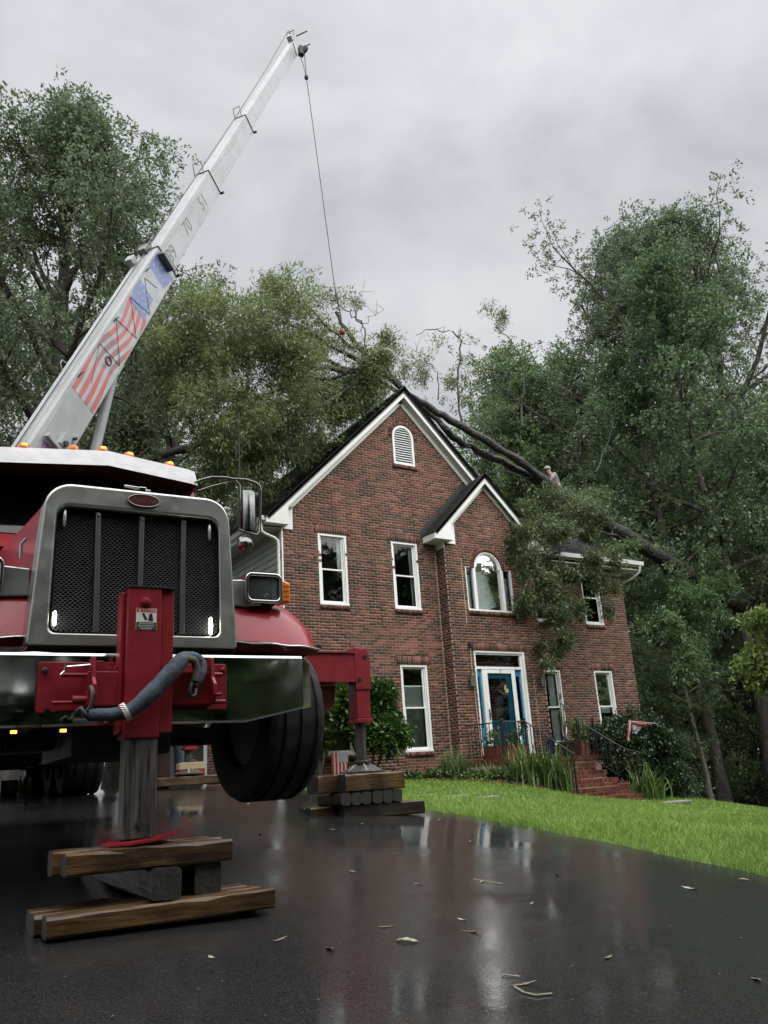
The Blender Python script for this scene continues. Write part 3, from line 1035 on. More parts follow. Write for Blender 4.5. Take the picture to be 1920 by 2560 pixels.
def shingle_slope(e0, e1, r0, r1, expo=.14, tab=.30, T=house, nm='shingle_courses'):
    """tabs laid in courses from the eave e0-e1 up to the ridge r0-r1"""
    e0, e1, r0, r1 = (np.asarray(p, float) for p in (e0, e1, r0, r1))
    up = (r0 - e0); L = np.linalg.norm(up); up /= L
    al = (e1 - e0); W = np.linalg.norm(al); al /= W
    nr = np.cross(al, up); nr *= np.sign(nr[2]) / np.linalg.norm(nr)
    Vs, k = [], 0
    rows_n = int(L / expo)
    for i in range(rows_n):
        t = i * expo
        f0, f1 = t / L, min(1, (t + expo * 1.15) / L)
        a0, b0 = e0 + (r0 - e0) * f0, e1 + (r1 - e1) * f0
        width = np.linalg.norm(b0 - a0)
        x = -tab * random.random()
        while x < width:
            l, r = max(0, x), min(width, x + tab - .008)
            if r - l > .02:
                th = .010 + .006 * random.random()
                d = random.uniform(-.01, .01)
                p = [a0 + al * l + up * d, a0 + al * r + up * d, a0 + al * r + up * expo * 1.15, a0 + al * l + up * expo * 1.15]
                Vs += [q + nr * (th + .004 if j < 2 else .003) for j, q in enumerate(p)] + [p[0] - nr * .002, p[1] - nr * .002]
                k += 1
            x += tab
    Vv = np.array(Vs)
    F = (np.array([(0, 1, 2, 3), (4, 5, 1, 0)])[None] + 6 * np.arange(k)[:, None, None]).reshape(-1, 4)
    return T.fast(nm, Vv, F, 'shingle', kind='stuff')


YF, YK = 16.0, 26.3                     # rake front, back
EX, EZ = 7.36, 5.66                      # left eave tip (top of roof)
PZ = EZ + (GC - EX)
mb = MB()
for s in (-1, 1):
    xe = GC + s * (GC - EX)
    n_ = np.array([s, 0, 1]) / math.sqrt(2)
    A = [np.array([xe, YF, EZ]), np.array([xe, YK, EZ]), np.array([GC, YK, PZ]), np.array([GC, YF, PZ])]
    mb.add([p for p in A] + [p - n_ * .10 for p in A], [(0, 1, 2, 3), (7, 6, 5, 4), (0, 3, 7, 4), (1, 5, 6, 2), (0, 4, 5, 1), (2, 6, 7, 3)])
roof = house.part('roof', mb, 'shingle', label='steep dark shingle roof of the main gable')
for s in (-1, 1):
    xe = GC + s * (GC - EX + .03)
    shingle_slope((xe, YF - .04, EZ - .03), (xe, YK, EZ - .03), (GC, YF - .04, PZ), (GC, YK, PZ))
house.part('ridge_cap', MB().prism([(-.16, -.17), (0, -.005), (.16, -.17), (0, .018)], (GC, YF - .04, PZ + .02), (1, 0, 0), (0, 0, 1), (0, 1, 0), YK - YF), 'shingle')

# right wing roof, 7:12, ridge parallel to the front
RE, RM = (16.18, 5.66), .6
rx0, rx1 = 13.2, 19.72
ry = 21.4; rz = RE[1] + (ry - RE[0]) * RM
mb = MB()
A = [np.array(p) for p in ((rx0, RE[0], RE[1]), (rx1, RE[0], RE[1]), (rx1, ry, rz), (rx0, ry, rz))]
B_ = [np.array(p) for p in ((rx1, 2 * ry - RE[0], RE[1]), (rx0, 2 * ry - RE[0], RE[1]))]
mb.add(A + B_ + [p - Z3 * .12 for p in A + B_], [(0, 1, 2, 3), (3, 2, 4, 5), (6, 9, 8, 7), (9, 11, 10, 8), (0, 6, 7, 1), (1, 7, 8, 2), (2, 8, 10, 4), (0, 3, 9, 6)])
house.part('roof', mb, 'shingle', label='low pitched dark roof of the right wing')
shingle_slope((rx0 + 1.3, RE[0] - .03, RE[1] - .02), (rx1 + .03, RE[0] - .03, RE[1] - .02), (rx0 + 1.3, ry, rz), (rx1 + .03, ry, rz))
mb = MB().prism([(0, 0), (rx1 - 14.6, 0), (rx1 - 14.6, .16), (0, .16)], (14.6, RE[0] - .005, RE[1] - .17), (1, 0, 0), (0, 0, 1), (0, -1, 0), .022)
house.part('fascia', mb, 'trim_white', bevel=.003, seg=1)
house.part('soffit', MB().box(14.6, rx1 - .02, RE[0] + .001, YR + .1, 5.40, 5.42), 'trim_white')
house.part('frieze_board', MB().box(15.06, XR + .02, YR - .022, YR - .002, 5.28, 5.40), 'trim_white')
mb = MB().prism([(RE[0], RE[1] - .02), (RE[0], RE[1] - .18), (ry, rz - .20), (ry, rz - .02)], (rx1 + .002, 0, 0), (0, 1, 0), (0, 0, 1), (1, 0, 0), .025)
house.part('rake_board', mb, 'trim_white')
mb = MB().add([(XR, YR, 5.4), (XR, 2 * ry - YR, 5.4), (XR, ry, rz - .15)], [(0, 1, 2)])
house.part('gable_infill', mb, 'siding_grey')
mb = MB().prism([(0, 0), (.1, 0), (.125, .11), (-.0, .11)], (14.6, RE[0] - .028, RE[1] - .13), (0, -1, 0), (0, 0, 1), (1, 0, 0), rx1 - 14.6)
house.part('gutter', mb, 'trim_white', bevel=.003, seg=1)
Q = [(19.58, 16.1, 5.55), (19.58, 16.12, 5.35), (19.54, 16.4, 5.2), (19.32, 16.95, 5.05), (19.32, 17.05, 4.8), (19.32, 17.05, -1.0)]
house.part('downspout', MB().tube(Q, .04, 8, flat=.75), 'trim_white', smooth=60)


# ---------------- gable trim: rake boards, boxed returns, frieze
def rake(xe, ze, xc, zc, y0, T=house):
    for s in (-1, 1):
        x_ = xc + s * (xc - xe)
        d = np.array([xc - x_, 0, zc - ze], float); L = np.linalg.norm(d); d /= L
        nrm = np.array([-d[2], 0, d[0]]); nrm *= -np.sign(nrm[2])
        st = np.array([x_, y0, ze - .015])
        mb_ = MB()
        mb_.prism([(0, 0), (L, 0), (L - .065, .065), (.0, .065)], st, d, nrm, (0, 1, 0), .05)
        T.part('rake_board', mb_, 'trim_white', bevel=.004, seg=1)
        mb_ = MB()
        mb_.prism([(.07, .063), (L - .063, .063), (L - .187, .187), (.07, .187)], st + np.array([0, .028, 0]), d, nrm, (0, 1, 0), .04)
        T.part('rake_fascia', mb_, 'trim_white', bevel=.004, seg=1)


rake(EX, EZ, GC, PZ, YF)
for s in (-1, 1):
    d = np.array([-s, 0, 1]) / math.sqrt(2); nrm = np.array([-s, 0, -1]) / math.sqrt(2)
    # frieze board flat on the brick under the overhang, soffit between
    st = np.array([GC + s * GW, YM - .03, EZ - .015 + XL - EX])
    L = GW * math.sqrt(2)
    house.part('frieze_board', MB().prism([(-.05, .165), (L + .10 - .165, .165), (L + .10 - .29, .29), (-.05, .29)], st, d, nrm, (0, 1, 0), .028), 'trim_white', bevel=.003, seg=1)
    house.part('soffit', MB().prism([(-.3, .183), (L + .10 - .183, .183), (L + .10 - .17, .17), (-.3, .17)], np.array([GC + s * GW, YF + .06, EZ - .015 + XL - EX]), d, nrm, (0, 1, 0), YM - YF - .05), 'soffit')


def eave_return(x_out, x_in, s, y0, yw, zt, zb, T=house, side_y=None):
    """boxed cornice return: triangular face plus the box under the eave"""
    mb_ = MB()
    x2 = x_out + s * .56
    mb_.prism([(x_out, zb), (x2, zb), (x2, zb + .44), (x_out, zt - .02)], (0, y0 + .012, 0), (1, 0, 0), (0, 0, 1), (0, 1, 0), yw - y0 - .03)
    T.part('eave_return', mb_, 'trim_white', bevel=.004, seg=1)
    x3 = x_out + s * .76
    mb_ = MB().prism([(x_out + s * .47, zb - .045), (x3, zb - .045), (x3, zb + .52), (x_out + s * .47, zb + .3)], (0, yw - .03, 0), (1, 0, 0), (0, 0, 1), (0, 1, 0), .027)
    T.part('frieze_block', mb_, 'trim_white', bevel=.003, seg=1)


eave_return(EX, XL, 1, YF, YM, 5.65, 5.515)
house.part('soffit', MB().box(EX + .005, XL - .005, YM - .04, 26, 5.46, 5.48), 'soffit')
mb = MB().prism([(0, 0), (.075, 0), (.10, .10), (0, .10)], (EX - .002, YF + .05, 5.57), (-1, 0, 0), (0, 0, 1), (0, 1, 0), 10)
house.part('gutter', mb, 'trim_white', bevel=.003, seg=1)
house.part('fascia', MB().box(EX - .001, EX + .02, YM - .03, 26, 5.47, 5.64), 'trim_white')

# ---------------- entrance bay gable
BY, BXE, BZE, BXC = 15.70, 11.76, 5.67, 13.56
BPZ = BZE + (BXC - BXE)
mb = MB()
for s in (-1, 1):
    xe = BXC + s * (BXC - BXE)
    n_ = np.array([s, 0, 1]) / math.sqrt(2)
    yk = 18.4
    A = [np.array([xe, BY, BZE]), np.array([xe, YM - .02 if s < 0 else 16.9, BZE]), np.array([BXC, yk, BPZ]), np.array([BXC, BY, BPZ])]
    if s < 0:
        A[2] = np.array([BXC, YM - .02, BPZ])
    mb.add(A + [p - n_ * .09 for p in A], [(0, 1, 2, 3), (7, 6, 5, 4), (0, 3, 7, 4), (1, 5, 6, 2), (0, 4, 5, 1), (2, 6, 7, 3)])
mb.add([(BXC, YM - .02, BPZ), (BXC - 1.8, 18.2, BZE), (BXC, 18.4, BPZ)], [(0, 1, 2)])
house.part('roof', mb, 'shingle', label='small dark gable roof over the entrance bay')
shingle_slope((BXE - .02, BY - .035, BZE - .02), (BXE - .02, YM - .01, BZE - .02), (BXC, BY - .035, BPZ), (BXC, YM - .01, BPZ), .125, .16)
xe = 2 * BXC - BXE
shingle_slope((xe + .02, BY - .035, BZE - .02), (xe + .02, 16.6, BZE - .02), (BXC, BY - .035, BPZ), (BXC, 16.6, BPZ), .125, .16)
# step flashing against the main wall
k = 0
L = (BXC - BXE)
while k * .068 < L + .2:
    x = BXE + k * .068 - .03
    zf = BZE + (x - BXE)
    house.part('step_flashing', MB().box(x - .03, x + .09, YM - .014 - .001 * (k % 2), YM - .008, zf - .01, zf + .21), 'flashing')
    k += 1
rake(BXE, BZE, BXC, BPZ, BY)
for s in (-1, 1):
    d = np.array([-s, 0, 1]) / math.sqrt(2); nrm = np.array([-s, 0, -1]) / math.sqrt(2)
    st = np.array([BC + s * BH, YB - .03, BZE - .015 + XBL - BXE]); L = BH * math.sqrt(2)
    house.part('frieze_board', MB().prism([(-.05, .165), (L - .165, .165), (L - .29, .29), (-.05, .29)], st, d, nrm, (0, 1, 0), .028), 'trim_white', bevel=.003, seg=1)
eave_return(BXE, XBL, 1, BY, YB, 5.66, 5.50)
eave_return(2 * BXC - BXE, XBR, -1, BY, YB, 5.66, 5.50)
house.part('fascia', MB().box(BXE - .012, BXE + .01, BY + .03, YM - .015, 5.49, 5.645), 'trim_white', bevel=.003, seg=1)
house.part('soffit', MB().box(BXE + .012, XBL + .05, BY + .05, YM - .02, 5.485, 5.497), 'trim_white')
house.part('frieze_board', MB().box(XBL - .022, XBL - .001, YB - .03, YM - .01, 5.34, 5.485), 'trim_white')

# ---------------- front door
x0, x1, z0, z1 = DO
ya = YB + .02; yb = YB + .14
fr = MB()
fr.box(x0, x0 + .06, ya, yb, z0, z1); fr.box(x1 - .13, x1 - .07, ya + .03, yb, z0, z1); fr.box(x1 - .07, x1, ya - .012, yb, z0, z1)
fr.box(x0 + .06, x1 - .13, ya + .03, yb, z1 - .09, z1); fr.box(x0 + .001, x1 - .07, ya - .008, ya + .03, z1 - .05, z1)
fr.box(x0 + .06, x1 - .13, ya + .012, yb, 2.34, 2.405)
fr.box(13.03, 13.09, ya + .02, yb, z0, 2.34); fr.box(14.05, 14.09, ya + .02, yb, z0, 2.34)
fr.box(x0, x1, ya - .03, yb, z0, z0 + .05)
dframe = house.part('door_frame', fr, 'vinyl_white', bevel=.004, seg=1)
house.part('pane', MB().sheet([(x0 + .06, 2.405), (x1 - .13, 2.405), (x1 - .13, z1 - .09), (x0 + .06, z1 - .09)], (0, YB + .10, 0), (1, 0, 0), (0, 0, 1)), 'pane', dframe)
house.part('transom_backing', MB().box(x0, x1, YB + .35, YB + .36, 2.35, 2.8), 'dark_room', dframe)
for a, b in ((x0 + .06, 13.03), (14.09, x1 - .13)):
    mb = MB()
    mb.box(a, a + .045, YB + .10, YB + .14, .35, 2.34); mb.box(b - .045, b, YB + .10, YB + .14, .35, 2.34)
    mb.box(a + .045, b - .045, YB + .101, YB + .14, .35, .95); mb.box(a + .045, b - .045, YB + .101, YB + .14, 2.18, 2.34)
    mb.box(a + .06, b - .06, YB + .093, YB + .1, .45, .86)
    sl = house.part('sidelight', mb, 'door_blue', bevel=.004, seg=1)
    house.part('pane', MB().sheet([(a + .045, .95), (b - .045, .95), (b - .045, 2.18), (a + .045, 2.18)], (0, YB + .12, 0), (1, 0, 0), (0, 0, 1)), 'pane', sl)
    house.part('sidelight_backing', MB().box(a, b, YB + .30, YB + .31, .35, 2.34), 'dark_room', sl)
a, b = 13.09, 14.05
mb = MB()
mb.box(a, a + .10, YB + .03, YB + .06, .35, 2.33); mb.box(b - .09, b, YB + .03, YB + .06, .35, 2.33)
mb.box(a + .10, b - .09, YB + .031, YB + .06, .35, .42); mb.box(a + .10, b - .09, YB + .031, YB + .06, 2.24, 2.33)
storm = house.part('storm_door', mb, 'vinyl_white', bevel=.005, seg=1)
house.part('pane', MB().sheet([(a + .10, .42), (b - .09, .42), (b - .09, 2.24), (a + .10, 2.24)], (0, YB + .045, 0), (1, 0, 0), (0, 0, 1)), 'pane', storm)
mb = MB().box(a + .035, a + .055, YB - .0, YB + .03, 1.12, 1.38); mb.box(a + .04, a + .10, YB - .03, YB - .012, 1.24, 1.26); mb.box(a + .04, a + .052, YB - .03, YB + .0, 1.24, 1.26)
house.part('handle', mb, 'iron', storm)
mb = MB()
mb.box(a + .0, a + .14, YB + .085, YB + .13, .35, 2.33); mb.box(b - .24, b, YB + .085, YB + .13, .35, 2.33)
mb.box(a + .14, b - .24, YB + .086, YB + .13, .35, 1.12); mb.box(a + .14, b - .24, YB + .086, YB + .13, 2.12, 2.33)
mb.box(a + .20, b - .22, YB + .078, YB + .086, .48, 1.02); mb.box(a + .24, b - .26, YB + .072, YB + .078, .53, .97)
bdoor = house.part('door', mb, 'door_blue', bevel=.006, seg=1)
house.part('pane', MB().sheet([(a + .14, 1.12), (b - .24, 1.12), (b - .24, 2.12), (a + .14, 2.12)], (0, YB + .105, 0), (1, 0, 0), (0, 0, 1)), 'pane', bdoor)
house.part('door_backing', MB().box(a, b, YB + .5, YB + .51, .3, 2.4), 'dark_room', bdoor)

# garage opening on the driveway side
mb = MB().box(XL - .04, XL + .06, 20.95, 21.1, -.1, 2.35); mb.box(XL - .04, XL + .06, 25.4, 25.55, -.1, 2.35); mb.box(XL - .04, XL + .06, 21.1, 25.4, 2.3, 2.45)
house.part('garage_frame', mb, 'trim_white', bevel=.006, seg=1)

# ------------------------------------------------------------------ leaves, blades and branches
def leaf_cloud(P, D, n, length, width, spread, rng, droop=.2, fold=.25, jl=.35, out=.6, flat=0.0):
    """n kite-shaped leaves around each twig point P (k,3) with twig direction D (k,3)"""
    k = len(P)
    base = np.repeat(P, n, 0) + rng.normal(0, 1, (k * n, 3)) * spread
    dirs = rng.normal(0, 1, (k * n, 3)); dirs[:, 2] *= (1 - flat)
    dirs = dirs + np.repeat(D, n, 0) * out * 1.6
    dirs[:, 2] -= droop
    dirs /= np.linalg.norm(dirs, axis=1)[:, None] + 1e-9
    ref = rng.normal(0, .55, (k * n, 3)); ref[:, 2] += 1.0
    side = np.cross(dirs, ref); side /= np.linalg.norm(side, axis=1)[:, None] + 1e-9
    nrm = np.cross(side, dirs)
    L = length * (1 + jl * rng.uniform(-1, 1, (k * n, 1)))
    W = width * (1 + jl * rng.uniform(-1, 1, (k * n, 1)))
    a = base
    b = base + dirs * L * .45 + side * W * .5 + nrm * W * fold
    c = base + dirs * L - nrm * W * .25
    d = base + dirs * L * .45 - side * W * .5 + nrm * W * fold
    V_ = np.stack([a, b, c, d], 1).reshape(-1, 3)
    F_ = np.arange(k * n * 4).reshape(-1, 4)
    return V_, F_


def tubes(lines, n=6):
    """list of (points (k,3), radii (k,)) to one quad mesh"""
    Vs, Fs, off = [], [], 0
    ang = np.arange(n) * 2 * PI / n
    ca, sa = np.cos(ang), np.sin(ang)
    for P, r in lines:
        P = np.asarray(P, float); r = np.broadcast_to(np.asarray(r, float), (len(P),))
        T_ = np.gradient(P, axis=0); T_ /= np.linalg.norm(T_, axis=1)[:, None] + 1e-9
        ref = np.where(np.abs(T_[:, 2:3]) < .85, np.array([[0, 0, 1.0]]), np.array([[1.0, 0, 0]]))
        ref = np.repeat(ref[:1], len(P), 0)
        A = np.cross(T_, ref); A /= np.linalg.norm(A, axis=1)[:, None] + 1e-9
        B2 = np.cross(T_, A)
        ring = P[:, None] + r[:, None, None] * (ca[None, :, None] * A[:, None] + sa[None, :, None] * B2[:, None])
        Vs.append(ring.reshape(-1, 3))
        k = len(P)
        i = np.arange(k - 1)[:, None] * n; j = np.arange(n)[None]
        Fs.append((np.stack([i + j, i + (j + 1) % n, i + n + (j + 1) % n, i + n + j], 2).reshape(-1, 4)) + off)
        off += k * n
    return np.concatenate(Vs), np.concatenate(Fs)


def wander(p0, d, L, k, rng, wob=.12, up=0.0):
    d = np.asarray(d, float) / np.linalg.norm(d)
    pts = [np.asarray(p0, float)]
    for i in range(k):
        d = d + rng.normal(0, wob, 3); d[2] += up
        d /= np.linalg.norm(d)
        pts.append(pts[-1] + d * L / k)
    return np.array(pts)


def arching(c, n, h, spread, width, rng, seg=5, lean=1.0, base=.12):
    """a clump of strap leaves arching out of the ground"""
    Vs = []
    for i in range(n):
        a = rng.uniform(0, 2 * PI)
        b0 = np.array([c[0] + rng.normal(0, base), c[1] + rng.normal(0, base), c[2] - .02])
        hh = h * rng.uniform(.55, 1.1); sp = spread * rng.uniform(.2, 1.0) * lean
        o = np.array([math.cos(a), math.sin(a), 0]); s_ = np.array([-math.sin(a), math.cos(a), 0])
        w = width * rng.uniform(.6, 1.2)
        for j in range(seg + 1):
            t = j / seg
            p = b0 + o * sp * t ** 1.8 + np.array([0, 0, hh * (1.55 * t - .75 * t * t * (.5 + sp / max(h, .1)))])
            ww = w * (1 - t ** 2.5) * .5 + .0015
            Vs += [p - s_ * ww, p + s_ * ww]
    m = 2 * (seg + 1)
    f = np.array([(2 * j, 2 * j + 1, 2 * j + 3, 2 * j + 2) for j in range(seg)])
    F_ = (f[None] + m * np.arange(n)[:, None, None]).reshape(-1, 4)
    return np.array(Vs), F_


# ------------------------------------------------------------------ stoop and steps
SX0, SX1, SY0 = 12.28, 15.36, 14.64
steps = Thing('entrance_steps', 'wet red brick steps climbing to the landing at the front door', 'steps', (13.9, 14.0, -.9))
mb = MB().box(SX0, SX1, SY0 + .03, YB - .005, -1.3, .10)
steps.part('landing', mb, 'mortar')
pair = [0]


def brick_run(T, parent, x0, x1, y0, y1, z0, z1, w, axis='x', m='brick_step'):
    """single bricks side by side along x (or y), each its own part"""
    a, b = (x0, x1) if axis == 'x' else (y0, y1)
    n = max(1, round((b - a) / w)); st = (b - a) / n
    key = (round(st, 4), round(y1 - y0, 3), round(x1 - x0, 3), round(z1 - z0, 3), axis, m)
    me = BR_CACHE.get(key)
    if me is None:
        q = MB(); g_ = .0065
        if axis == 'x': q.box(-st / 2 + g_, st / 2 - g_, -(y1 - y0) / 2, (y1 - y0) / 2, -(z1 - z0) / 2 + .003, (z1 - z0) / 2)
        else: q.box(-(x1 - x0) / 2, (x1 - x0) / 2, -st / 2 + g_, st / 2 - g_, -(z1 - z0) / 2 + .003, (z1 - z0) / 2)
        me = bpy.data.meshes.new('brick'); me.from_pydata(q.v, [], q.f); me.materials.append(MATS[m])
        BR_CACHE[key] = me
    for i in range(n):
        o = bpy.data.objects.new('brick', me); COL.objects.link(o); o.parent = parent
        c = a + (i + .5) * st
        p = (c, (y0 + y1) / 2, (z0 + z1) / 2) if axis == 'x' else ((x0 + x1) / 2, c, (z0 + z1) / 2)
        o.location = np.array(p) - np.array(T.off) + np.array([0, random.uniform(-.003, .003), random.uniform(-.003, .002)])


BR_CACHE = {}
lev = [(14.62, .17), (14.32, .0), (14.02, -.17), (13.72, -.35), (13.42, -.53), (13.06, -.70)]
sx0, sx1 = 13.02, 14.80
for i, (y, z) in enumerate(lev[1:]):
    mb = MB().box(sx0 + .004, sx1 - .004, y + .005, SY0 + .02, -1.35, z - .008)
    st_ = steps.part('step', mb, 'mortar')
    yb_ = lev[i][0]
    brick_run(steps, st_, sx0 - .03, sx1 + .03, y - .006, y + .20, z - .092, z, .0725)
    brick_run(steps, st_, sx0, sx1, y, y + .10, z - .168, z - .102, .205)
    brick_run(steps, st_, sx0, sx1, y + .205, yb_ + .0, z - .03, z - .004, .205)
    if i == 4:
        brick_run(steps, st_, sx0, sx1, y, y + .10, z - .26, z - .18, .205)
# landing: rowlock edge and brick faces
ld = steps.part('landing_edge', MB().box(SX0, SX1, SY0 + .02, SY0 + .2, .05, .10), 'mortar')
brick_run(steps, ld, SX0 - .02, SX1 + .02, SY0 - .04, SY0 + .17, .078, .17, .0725)
brick_run(steps, ld, SX0 - .02, SX0 + .19, SY0 + .175, YB - .01, .078, .17, .0725, 'y')
for k, zz_ in enumerate(np.arange(.0, -.75, -.0677)):
    brick_run(steps, ld, SX0, sx0 - .035, SY0, SY0 + .1, zz_, zz_ + .06, .19)
mb = MB().box(SX0 + .20, SX1, SY0 + .18, YB - .01, .1, .165)
steps.part('landing_paving', mb, 'brick_step')
mb = MB().box(12.75, 14.5, YB - .22, YB + .1, .165, .30)
steps.part('threshold', mb, 'brick_step', bevel=.006)


# ------------------------------------------------------------------ iron railings
def railing(label, segs, posts, newel_curl=None):
    p0 = np.array(segs[0][0])
    T = Thing('stair_railing', label, 'railing', (p0[0], p0[1], .17), group='iron railings of the entrance steps')
    for a, b, drop in segs:
        a, b = np.array(a, float), np.array(b, float)
        d = b - a; L = np.linalg.norm(d); hd = d.copy(); hd[2] = 0; Lh = np.linalg.norm(hd)
        T.part('top_rail', MB().tube([a, b], .020, 8, flat=.7), 'iron', smooth=60)
        T.part('bottom_rail', MB().tube([a - Z3 * drop, b - Z3 * drop], .010, 6), 'iron')
        n = max(1, int(Lh / .115))
        for i in range(n):
            t = (i + .5) / n
            q = a + d * t
            T.part('baluster', MB().box(q[0] - .007, q[0] + .007, q[1] - .007, q[1] + .007, q[2] - drop, q[2] - .005), 'iron')
    for p, zb, zt in posts:
        po = T.part('post', MB().box(p[0] - .018, p[0] + .018, p[1] - .018, p[1] + .018, zb, zt), 'iron', bevel=.003, seg=1)
        T.part('finial', MB().sphere((p[0], p[1], zt + .03), .028, 10, 6).tube([(p[0], p[1], zt - .01), (p[0], p[1], zt + .03)], .012, 6), 'iron', po, smooth=60)
    if newel_curl:
        T.part('rail_curl', MB().tube(newel_curl, .019, 8), 'iron', smooth=60)
    return T


railing('black iron railing left of the brick steps, running back to the wall beside the door',
        [((12.31, 15.88, .99), (12.42, 14.68, .99), .74), ((12.42, 14.68, .99), (13.07, 14.66, .99), .74), ((13.07, 14.66, .99), (13.07, 13.28, .22), .70)],
        [((12.42, 14.68), .17, 1.0), ((13.07, 14.66), .17, 1.0), ((13.07, 13.26), -.68, .18)])
railing('black iron railing right of the brick steps with a long curled handrail end',
        [((14.76, 14.72, 1.0), (15.32, 14.74, 1.0), .74), ((14.76, 14.72, 1.0), (14.80, 13.62, .37), .70)],
        [((14.76, 14.72), .17, 1.0), ((15.32, 14.74), .17, 1.0), ((14.80, 13.08), -.88, -.02)],
        [(14.80, 13.62, .37), (14.80, 13.4, .26), (14.80, 13.2, .185), (14.81, 13.05, .165), (14.81, 12.98, .14), (14.80, 13.06, .02), (14.80, 13.08, -.1)])


# ------------------------------------------------------------------ wall lanterns, wreath
def lantern(x, label):
    T = Thing('wall_lantern', label, 'lantern', (x, YB - .09, 1.9), group='brass lanterns beside the front door')
    y = YB - .10
    T.part('bracket', MB().tube([(x, YB - .002, 2.02), (x, YB - .05, 2.10), (x, y, 2.27)], .011, 6), 'brass_old')
    T.part('base', MB().prism([(math.cos(a) * .075, math.sin(a) * .075) for a in np.arange(6) * PI / 3], (x, y, 1.90), (1, 0, 0), (0, 1, 0), (0, 0, 1), .02), 'brass_old')
    for a in np.arange(6) * PI / 3:
        q = np.array([x + .07 * math.cos(a), y + .07 * math.sin(a), 0])
        T.part('frame_bar', MB().tube([q + Z3 * 1.915, q + Z3 * 2.16], .006, 5), 'brass_old')
        a2 = a + PI / 3
        q2 = np.array([x + .07 * math.cos(a2), y + .07 * math.sin(a2), 0])
        T.part('pane', MB().add([q + Z3 * 1.92, q2 + Z3 * 1.92, q2 + Z3 * 2.16, q + Z3 * 2.16], [(0, 1, 2, 3)]), 'lamp_glass')
    T.part('cap', MB().lathe([(.085, 2.16), (.06, 2.205), (.028, 2.23), (.02, 2.26), (.012, 2.29), (.004, 2.31)], (x, y, 0), (0, 0, 1), 6), 'brass_old')


lantern(12.62, 'six sided brass wall lantern left of the blue front door')
lantern(14.89, 'six sided brass wall lantern right of the blue front door')

mat('wicker', (.060, .042, .028), .8, var=.4, scale=40, bump=.6)
mat('petal_pale', (.62, .54, .30), .6, var=.3, scale=30)
mat('ribbon', (.05, .06, .05), .6)
rng = np.random.default_rng(5)
wreath = Thing('hanging_basket', 'round wicker flower basket hanging on the white storm door', 'basket', (13.57, YB - .04, 1.66))
rows_ = []
wc = np.array([13.57, YB - .03, 1.84])
lines = []
for i in range(46):
    ph = rng.uniform(0, 2 * PI); th = rng.uniform(.1, PI - .1)
    r_ = .145 + rng.uniform(-.012, .012)
    a = np.linspace(0, rng.uniform(1.2, 2.6), 7) + ph
    lines.append((np.stack([wc[0] + r_ * np.cos(a) * math.sin(th), wc[1] - .02 - .4 * r_ * np.abs(np.sin(a)), wc[2] + r_ * np.sin(a)], 1), .006))
V, F = tubes(lines, 4)
wreath.fast('wicker_ball', V, F, 'wicker', kind='stuff')
wreath.part('ribbon', MB().tube([(13.57, YB - .02, 2.33), (13.565, YB - .012, 2.1), (13.57, YB - .03, 1.97)], .012, 6, flat=.3), 'ribbon')
for i in range(7):
    c = wc + np.array([rng.uniform(-.02, .12), -.075 - rng.uniform(0, .02), rng.uniform(-.06, .08)])
    mb = MB()
    for a in np.arange(6) * PI / 3:
        p1, p2 = c + .03 * np.array([math.cos(a - .35), -.1, math.sin(a - .35)]), c + .03 * np.array([math.cos(a + .35), -.1, math.sin(a + .35)])
        mb.add([c, p1, c + .042 * np.array([math.cos(a), -.35, math.sin(a)]), p2], [(0, 1, 2, 3)])
    wreath.part('flower', mb, 'petal_pale')


# ------------------------------------------------------------------ pots and planters on the landing
def planter(label, x0, x1, y0, y1, z0, h, m, seed, leafm, n, ll, tall, group='planters on the landing'):
    T = Thing('planter', label, 'planter', ((x0 + x1) / 2, (y0 + y1) / 2, z0), group=group)
    t = .018
    mb = MB()
    o = [(x0 + .02, y0 + .02), (x1 - .02, y0 + .02), (x1 - .02, y1 - .02), (x0 + .02, y1 - .02)]
    p = [(x0, y0), (x1, y0), (x1, y1), (x0, y1)]
    V_ = [(*q, z0) for q in o] + [(*q, z0 + h) for q in p] + [(q[0] + (t if q[0] == x0 else -t), q[1] + (t if q[1] == y0 else -t), z0 + h) for q in p]
    V_ += [(v[0], v[1], z0 + h - .05) for v in V_[8:12]]
    mb.add(V_, [(3, 2, 1, 0)] + [(i, (i + 1) % 4, 4 + (i + 1) % 4, 4 + i) for i in range(4)] + [(4 + i, 4 + (i + 1) % 4, 8 + (i + 1) % 4, 8 + i) for i in range(4)] + [(8 + i, 8 + (i + 1) % 4, 12 + (i + 1) % 4, 12 + i) for i in range(4)])
    pot = T.part('pot', mb, m, bevel=.006)
    T.part('soil', MB().add(V_[12:16], [(0, 1, 2, 3)]), 'soil', pot)
    rg = np.random.default_rng(seed)
    P = np.stack([rg.uniform(x0, x1, n), rg.uniform(y0, y1, n), z0 + h + rg.uniform(0, 1, n) ** 1.2 * tall], 1)
    D = rg.normal(0, .4, (n, 3)); D[:, 2] += .6
    V_, F_ = leaf_cloud(P, D, 5, ll, ll * .55, .05, rg, droop=.2)
    T.fast('foliage', V_, F_, leafm, kind='stuff')
    st = [(np.array([[p_[0], p_[1], z0 + h - .04], p_]), .004) for p_ in P[::3]]
    V_, F_ = tubes(st, 4)
    T.fast('stem', V_, F_, 'leaf_dark', kind='stuff')
    return T


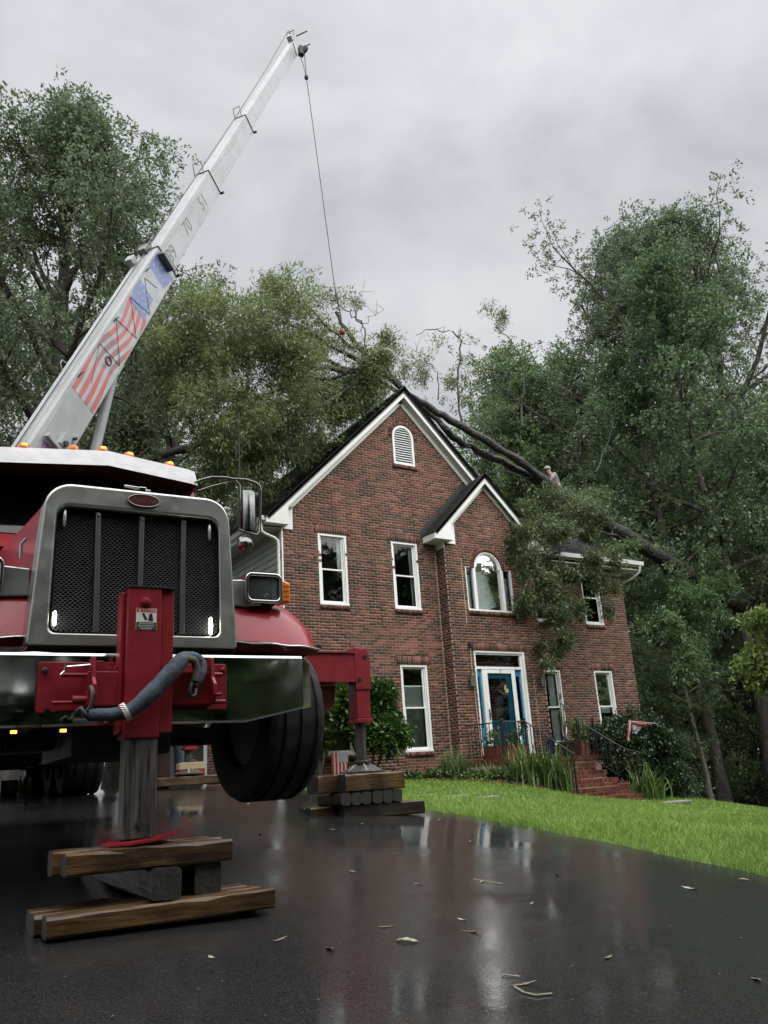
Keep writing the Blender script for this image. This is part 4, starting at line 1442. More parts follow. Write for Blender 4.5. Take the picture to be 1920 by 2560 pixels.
planter('small terracotta trough against the left railing of the landing', 12.52, 12.74, 15.05, 15.55, .165, .33, 'terracotta', 1, 'leaf_pale', 26, .10, .32)
planter('long terracotta trough of leafy plants behind the front railing, by the storm door', 12.66, 13.26, 14.80, 15.06, .165, .33, 'terracotta', 2, 'leaf_shrub', 46, .085, .36)
planter('square terracotta pot with a fern behind the right railing of the landing', 15.0, 15.32, 14.92, 15.2, .165, .36, 'terracotta', 3, 'leaf_lime', 60, .11, .45)


def round_pot(label, x, y, z, r, h, m):
    T = Thing('plant_pot', label, 'pot', (x, y, z), group='round pots on the landing')
    T.part('pot', MB().lathe([(r * .72, 0), (r * .95, h * .85), (r * 1.04, h * .86), (r * 1.04, h), (r * .93, h), (r * .9, h - .06), (.001, h - .06)], (x, y, z), (0, 0, 1), 20), m, smooth=40)
    return T


rp = round_pot('black round pot holding a tall spiky dracaena right of the door', 14.72, 15.12, .165, .21, .36, 'pot_black')
rg = np.random.default_rng(8)
stems = []
Vall, Fall, off_ = [], [], 0
for (sx, sy, sz, nleaf) in [(*at_y(a_, b_, 15.12), n_) for a_, b_, n_ in ((1441, 1713, 20), (1477, 1722, 26), (1399, 1742, 24), (1410, 1766, 30), (1393, 1785, 30), (1415, 1800, 34))]:
    stems.append((np.array([[14.72, 15.12, .45], [(14.72 + sx) / 2 - .03, 15.12, (.45 + sz) / 2], [sx, sy, sz]]), np.array([.016, .013, .010])))
    a = rg.uniform(0, 2 * PI, nleaf); el = rg.uniform(-.5, 1.1, nleaf); L = rg.uniform(.20, .32, nleaf)
    for i in range(nleaf):
        d = np.array([math.cos(a[i]) * math.cos(el[i]), math.sin(a[i]) * math.cos(el[i]), math.sin(el[i])])
        s_ = np.array([-math.sin(a[i]), math.cos(a[i]), 0]) * .008
        p = np.array([sx, sy, sz + rg.uniform(-.10, .05)])
        m_ = p + d * L[i] * .5; e_ = p + d * L[i] - Z3 * L[i] * .25
        Vall += [p - s_ * .6, p + s_ * .6, m_ + s_, m_ - s_, e_]
        Fall += [(off_, off_ + 1, off_ + 2, off_ + 3), (off_ + 3, off_ + 2, off_ + 4, off_ + 4)]
        off_ += 5
mb = MB(); mb.v = [tuple(v) for v in Vall]
for f in Fall:
    mb.f.append(f[:3] if f[2] == f[3] else f); mb.mi.append(0)
mb.f = [f if len(set(f)) == 4 else tuple(dict.fromkeys(f)) for f in mb.f]
rp.part('foliage', mb, 'leaf_wood', kind='stuff')
V, F = tubes(stems, 6)
rp.fast('stem', V, F, 'bark', kind='stuff')

bl = Thing('candle_lantern', 'dark blue box lantern standing beside the black pot by the door', 'lantern', (14.42, 15.35, .165))
bl.part('body', MB().box(14.33, 14.52, 15.26, 15.45, .20, .56), 'lantern_blue', bevel=.01)
bl.part('roof', MB().prism([(-.12, 0), (.12, 0), (.03, .08), (-.03, .08)], (14.425, 15.24, .56), (1, 0, 0), (0, 0, 1), (0, 1, 0), .22), 'iron')
bl.part('base', MB().box(14.31, 14.54, 15.24, 15.47, .165, .20), 'iron')
bl.part('handle', MB().tube([(14.36, 15.35, .62), (14.36, 15.35, .72), (14.425, 15.35, .76), (14.49, 15.35, .72), (14.49, 15.35, .62)], .008, 6), 'iron')

# ------------------------------------------------------------------ flower bed in front of the landing
bx = np.linspace(7.95, 12.95, 40)
front = np.interp(bx, [7.9, 10.0, 10.8, 11.6, 13.0], [15.9, 15.5, 15.0, 14.2, 13.55])
rows_ = []
for t in np.linspace(0, 1, 8):
    yy = front * (1 - t) + np.minimum(16.24, np.where(bx > 12.2, 14.62, 16.24)) * t
    rows_.append([(a, b, float(gz(a, b)) + .03 + .05 * math.sin(PI * min(1, t * 1.3)) + .012 * math.sin(a * 17 + b * 9)) for a, b in zip(bx, yy)])
bed = link_mesh('flower_bed', MB().grid(rows_), 'soil', smooth=180); bed['kind'] = 'structure'; bed['label'] = 'dark soil bed along the house front'
edg = Thing('bed_edging', 'low border of mossy red bricks along the front of the flower bed', 'edging', (11.4, 14.6, -.3))
me_cache = []
for i in range(26):
    x = 10.15 + i * .112
    y = float(np.interp(x, bx, front)); y2 = float(np.interp(x + .1, bx, front))
    ang = math.atan2(y2 - y, .1)
    if not me_cache:
        q = MB().box(-.062, .062, -.05, .05, -.08, .05)
        o = link_mesh('brick', q, 'edging', edg.root, bevel=.008); me_cache.append(o.data)
    else:
        o = bpy.data.objects.new('brick', me_cache[0]); COL.objects.link(o); o.parent = edg.root
        md = o.modifiers.new('bevel', 'BEVEL'); md.width = .008; md.segments = 1
    o.location = np.array([x, y, float(gz(x, y)) + .035 + random.uniform(-.012, .012)]) - np.array(edg.off)
    o.rotation_euler = (random.uniform(-.08, .08), random.uniform(-.08, .08), ang + random.uniform(-.1, .1))


def clump(name, label, c, n, h, spread, width, seed, m='leaf_strap', base=.12, group=None, cat='plant'):
    T = Thing(name, label, cat, (c[0], c[1], float(gz(c[0], c[1]))), group=group)
    rg_ = np.random.default_rng(seed)
    V_, F_ = arching((c[0], c[1], float(gz(c[0], c[1]))), n, h, spread, width, rg_, base=base)
    T.fast('leaf_blades', V_, F_, m, kind='stuff')
    return T


clump('ornamental_grass', 'fine tall ornamental grass tuft by the brick wall left of the landing', (11.35, 15.2), 420, .72, .55, .010, 21, base=.16)
clump('lily_plant', 'broad strap leaved lily clump in front of the landing, nearest the lawn', (12.55, 14.05), 210, .95, .75, .034, 22, base=.22)
clump('lily_plant', 'strap leaved lily clump beside the left newel of the steps', (12.98, 13.75), 170, .98, .70, .034, 23, base=.18)
clump('lily_plant', 'low drooping lily clump between the grass tuft and the landing', (11.95, 14.55), 110, .55, .6, .026, 24, base=.2)
clump('lily_plant', 'arching lily clump at the foot of the steps on the right', (15.25, 13.35), 110, .80, .6, .034, 25, base=.15)
clump('lily_plant', 'small lily clump right of the bottom step under the dark bush', (15.75, 13.55), 60, .55, .55, .03, 26, base=.15)

# low leafy ground cover in the bed
rg = np.random.default_rng(31)
P = np.stack([rg.uniform(10.2, 13.0, 900), np.zeros(900), np.zeros(900)], 1)
fy = np.interp(P[:, 0], bx, front)
P[:, 1] = fy - .05 + rg.uniform(0, .9, 900)
P[:, 2] = gz(P[:, 0], P[:, 1]) + .08 + rg.uniform(0, .06, 900)
D = rg.normal(0, .5, P.shape); D[:, 2] += .7
V, F = leaf_cloud(P, D, 5, .075, .045, .05, rg)
gcv = fast_mesh('ground_cover', V, F, 'leaf_shrub'); tag(gcv, 'low green ground cover in the flower bed', 'ground cover', kind='stuff')


# ------------------------------------------------------------------ shrubs
def shrub(name, label, c, r, h, seed, leafm, twigs, ll, lw, stems=5, clear=.0, lump=7, group=None, spread=.05):
    z0_ = float(gz(c[0], c[1]))
    T = Thing(name, label, 'shrub', (c[0], c[1], z0_), group=group)
    rg_ = np.random.default_rng(seed)
    # lumps of foliage on a rounded dome, uneven outline
    cen = []
    for i in range(lump):
        a = rg_.uniform(0, 2 * PI); q = rg_.uniform(.0, .85)
        cen.append((c[0] + r * q * math.cos(a), c[1] + r * q * math.sin(a), z0_ + clear + (h - clear) * rg_.uniform(.18, .86), rg_.uniform(.22, .52)))
    cen = np.array(cen)
    k = rg_.integers(0, lump, twigs)
    v = rg_.normal(0, 1, (twigs, 3)); v /= np.linalg.norm(v, axis=1)[:, None]
    rad = (rg_.uniform(.35, 1.0, (twigs, 1)) ** .5) * cen[k, 3:4] * np.array([[r, r, (h - clear) * .55]])
    P_ = cen[k, :3] + v * rad
    P_[:, 2] = np.maximum(P_[:, 2], z0_ + .06 + clear * .7)
    D_ = v.copy(); D_[:, 2] += .35
    V_, F_ = leaf_cloud(P_, D_, 7, ll, lw, spread, rg_, droop=.1, out=.8)
    T.fast('foliage', V_, F_, leafm, kind='stuff')
    L_ = []
    for i in range(stems):
        a = 2 * PI * i / stems + rg_.uniform(-.4, .4)
        top = cen[i % lump, :3]
        b = np.array([c[0] + .10 * math.cos(a), c[1] + .10 * math.sin(a), z0_ - .05])
        mid = (b + top) / 2 + rg_.normal(0, .10, 3); mid2 = mid * .5 + top * .5 + rg_.normal(0, .05, 3)
        L_.append((np.array([b, b * .6 + mid * .4 + rg_.normal(0, .04, 3), mid, mid2, top]), np.array([.032, .028, .022, .016, .008])))
    V_, F_ = tubes(L_, 6)
    T.fast('stem', V_, F_, 'bark', smooth=True)
    return T


shrub('camellia_shrub', 'glossy leggy evergreen shrub under the first floor windows beside the outrigger', (9.27, 15.3), .80, 2.08, 41, 'leaf_shrub', 3000, .125, .050, 7, .55, 15)
shrub('camellia_shrub', 'bright tipped evergreen shrub seen between the front tyre and the outrigger leg', (8.15, 15.6), .62, 2.0, 42, 'leaf_shrub', 2000, .125, .050, 5, .45, 11)
shrub('azalea_bush', 'large dark bush at the right house corner with a flag in it', (16.9, 14.2), 1.30, 2.0, 43, 'leaf_dark', 4200, .085, .038, 6, .0, 11)
shrub('azalea_bush', 'dark bush between the steps and the right corner window', (15.95, 15.2), .75, 1.5, 44, 'leaf_dark', 1700, .08, .036, 5, .0, 8)

# ------------------------------------------------------------------ lawn grass and stepping path
rg = np.random.default_rng(99)
N_ = 900000
x = rg.uniform(4.6, 30, N_); y = rg.uniform(1.5, 20, N_)
d = np.hypot(x, y)
keep = (x > edge_x(y) + .015) & (rg.uniform(0, 1, N_) < np.clip((7.5 / d) ** 1.5, 0.05, 1))
fr_ = np.interp(x, bx, front)
keep &= ~((x < 13.0) & (y > fr_ - .05)) & ~((x > sx0 - .1) & (x < sx1 + .05) & (y > 13.02)) & ~((x >= sx1) & (y > 14.6 + .0 * x) & (x < 20)) & ~((x > 12.95) & (x < 15.1) & (y > 14))
keep &= ~((x > 7.0) & (y > 15.9))
keep &= y < 10.2 + np.clip((x - 6.0), 0, 30) * .62 + 2.6
px, py = to_px(np.stack([x, y, gz(x[:], y[:]) if False else np.full(N_, -.9)], 1))
keep &= (px > 500) & (px < 2700) & (d > 3)
x, y, d = x[keep], y[keep], d[keep]
path = (np.abs(y - (11.25 + (x - 8.5) * .08)) < .16) & (x > 6.6) & (x < 10.4)
x, y, d = x[~path], y[~path], d[~path]
n = len(x)
z = gz(x, y)
a = rg.uniform(0, 2 * PI, n)
tall = .045 + .055 * rg.uniform(0, 1, n) ** 2 + .018 * np.sin(x * 1.3 + 2 * np.sin(y * .9)) + .03 * (x - edge_x(y) < .12) * rg.uniform(0, 1, n)
hw = .0032 * np.clip(d / 7, 1, 3.2)
lean = rg.normal(0, .042, (n, 2))
s_ = np.stack([np.cos(a) * hw, np.sin(a) * hw, np.zeros(n)], 1)
b_ = np.stack([x, y, z - .01], 1)
tip = b_ + np.stack([lean[:, 0], lean[:, 1], tall], 1)
mid = b_ + np.stack([lean[:, 0] * .3, lean[:, 1] * .3, tall * .6], 1)
V = np.stack([b_ - s_, b_ + s_, mid + s_ * .8, mid - s_ * .8, tip], 1).reshape(-1, 3)
i5 = 5 * np.arange(n)
F = np.concatenate([np.stack([i5, i5 + 1, i5 + 2], 1), np.stack([i5, i5 + 2, i5 + 3], 1), np.stack([i5 + 3, i5 + 2, i5 + 4], 1)])
lawn = fast_mesh('lawn_grass', V, F, 'blade'); tag(lawn, 'wet bright green lawn grass beside the driveway', 'grass', kind='stuff')
GRASS_N = n
for i in range(3):
    xx = 7.3 + i * .70; yy = 11.25 + (xx + .28 - 8.5) * .08
    T_ = MB().prism([(-.27, -.14), (.25, -.15), (.28, .12), (-.24, .15)], (0, 0, -.03), (1, 0, 0), (0, 1, 0), (0, 0, 1), .05)
    o = link_mesh('stepping_stone', T_, 'concrete', bevel=.01)
    o.location = (xx + .28, yy, float(gz(xx + .28, yy)) - .005); o.rotation_euler = (0, 0, random.uniform(-.1, .1))
    tag(o, ('left', 'middle', 'right')[i] + ' one of three flat stepping stones sunk in the lawn behind the timber stack', 'stepping stone', 'stepping stones in the lawn')
o = link_mesh('stepping_stone', MB().prism([(-.5, -.25), (.5, -.22), (.55, .2), (-.45, .24)], (0, 0, -.03), (1, 0, 0), (0, 1, 0), (0, 0, 1), .05), 'concrete', bevel=.01)
o.location = (15.25, 12.75, float(gz(15.25, 12.75)) + .01); tag(o, 'large pale flagstone at the foot of the brick steps', 'flagstone')

# ------------------------------------------------------------------ flag caught in the bush
mat('cloth_red', (.34, .040, .040), .75, var=.2, scale=12)
mat('cloth_white', (.55, .53, .50), .8, var=.1)
mat('cloth_grey', (.30, .29, .32), .8, var=.2)
fl = Thing('drooping_flag', 'wet red and white striped flag drooping over the dark bush', 'flag', (16.5, 13.9, .6))
A = [at_y(1380 + a / 6.38, 1780 + b / 6.38, 13.85) for a, b in ((1250, 140), (1420, 170), (1630, 185))]
fl.part('pole', MB().tube([at_y(1380 + 1215 / 6.38, 1780 + 140 / 6.38, 13.9), at_y(1380 + 1660 / 6.38, 1780 + 185 / 6.38, 13.75)], .008, 6), 'cloth_white')
pt = lambda a, b, Y=13.84: at_y(1380 + a / 6.38, 1780 + b / 6.38, Y)
rowsA = [[pt(1215, 150), pt(1235, 135, 13.80), pt(1262, 145), pt(1275, 165, 13.80)], [pt(1210, 220), pt(1230, 215, 13.78), pt(1255, 230), pt(1270, 240, 13.80)],
         [pt(1205, 320), pt(1225, 310, 13.78), pt(1250, 300), pt(1262, 310, 13.8)], [pt(1192, 420), pt(1210, 400, 13.78), pt(1225, 380), pt(1245, 380, 13.8)], [pt(1190, 430), pt(1215, 455, 13.78), pt(1240, 470), pt(1252, 440, 13.8)]]
for i in range(3):
    fl.part('stripe', MB().grid([[r[i], r[i + 1]] for r in rowsA]), 'cloth_red' if i % 2 == 0 else 'cloth_white')
rowsB = [[pt(1262, 140), pt(1380, 170, 13.8), pt(1500, 178, 13.84), pt(1625, 178)], [pt(1285, 165, 13.8), pt(1400, 192, 13.77), pt(1500, 195, 13.8), pt(1600, 190)], [pt(1300, 185), pt(1400, 208, 13.8), pt(1490, 212), pt(1560, 205)], [pt(1320, 205, 13.8), pt(1410, 225), pt(1480, 228, 13.8), pt(1530, 218)]]
for i in range(3):
    fl.part('stripe', MB().grid([rowsB[i], rowsB[i + 1]]), 'cloth_red' if i % 2 == 0 else 'cloth_white')
fl.part('canton', MB().grid([[pt(1278, 200), pt(1340, 215, 13.8), pt(1400, 225), pt(1440, 232)], [pt(1285, 280), pt(1320, 290, 13.8), pt(1375, 290), pt(1400, 280)], [pt(1290, 350), pt(1315, 330), pt(1340, 350, 13.8), pt(1355, 340)]]), 'cloth_grey')

# ------------------------------------------------------------------ crane truck
mat('paint_red', (.30, .007, .018), .4, var=.10, scale=2.5, spec=.25, coat=.45, crough=.05, cbump=.25, cbscale=60)
mat('paint_red_old', (.20, .007, .014), .5, var=.22, scale=9, coat=.25, crough=.25, spec=.3, bump=.15, bscale=50)
mat('steel_grille', (.42, .43, .42), .34, metal=.9, var=.10, scale=5, rvar=.06, bump=.03, bscale=200)
mat('steel_polish', (.42, .44, .43), .07, metal=1.0, var=.10, scale=3, rvar=.03)
mat('mirror_steel', (.16, .165, .165), .16, metal=1.0, var=.3, scale=12)
mat('chrome', (.52, .53, .54), .08, metal=1.0, var=.04)
mat('steel_worn', (.042, .040, .036), .45, metal=.6, var=.55, scale=5, stretch=(9, 9, .6), rvar=.15, bump=.3, bscale=30, col2=(.17, .16, .145))
mat('steel_dark', (.045, .045, .047), .45, metal=.6, var=.3, scale=10)
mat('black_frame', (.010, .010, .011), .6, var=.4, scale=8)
mat('mesh_black', (.055, .058, .066), .35, metal=.5, var=.2, scale=20)
mat('radiator', (.003, .003, .004), .9)
mat('bar_grey', (.12, .124, .12), .4, metal=.7, var=.15, scale=10)
mat('rubber', (.006, .006, .0065), .75, var=.4, scale=12, bump=.2, bscale=50)
mat('white_visor', (.36, .36, .37), .5, var=.14, scale=7, spec=.3)
mat('boom_white', (.38, .40, .415), .55, var=.12, scale=2.2, spec=.25)
mat('boom_grey', (.33, .355, .365), .55, var=.10, scale=3, spec=.25)
mat('stain', (.22, .15, .11), .7, var=.4, scale=4)
mat('windshield', (.003, .004, .005), .04, spec=.45, var=.1)
mat('lens_dark', (.05, .055, .055), .08, spec=.7, var=.3, scale=14, coat=1)
mat('amber', (.80, .20, .015), .25, var=.1, coat=.6)
mat('amber_lit', (.85, .25, .02), .3, emit=(1.0, .36, .03), es=1.4)
mat('led_lit', (.9, .9, .8), .3, emit=(1.0, .97, .72), es=9.0)
mat('led_off', (.45, .47, .48), .2, metal=.4, var=.3, scale=60)
mat('badge_red', (.10, .012, .018), .3, coat=.6)
mat('badge_rim', (.22, .20, .20), .3, metal=.8)
mat('decal_white', (.62, .62, .58), .5)
mat('decal_red', (.42, .030, .028), .5)
mat('decal_black', (.015, .015, .016), .5)
mat('flag_red', (.46, .10, .10), .4, var=.15, scale=3)
mat('flag_dark', (.25, .11, .12), .4, var=.2, scale=3)
mat('flag_blue', (.13, .18, .38), .4, var=.15, scale=3)
mat('flag_grey', (.36, .38, .42), .4, var=.1, scale=3)
mat('flag_white', (.40, .42, .44), .5, spec=.25)
mat('number_grey', (.13, .135, .15), .5)
mat('sling_blue', (.030, .052, .085), .75, var=.45, scale=14, bump=.5, bscale=60, col2=(.060, .085, .12))
mat('sling_dirt', (.085, .075, .055), .8, var=.3, scale=20)
mat('rope', (.055, .055, .060), .5, metal=.5)
wood_mat('timber_wet', (.030, .016, .007), (.160, .084, .028), .7)
wood_mat('timber_dark', (.010, .007, .005), (.048, .029, .016), .6)
mat('timber_end', (.024, .022, .020), .7, var=.4, scale=16, bump=.5, bscale=40)

TC = np.array([1.42357, 4.94860, 0.0]); TA = math.radians(-3.38)
TT = np.array([math.cos(TA), math.sin(TA), 0]); TBK = np.array([-math.sin(TA), math.cos(TA), 0])
TZ = -0.62


def tw(s, b, z):
    return TC + TT * s + TBK * b + Z3 * z


def on_b(x, y, b):
    """truck coordinates of pixel x,y in the plane b behind the grille"""
    d = ray(x, y); k = ((TC + TBK * b) @ TBK) / (d @ TBK); p = d * k
    return float((p - TC) @ TT), b, float(p[2])


truck = Thing('crane_truck', 'red and white boom crane truck jacked up on timbers in the driveway', 'crane truck', (TC[0], TC[1], TZ), TA, local='z')
tp = truck.part


def rrect(hw_b, hw_t, z0, z1, rb, rt, n=6, cx=0.):
    """rounded trapezoid outline, anticlockwise from bottom left"""
    pts = []
    for (cx_, cz, r, a0) in ((-hw_b + rb, z0 + rb, rb, PI), (hw_b - rb, z0 + rb, rb, 1.5 * PI), (hw_t - rt, z1 - rt, rt, 0), (-hw_t + rt, z1 - rt, rt, .5 * PI)):
        for i in range(n + 1):
            a = a0 + .5 * PI * i / n
            pts.append((cx + cx_ + r * math.cos(a), cz + r * math.sin(a)))
    return pts


def ring(outer, inner, b0, b1o, b1i):
    mb_ = MB(); k_ = len(outer)
    A = [(p[0], b0, p[1]) for p in outer]; B2 = [(p[0], b0, p[1]) for p in inner]
    C2 = [(p[0], b1o, p[1]) for p in outer]; D2 = [(p[0], b1i, p[1]) for p in inner]
    f = []
    for i in range(k_):
        j = (i + 1) % k_
        f += [(i, j, k_ + j, k_ + i), (i, 2 * k_ + i, 2 * k_ + j, j), (k_ + i, k_ + j, 3 * k_ + j, 3 * k_ + i)]
    return mb_.add(A + B2 + C2 + D2, f)


# grille
outer = rrect(.622, .575, .822, 1.815, .02, .16, 7)
inner = rrect(.507, .500, .898, 1.672, .045, .075, 7)
shell = tp('grille_shell', ring(outer, inner, 0.0, .30, .06), 'steel_grille', smooth=40, bevel=.018, seg=3)
inn2 = rrect(.497, .490, .908, 1.662, .04, .07, 7)
tp('grille_lip', ring(inner, inn2, .012, .05, .05), 'chrome', shell)
tp('radiator', MB().box(-.56, .56, .10, .115, .86, 1.72), 'radiator')
Vs, Fs, o_ = [], [], 0
rowh = .0125
nr_ = int((1.67 - .90) / rowh)
for i in range(nr_):
    z = .902 + i * rowh
    m_ = 72
    xs = np.linspace(-.505, .505, m_)
    zz_ = z + np.where(np.arange(m_) % 2 == i % 2, .0042, -.0042)
    up = np.stack([xs, np.full(m_, .045), zz_ + .0018], 1); lo = np.stack([xs, np.full(m_, .043), zz_ - .0018], 1)
    bk = np.stack([xs, np.full(m_, .052), zz_], 1)
    Vs += [np.concatenate([up, lo, bk])]
    j = np.arange(m_ - 1)
    Fs += [np.stack([o_ + j, o_ + j + 1, o_ + m_ + j + 1, o_ + m_ + j], 1), np.stack([o_ + j, o_ + 2 * m_ + j, o_ + 2 * m_ + j + 1, o_ + j + 1], 1)]
    o_ += 3 * m_
truck.fast('grille_mesh', np.concatenate(Vs), np.concatenate(Fs), 'mesh_black', kind='stuff')
for s in (-.258, .008, .274):
    sb = s + (.02 if s < 0 else (-.0 if s > .1 else .004)) - .016
    tp('grille_bar', MB().prism([(s - .016, 1.655), (s + .016, 1.655), (sb + .030, .905), (sb - .004, .905)], (0, .022, 0), (1, 0, 0), (0, 0, 1), (0, 1, 0), .016), 'bar_grey', bevel=.006)
    tp('rivet', MB().sphere((s, .02, 1.635), .008, 8, 5), 'chrome')
for s, z, h, lit in ((-.452, 1.60, .05, 0), (.445, 1.585, .048, 0), (-.475, .985, .035, 1), (.456, .968, .048, 1)):
    tp('marker_lamp', MB().lathe([(.001, -h - .008), (.009, -h), (.011, 0), (.009, h), (.001, h + .008)], (s, .028, z), (0, 0, 1), 10), 'led_lit' if lit else 'led_off', smooth=60,
       label='lit white strobe in the grille' if lit else None)
# badge
bd = tp('badge', MB().prism([(.098 * math.cos(a), .040 * math.sin(a)) for a in np.linspace(0, 2 * PI, 33)[:-1]], (.008, -.014, 1.745), (1, 0, 0), (0, 0, 1), (0, 1, 0), .02), 'badge_red', bevel=.004)
tp('badge_rim', MB().tube([(.008 + .098 * math.cos(a), -.014, 1.745 + .040 * math.sin(a)) for a in np.linspace(0, 2 * PI, 33)], .0035, 6, cap=False), 'badge_rim', bd)
tp('lettering', put_text(MB(), 'Peterbilt', (.008, -.014, 1.745), (1, 0, 0), (0, 0, 1), (0, -1, 0), .047, shear=.35, d=.002), 'badge_rim', bd)
# hood ornament
mb = MB().box(-.012, .035, .05, .12, 1.80, 1.86); mb.prism([(-.10, 1.862), (.065, 1.843), (.07, 1.850), (-.02, 1.866), (-.10, 1.87)], (0, .07, 0), (1, 0, 0), (0, 0, 1), (0, 1, 0), .03)
tp('hood_ornament', mb, 'chrome', bevel=.006)

tp('hood_latch', MB().tube([(-.640, .20, 1.50), (-.665, .21, 1.47), (-.662, .22, 1.38)], .010, 6), 'chrome', smooth=60)
# hood: rounded sections lofted back to the cab
rows_ = []
for b, hb, ht, zt, r in ((.03, .612, .566, 1.803, .15), (.35, .625, .585, 1.822, .16), (.9, .67, .64, 1.85, .18), (1.5, .74, .71, 1.88, .2), (1.78, .76, .74, 1.89, .2)):
    oc = rrect(hb, ht, .80, zt, .02, r, 6)
    oc = oc[10:] + oc[:4]          # open underneath
    rows_.append([(p[0], b, p[1]) for p in oc])
tp('hood', MB().grid(rows_), 'paint_red', smooth=60)


def fender(sgn):
    rows__ = []
    nb, nu = 26, 16
    for i in range(nb + 1):
        t = i / nb
        b = .16 + 1.62 * t
        # nose rises quickly, runs level over the wheel and falls behind it
        g_ = min(1, (1 - (1 - min(1, t / .42)) ** 2.3)) ** .55 if t < .42 else 1.0
        if t > .8: g_ = 1 - ((t - .8) / .2) ** 2 * .25
        r__ = []
        for j in range(nu + 1):
            u = j / nu
            s = .58 + .745 * u * (0.965 + .035 * g_)
            hgt = (1 - u ** 4.2) ** (1 / 2.4) if u < 1 else 0
            z = .885 + (.445) * g_ * hgt + .02 * (1 - u)
            r__.append((sgn * s, b + .10 * (u ** 3) * (1 - t), z))
        rows__.append(r__)
    mb_ = MB().grid(rows__)
    f_ = tp('fender', mb_, 'paint_red', smooth=180)
    front = [p for p in rows__[0]]
    tp('fender_strip', MB().tube([(p[0], p[1] - .012, p[2] - .012 + .004 * math.sin(i * 1.1)) for i, p in enumerate(front)], .017, 8, flat=.5), 'chrome', f_, smooth=60)
    edge = [r_[-1] for r_ in rows__]
    tp('fender_flare', MB().tube([(p[0] + sgn * .01, p[1], p[2] - .0) for p in edge], .020, 8), 'rubber', f_, smooth=60)
    skirt = [[(p[0], p[1], p[2]) for p in front], [(p[0], p[1] + .03, p[2] - .06) for p in front]]
    tp('fender_skirt', MB().grid(skirt), 'paint_red', f_)
    return f_


fender(1); fender(-1)


def headlight(sgn):
    c = .885 * sgn
    z0_, z1_, hw_ = 1.168, 1.382, .136
    zc = (z0_ + z1_) / 2
    body = rrect(hw_, hw_, z0_, z1_, .05, .05, 5, c)
    bez = rrect(hw_ - .026, hw_ - .026, z0_ + .026, z1_ - .026, .03, .03, 5, c)
    lens = rrect(hw_ - .030, hw_ - .030, z0_ + .030, z1_ - .030, .03, .03, 5, c)
    h_ = tp('headlight', ring(body, bez, .19, .40, .225), 'chrome', smooth=50, bevel=.01, label='rectangular headlight pod in a chrome bezel')
    tp('gasket', ring(bez, lens, .215, .24, .24), 'rubber', h_)
    mb_ = MB().add([(p[0], .222 - .012 * (1 - ((p[0] - c) / hw_) ** 2), p[1]) for p in lens] + [(c, .203, zc)], [(i, (i + 1) % len(lens), len(lens)) for i in range(len(lens))])
    tp('lens', mb_, 'lens_dark', h_, smooth=180)
    tp('reflector', MB().lathe([(.008, 0), (.035, .0), (.06, -.02)], (c, .2165, zc), (0, -1, 0), 14).box(c - .045, c + .045, .2105, .2135, zc + .028, zc + .038), 'bar_grey', h_)
    mb_ = MB().prism([(c + sgn * (hw_ + .002), z0_ + .015), (c + sgn * (hw_ + .075), z0_ + .025), (c + sgn * (hw_ + .078), z1_ - .05), (c + sgn * (hw_ + .002), z1_ - .022)], (0, .245, 0), (1, 0, 0), (0, 0, 1), (0, 1, 0), .11)
    tp('turn_signal', mb_, 'amber', h_, bevel=.014, seg=3)
    for k_ in range(4):
        tp('lens_rib', MB().box(c + sgn * (hw_ + .012) - .002, c + sgn * (hw_ + .068) + .002, .241, .246, z0_ + .035 + k_ * .035, z0_ + .04 + k_ * .035) if sgn > 0 else MB().box(c - hw_ - .068, c - hw_ - .012, .241, .246, z0_ + .035 + k_ * .035, z0_ + .04 + k_ * .035), 'amber', h_)
    mb_ = MB().prism([(sgn * .60, 1.16), (c - sgn * hw_ + sgn * .02, 1.15), (c, 1.165), (c, 1.19), (c - sgn * hw_, 1.34), (sgn * .60, 1.33)], (0, .25, 0), (1, 0, 0), (0, 0, 1), (0, 1, 0), .12)
    tp('lamp_bracket', mb_, 'steel_grille', h_, bevel=.008)
    return h_


headlight(1); headlight(-1)

# bumper: polished plate with swept-back ends and rising lower corners
prof = [(-1.15, .07), (-1.0, -.150), (1.0, -.150), (1.15, .07)]
top = .755
low = {-1.15: .455, -1.0: .43, 1.0: .43, 1.15: .455}
mb = MB()
stations = [(-1.15, .07, .460), (-1.0, -.15, .432), (-.78, -.15, .360), (0, -.15, .362), (.62, -.15, .357), (1.0, -.15, .432), (1.15, .07, .460)]
rows_ = []
for s, b, zl in stations:
    ss = math.copysign(.97 * abs(s), s)
    zk = .018 * math.exp(-((s + .62) / .05) ** 2)
    rows_.append([(s, b + .06, top + zk), (s, b + .012, top + .004 + zk), (s, b, top - .012), (s, b, top - .026), (s, b, (top + zl) / 2), (s, b, zl + .026), (s, b, zl + .012), (s, b + .012, zl), (s, b + .05, zl)])
dense = []
for a_, b_ in zip(rows_[:-1], rows_[1:]):
    for t in np.linspace(0, 1, 9)[:-1]:
        dense.append([tuple(np.array(p) * (1 - t) + np.array(q) * t) for p, q in zip(a_, b_)])
dense.append(rows_[-1])
for r_ in dense:
    for i_ in range(9):
        s = r_[i_][0]
        zk = .016 * math.exp(-((s + .62) / .035) ** 2) if i_ < 2 else 0
        r_[i_] = (r_[i_][0], r_[i_][1] + .0010 * math.sin(s * 7) * math.sin(r_[i_][2] * 11) if abs(s) < .98 and 2 < i_ < 6 else r_[i_][1], r_[i_][2] + zk)
tp('bumper', MB().grid(dense), 'steel_polish', smooth=12)
for s in (-.66, -.41):
    tp('marker_lamp', MB().box(s - .015, s + .015, -.10, -.08, .335, .350), 'amber_lit', label='small lit amber lamp under the bumper')

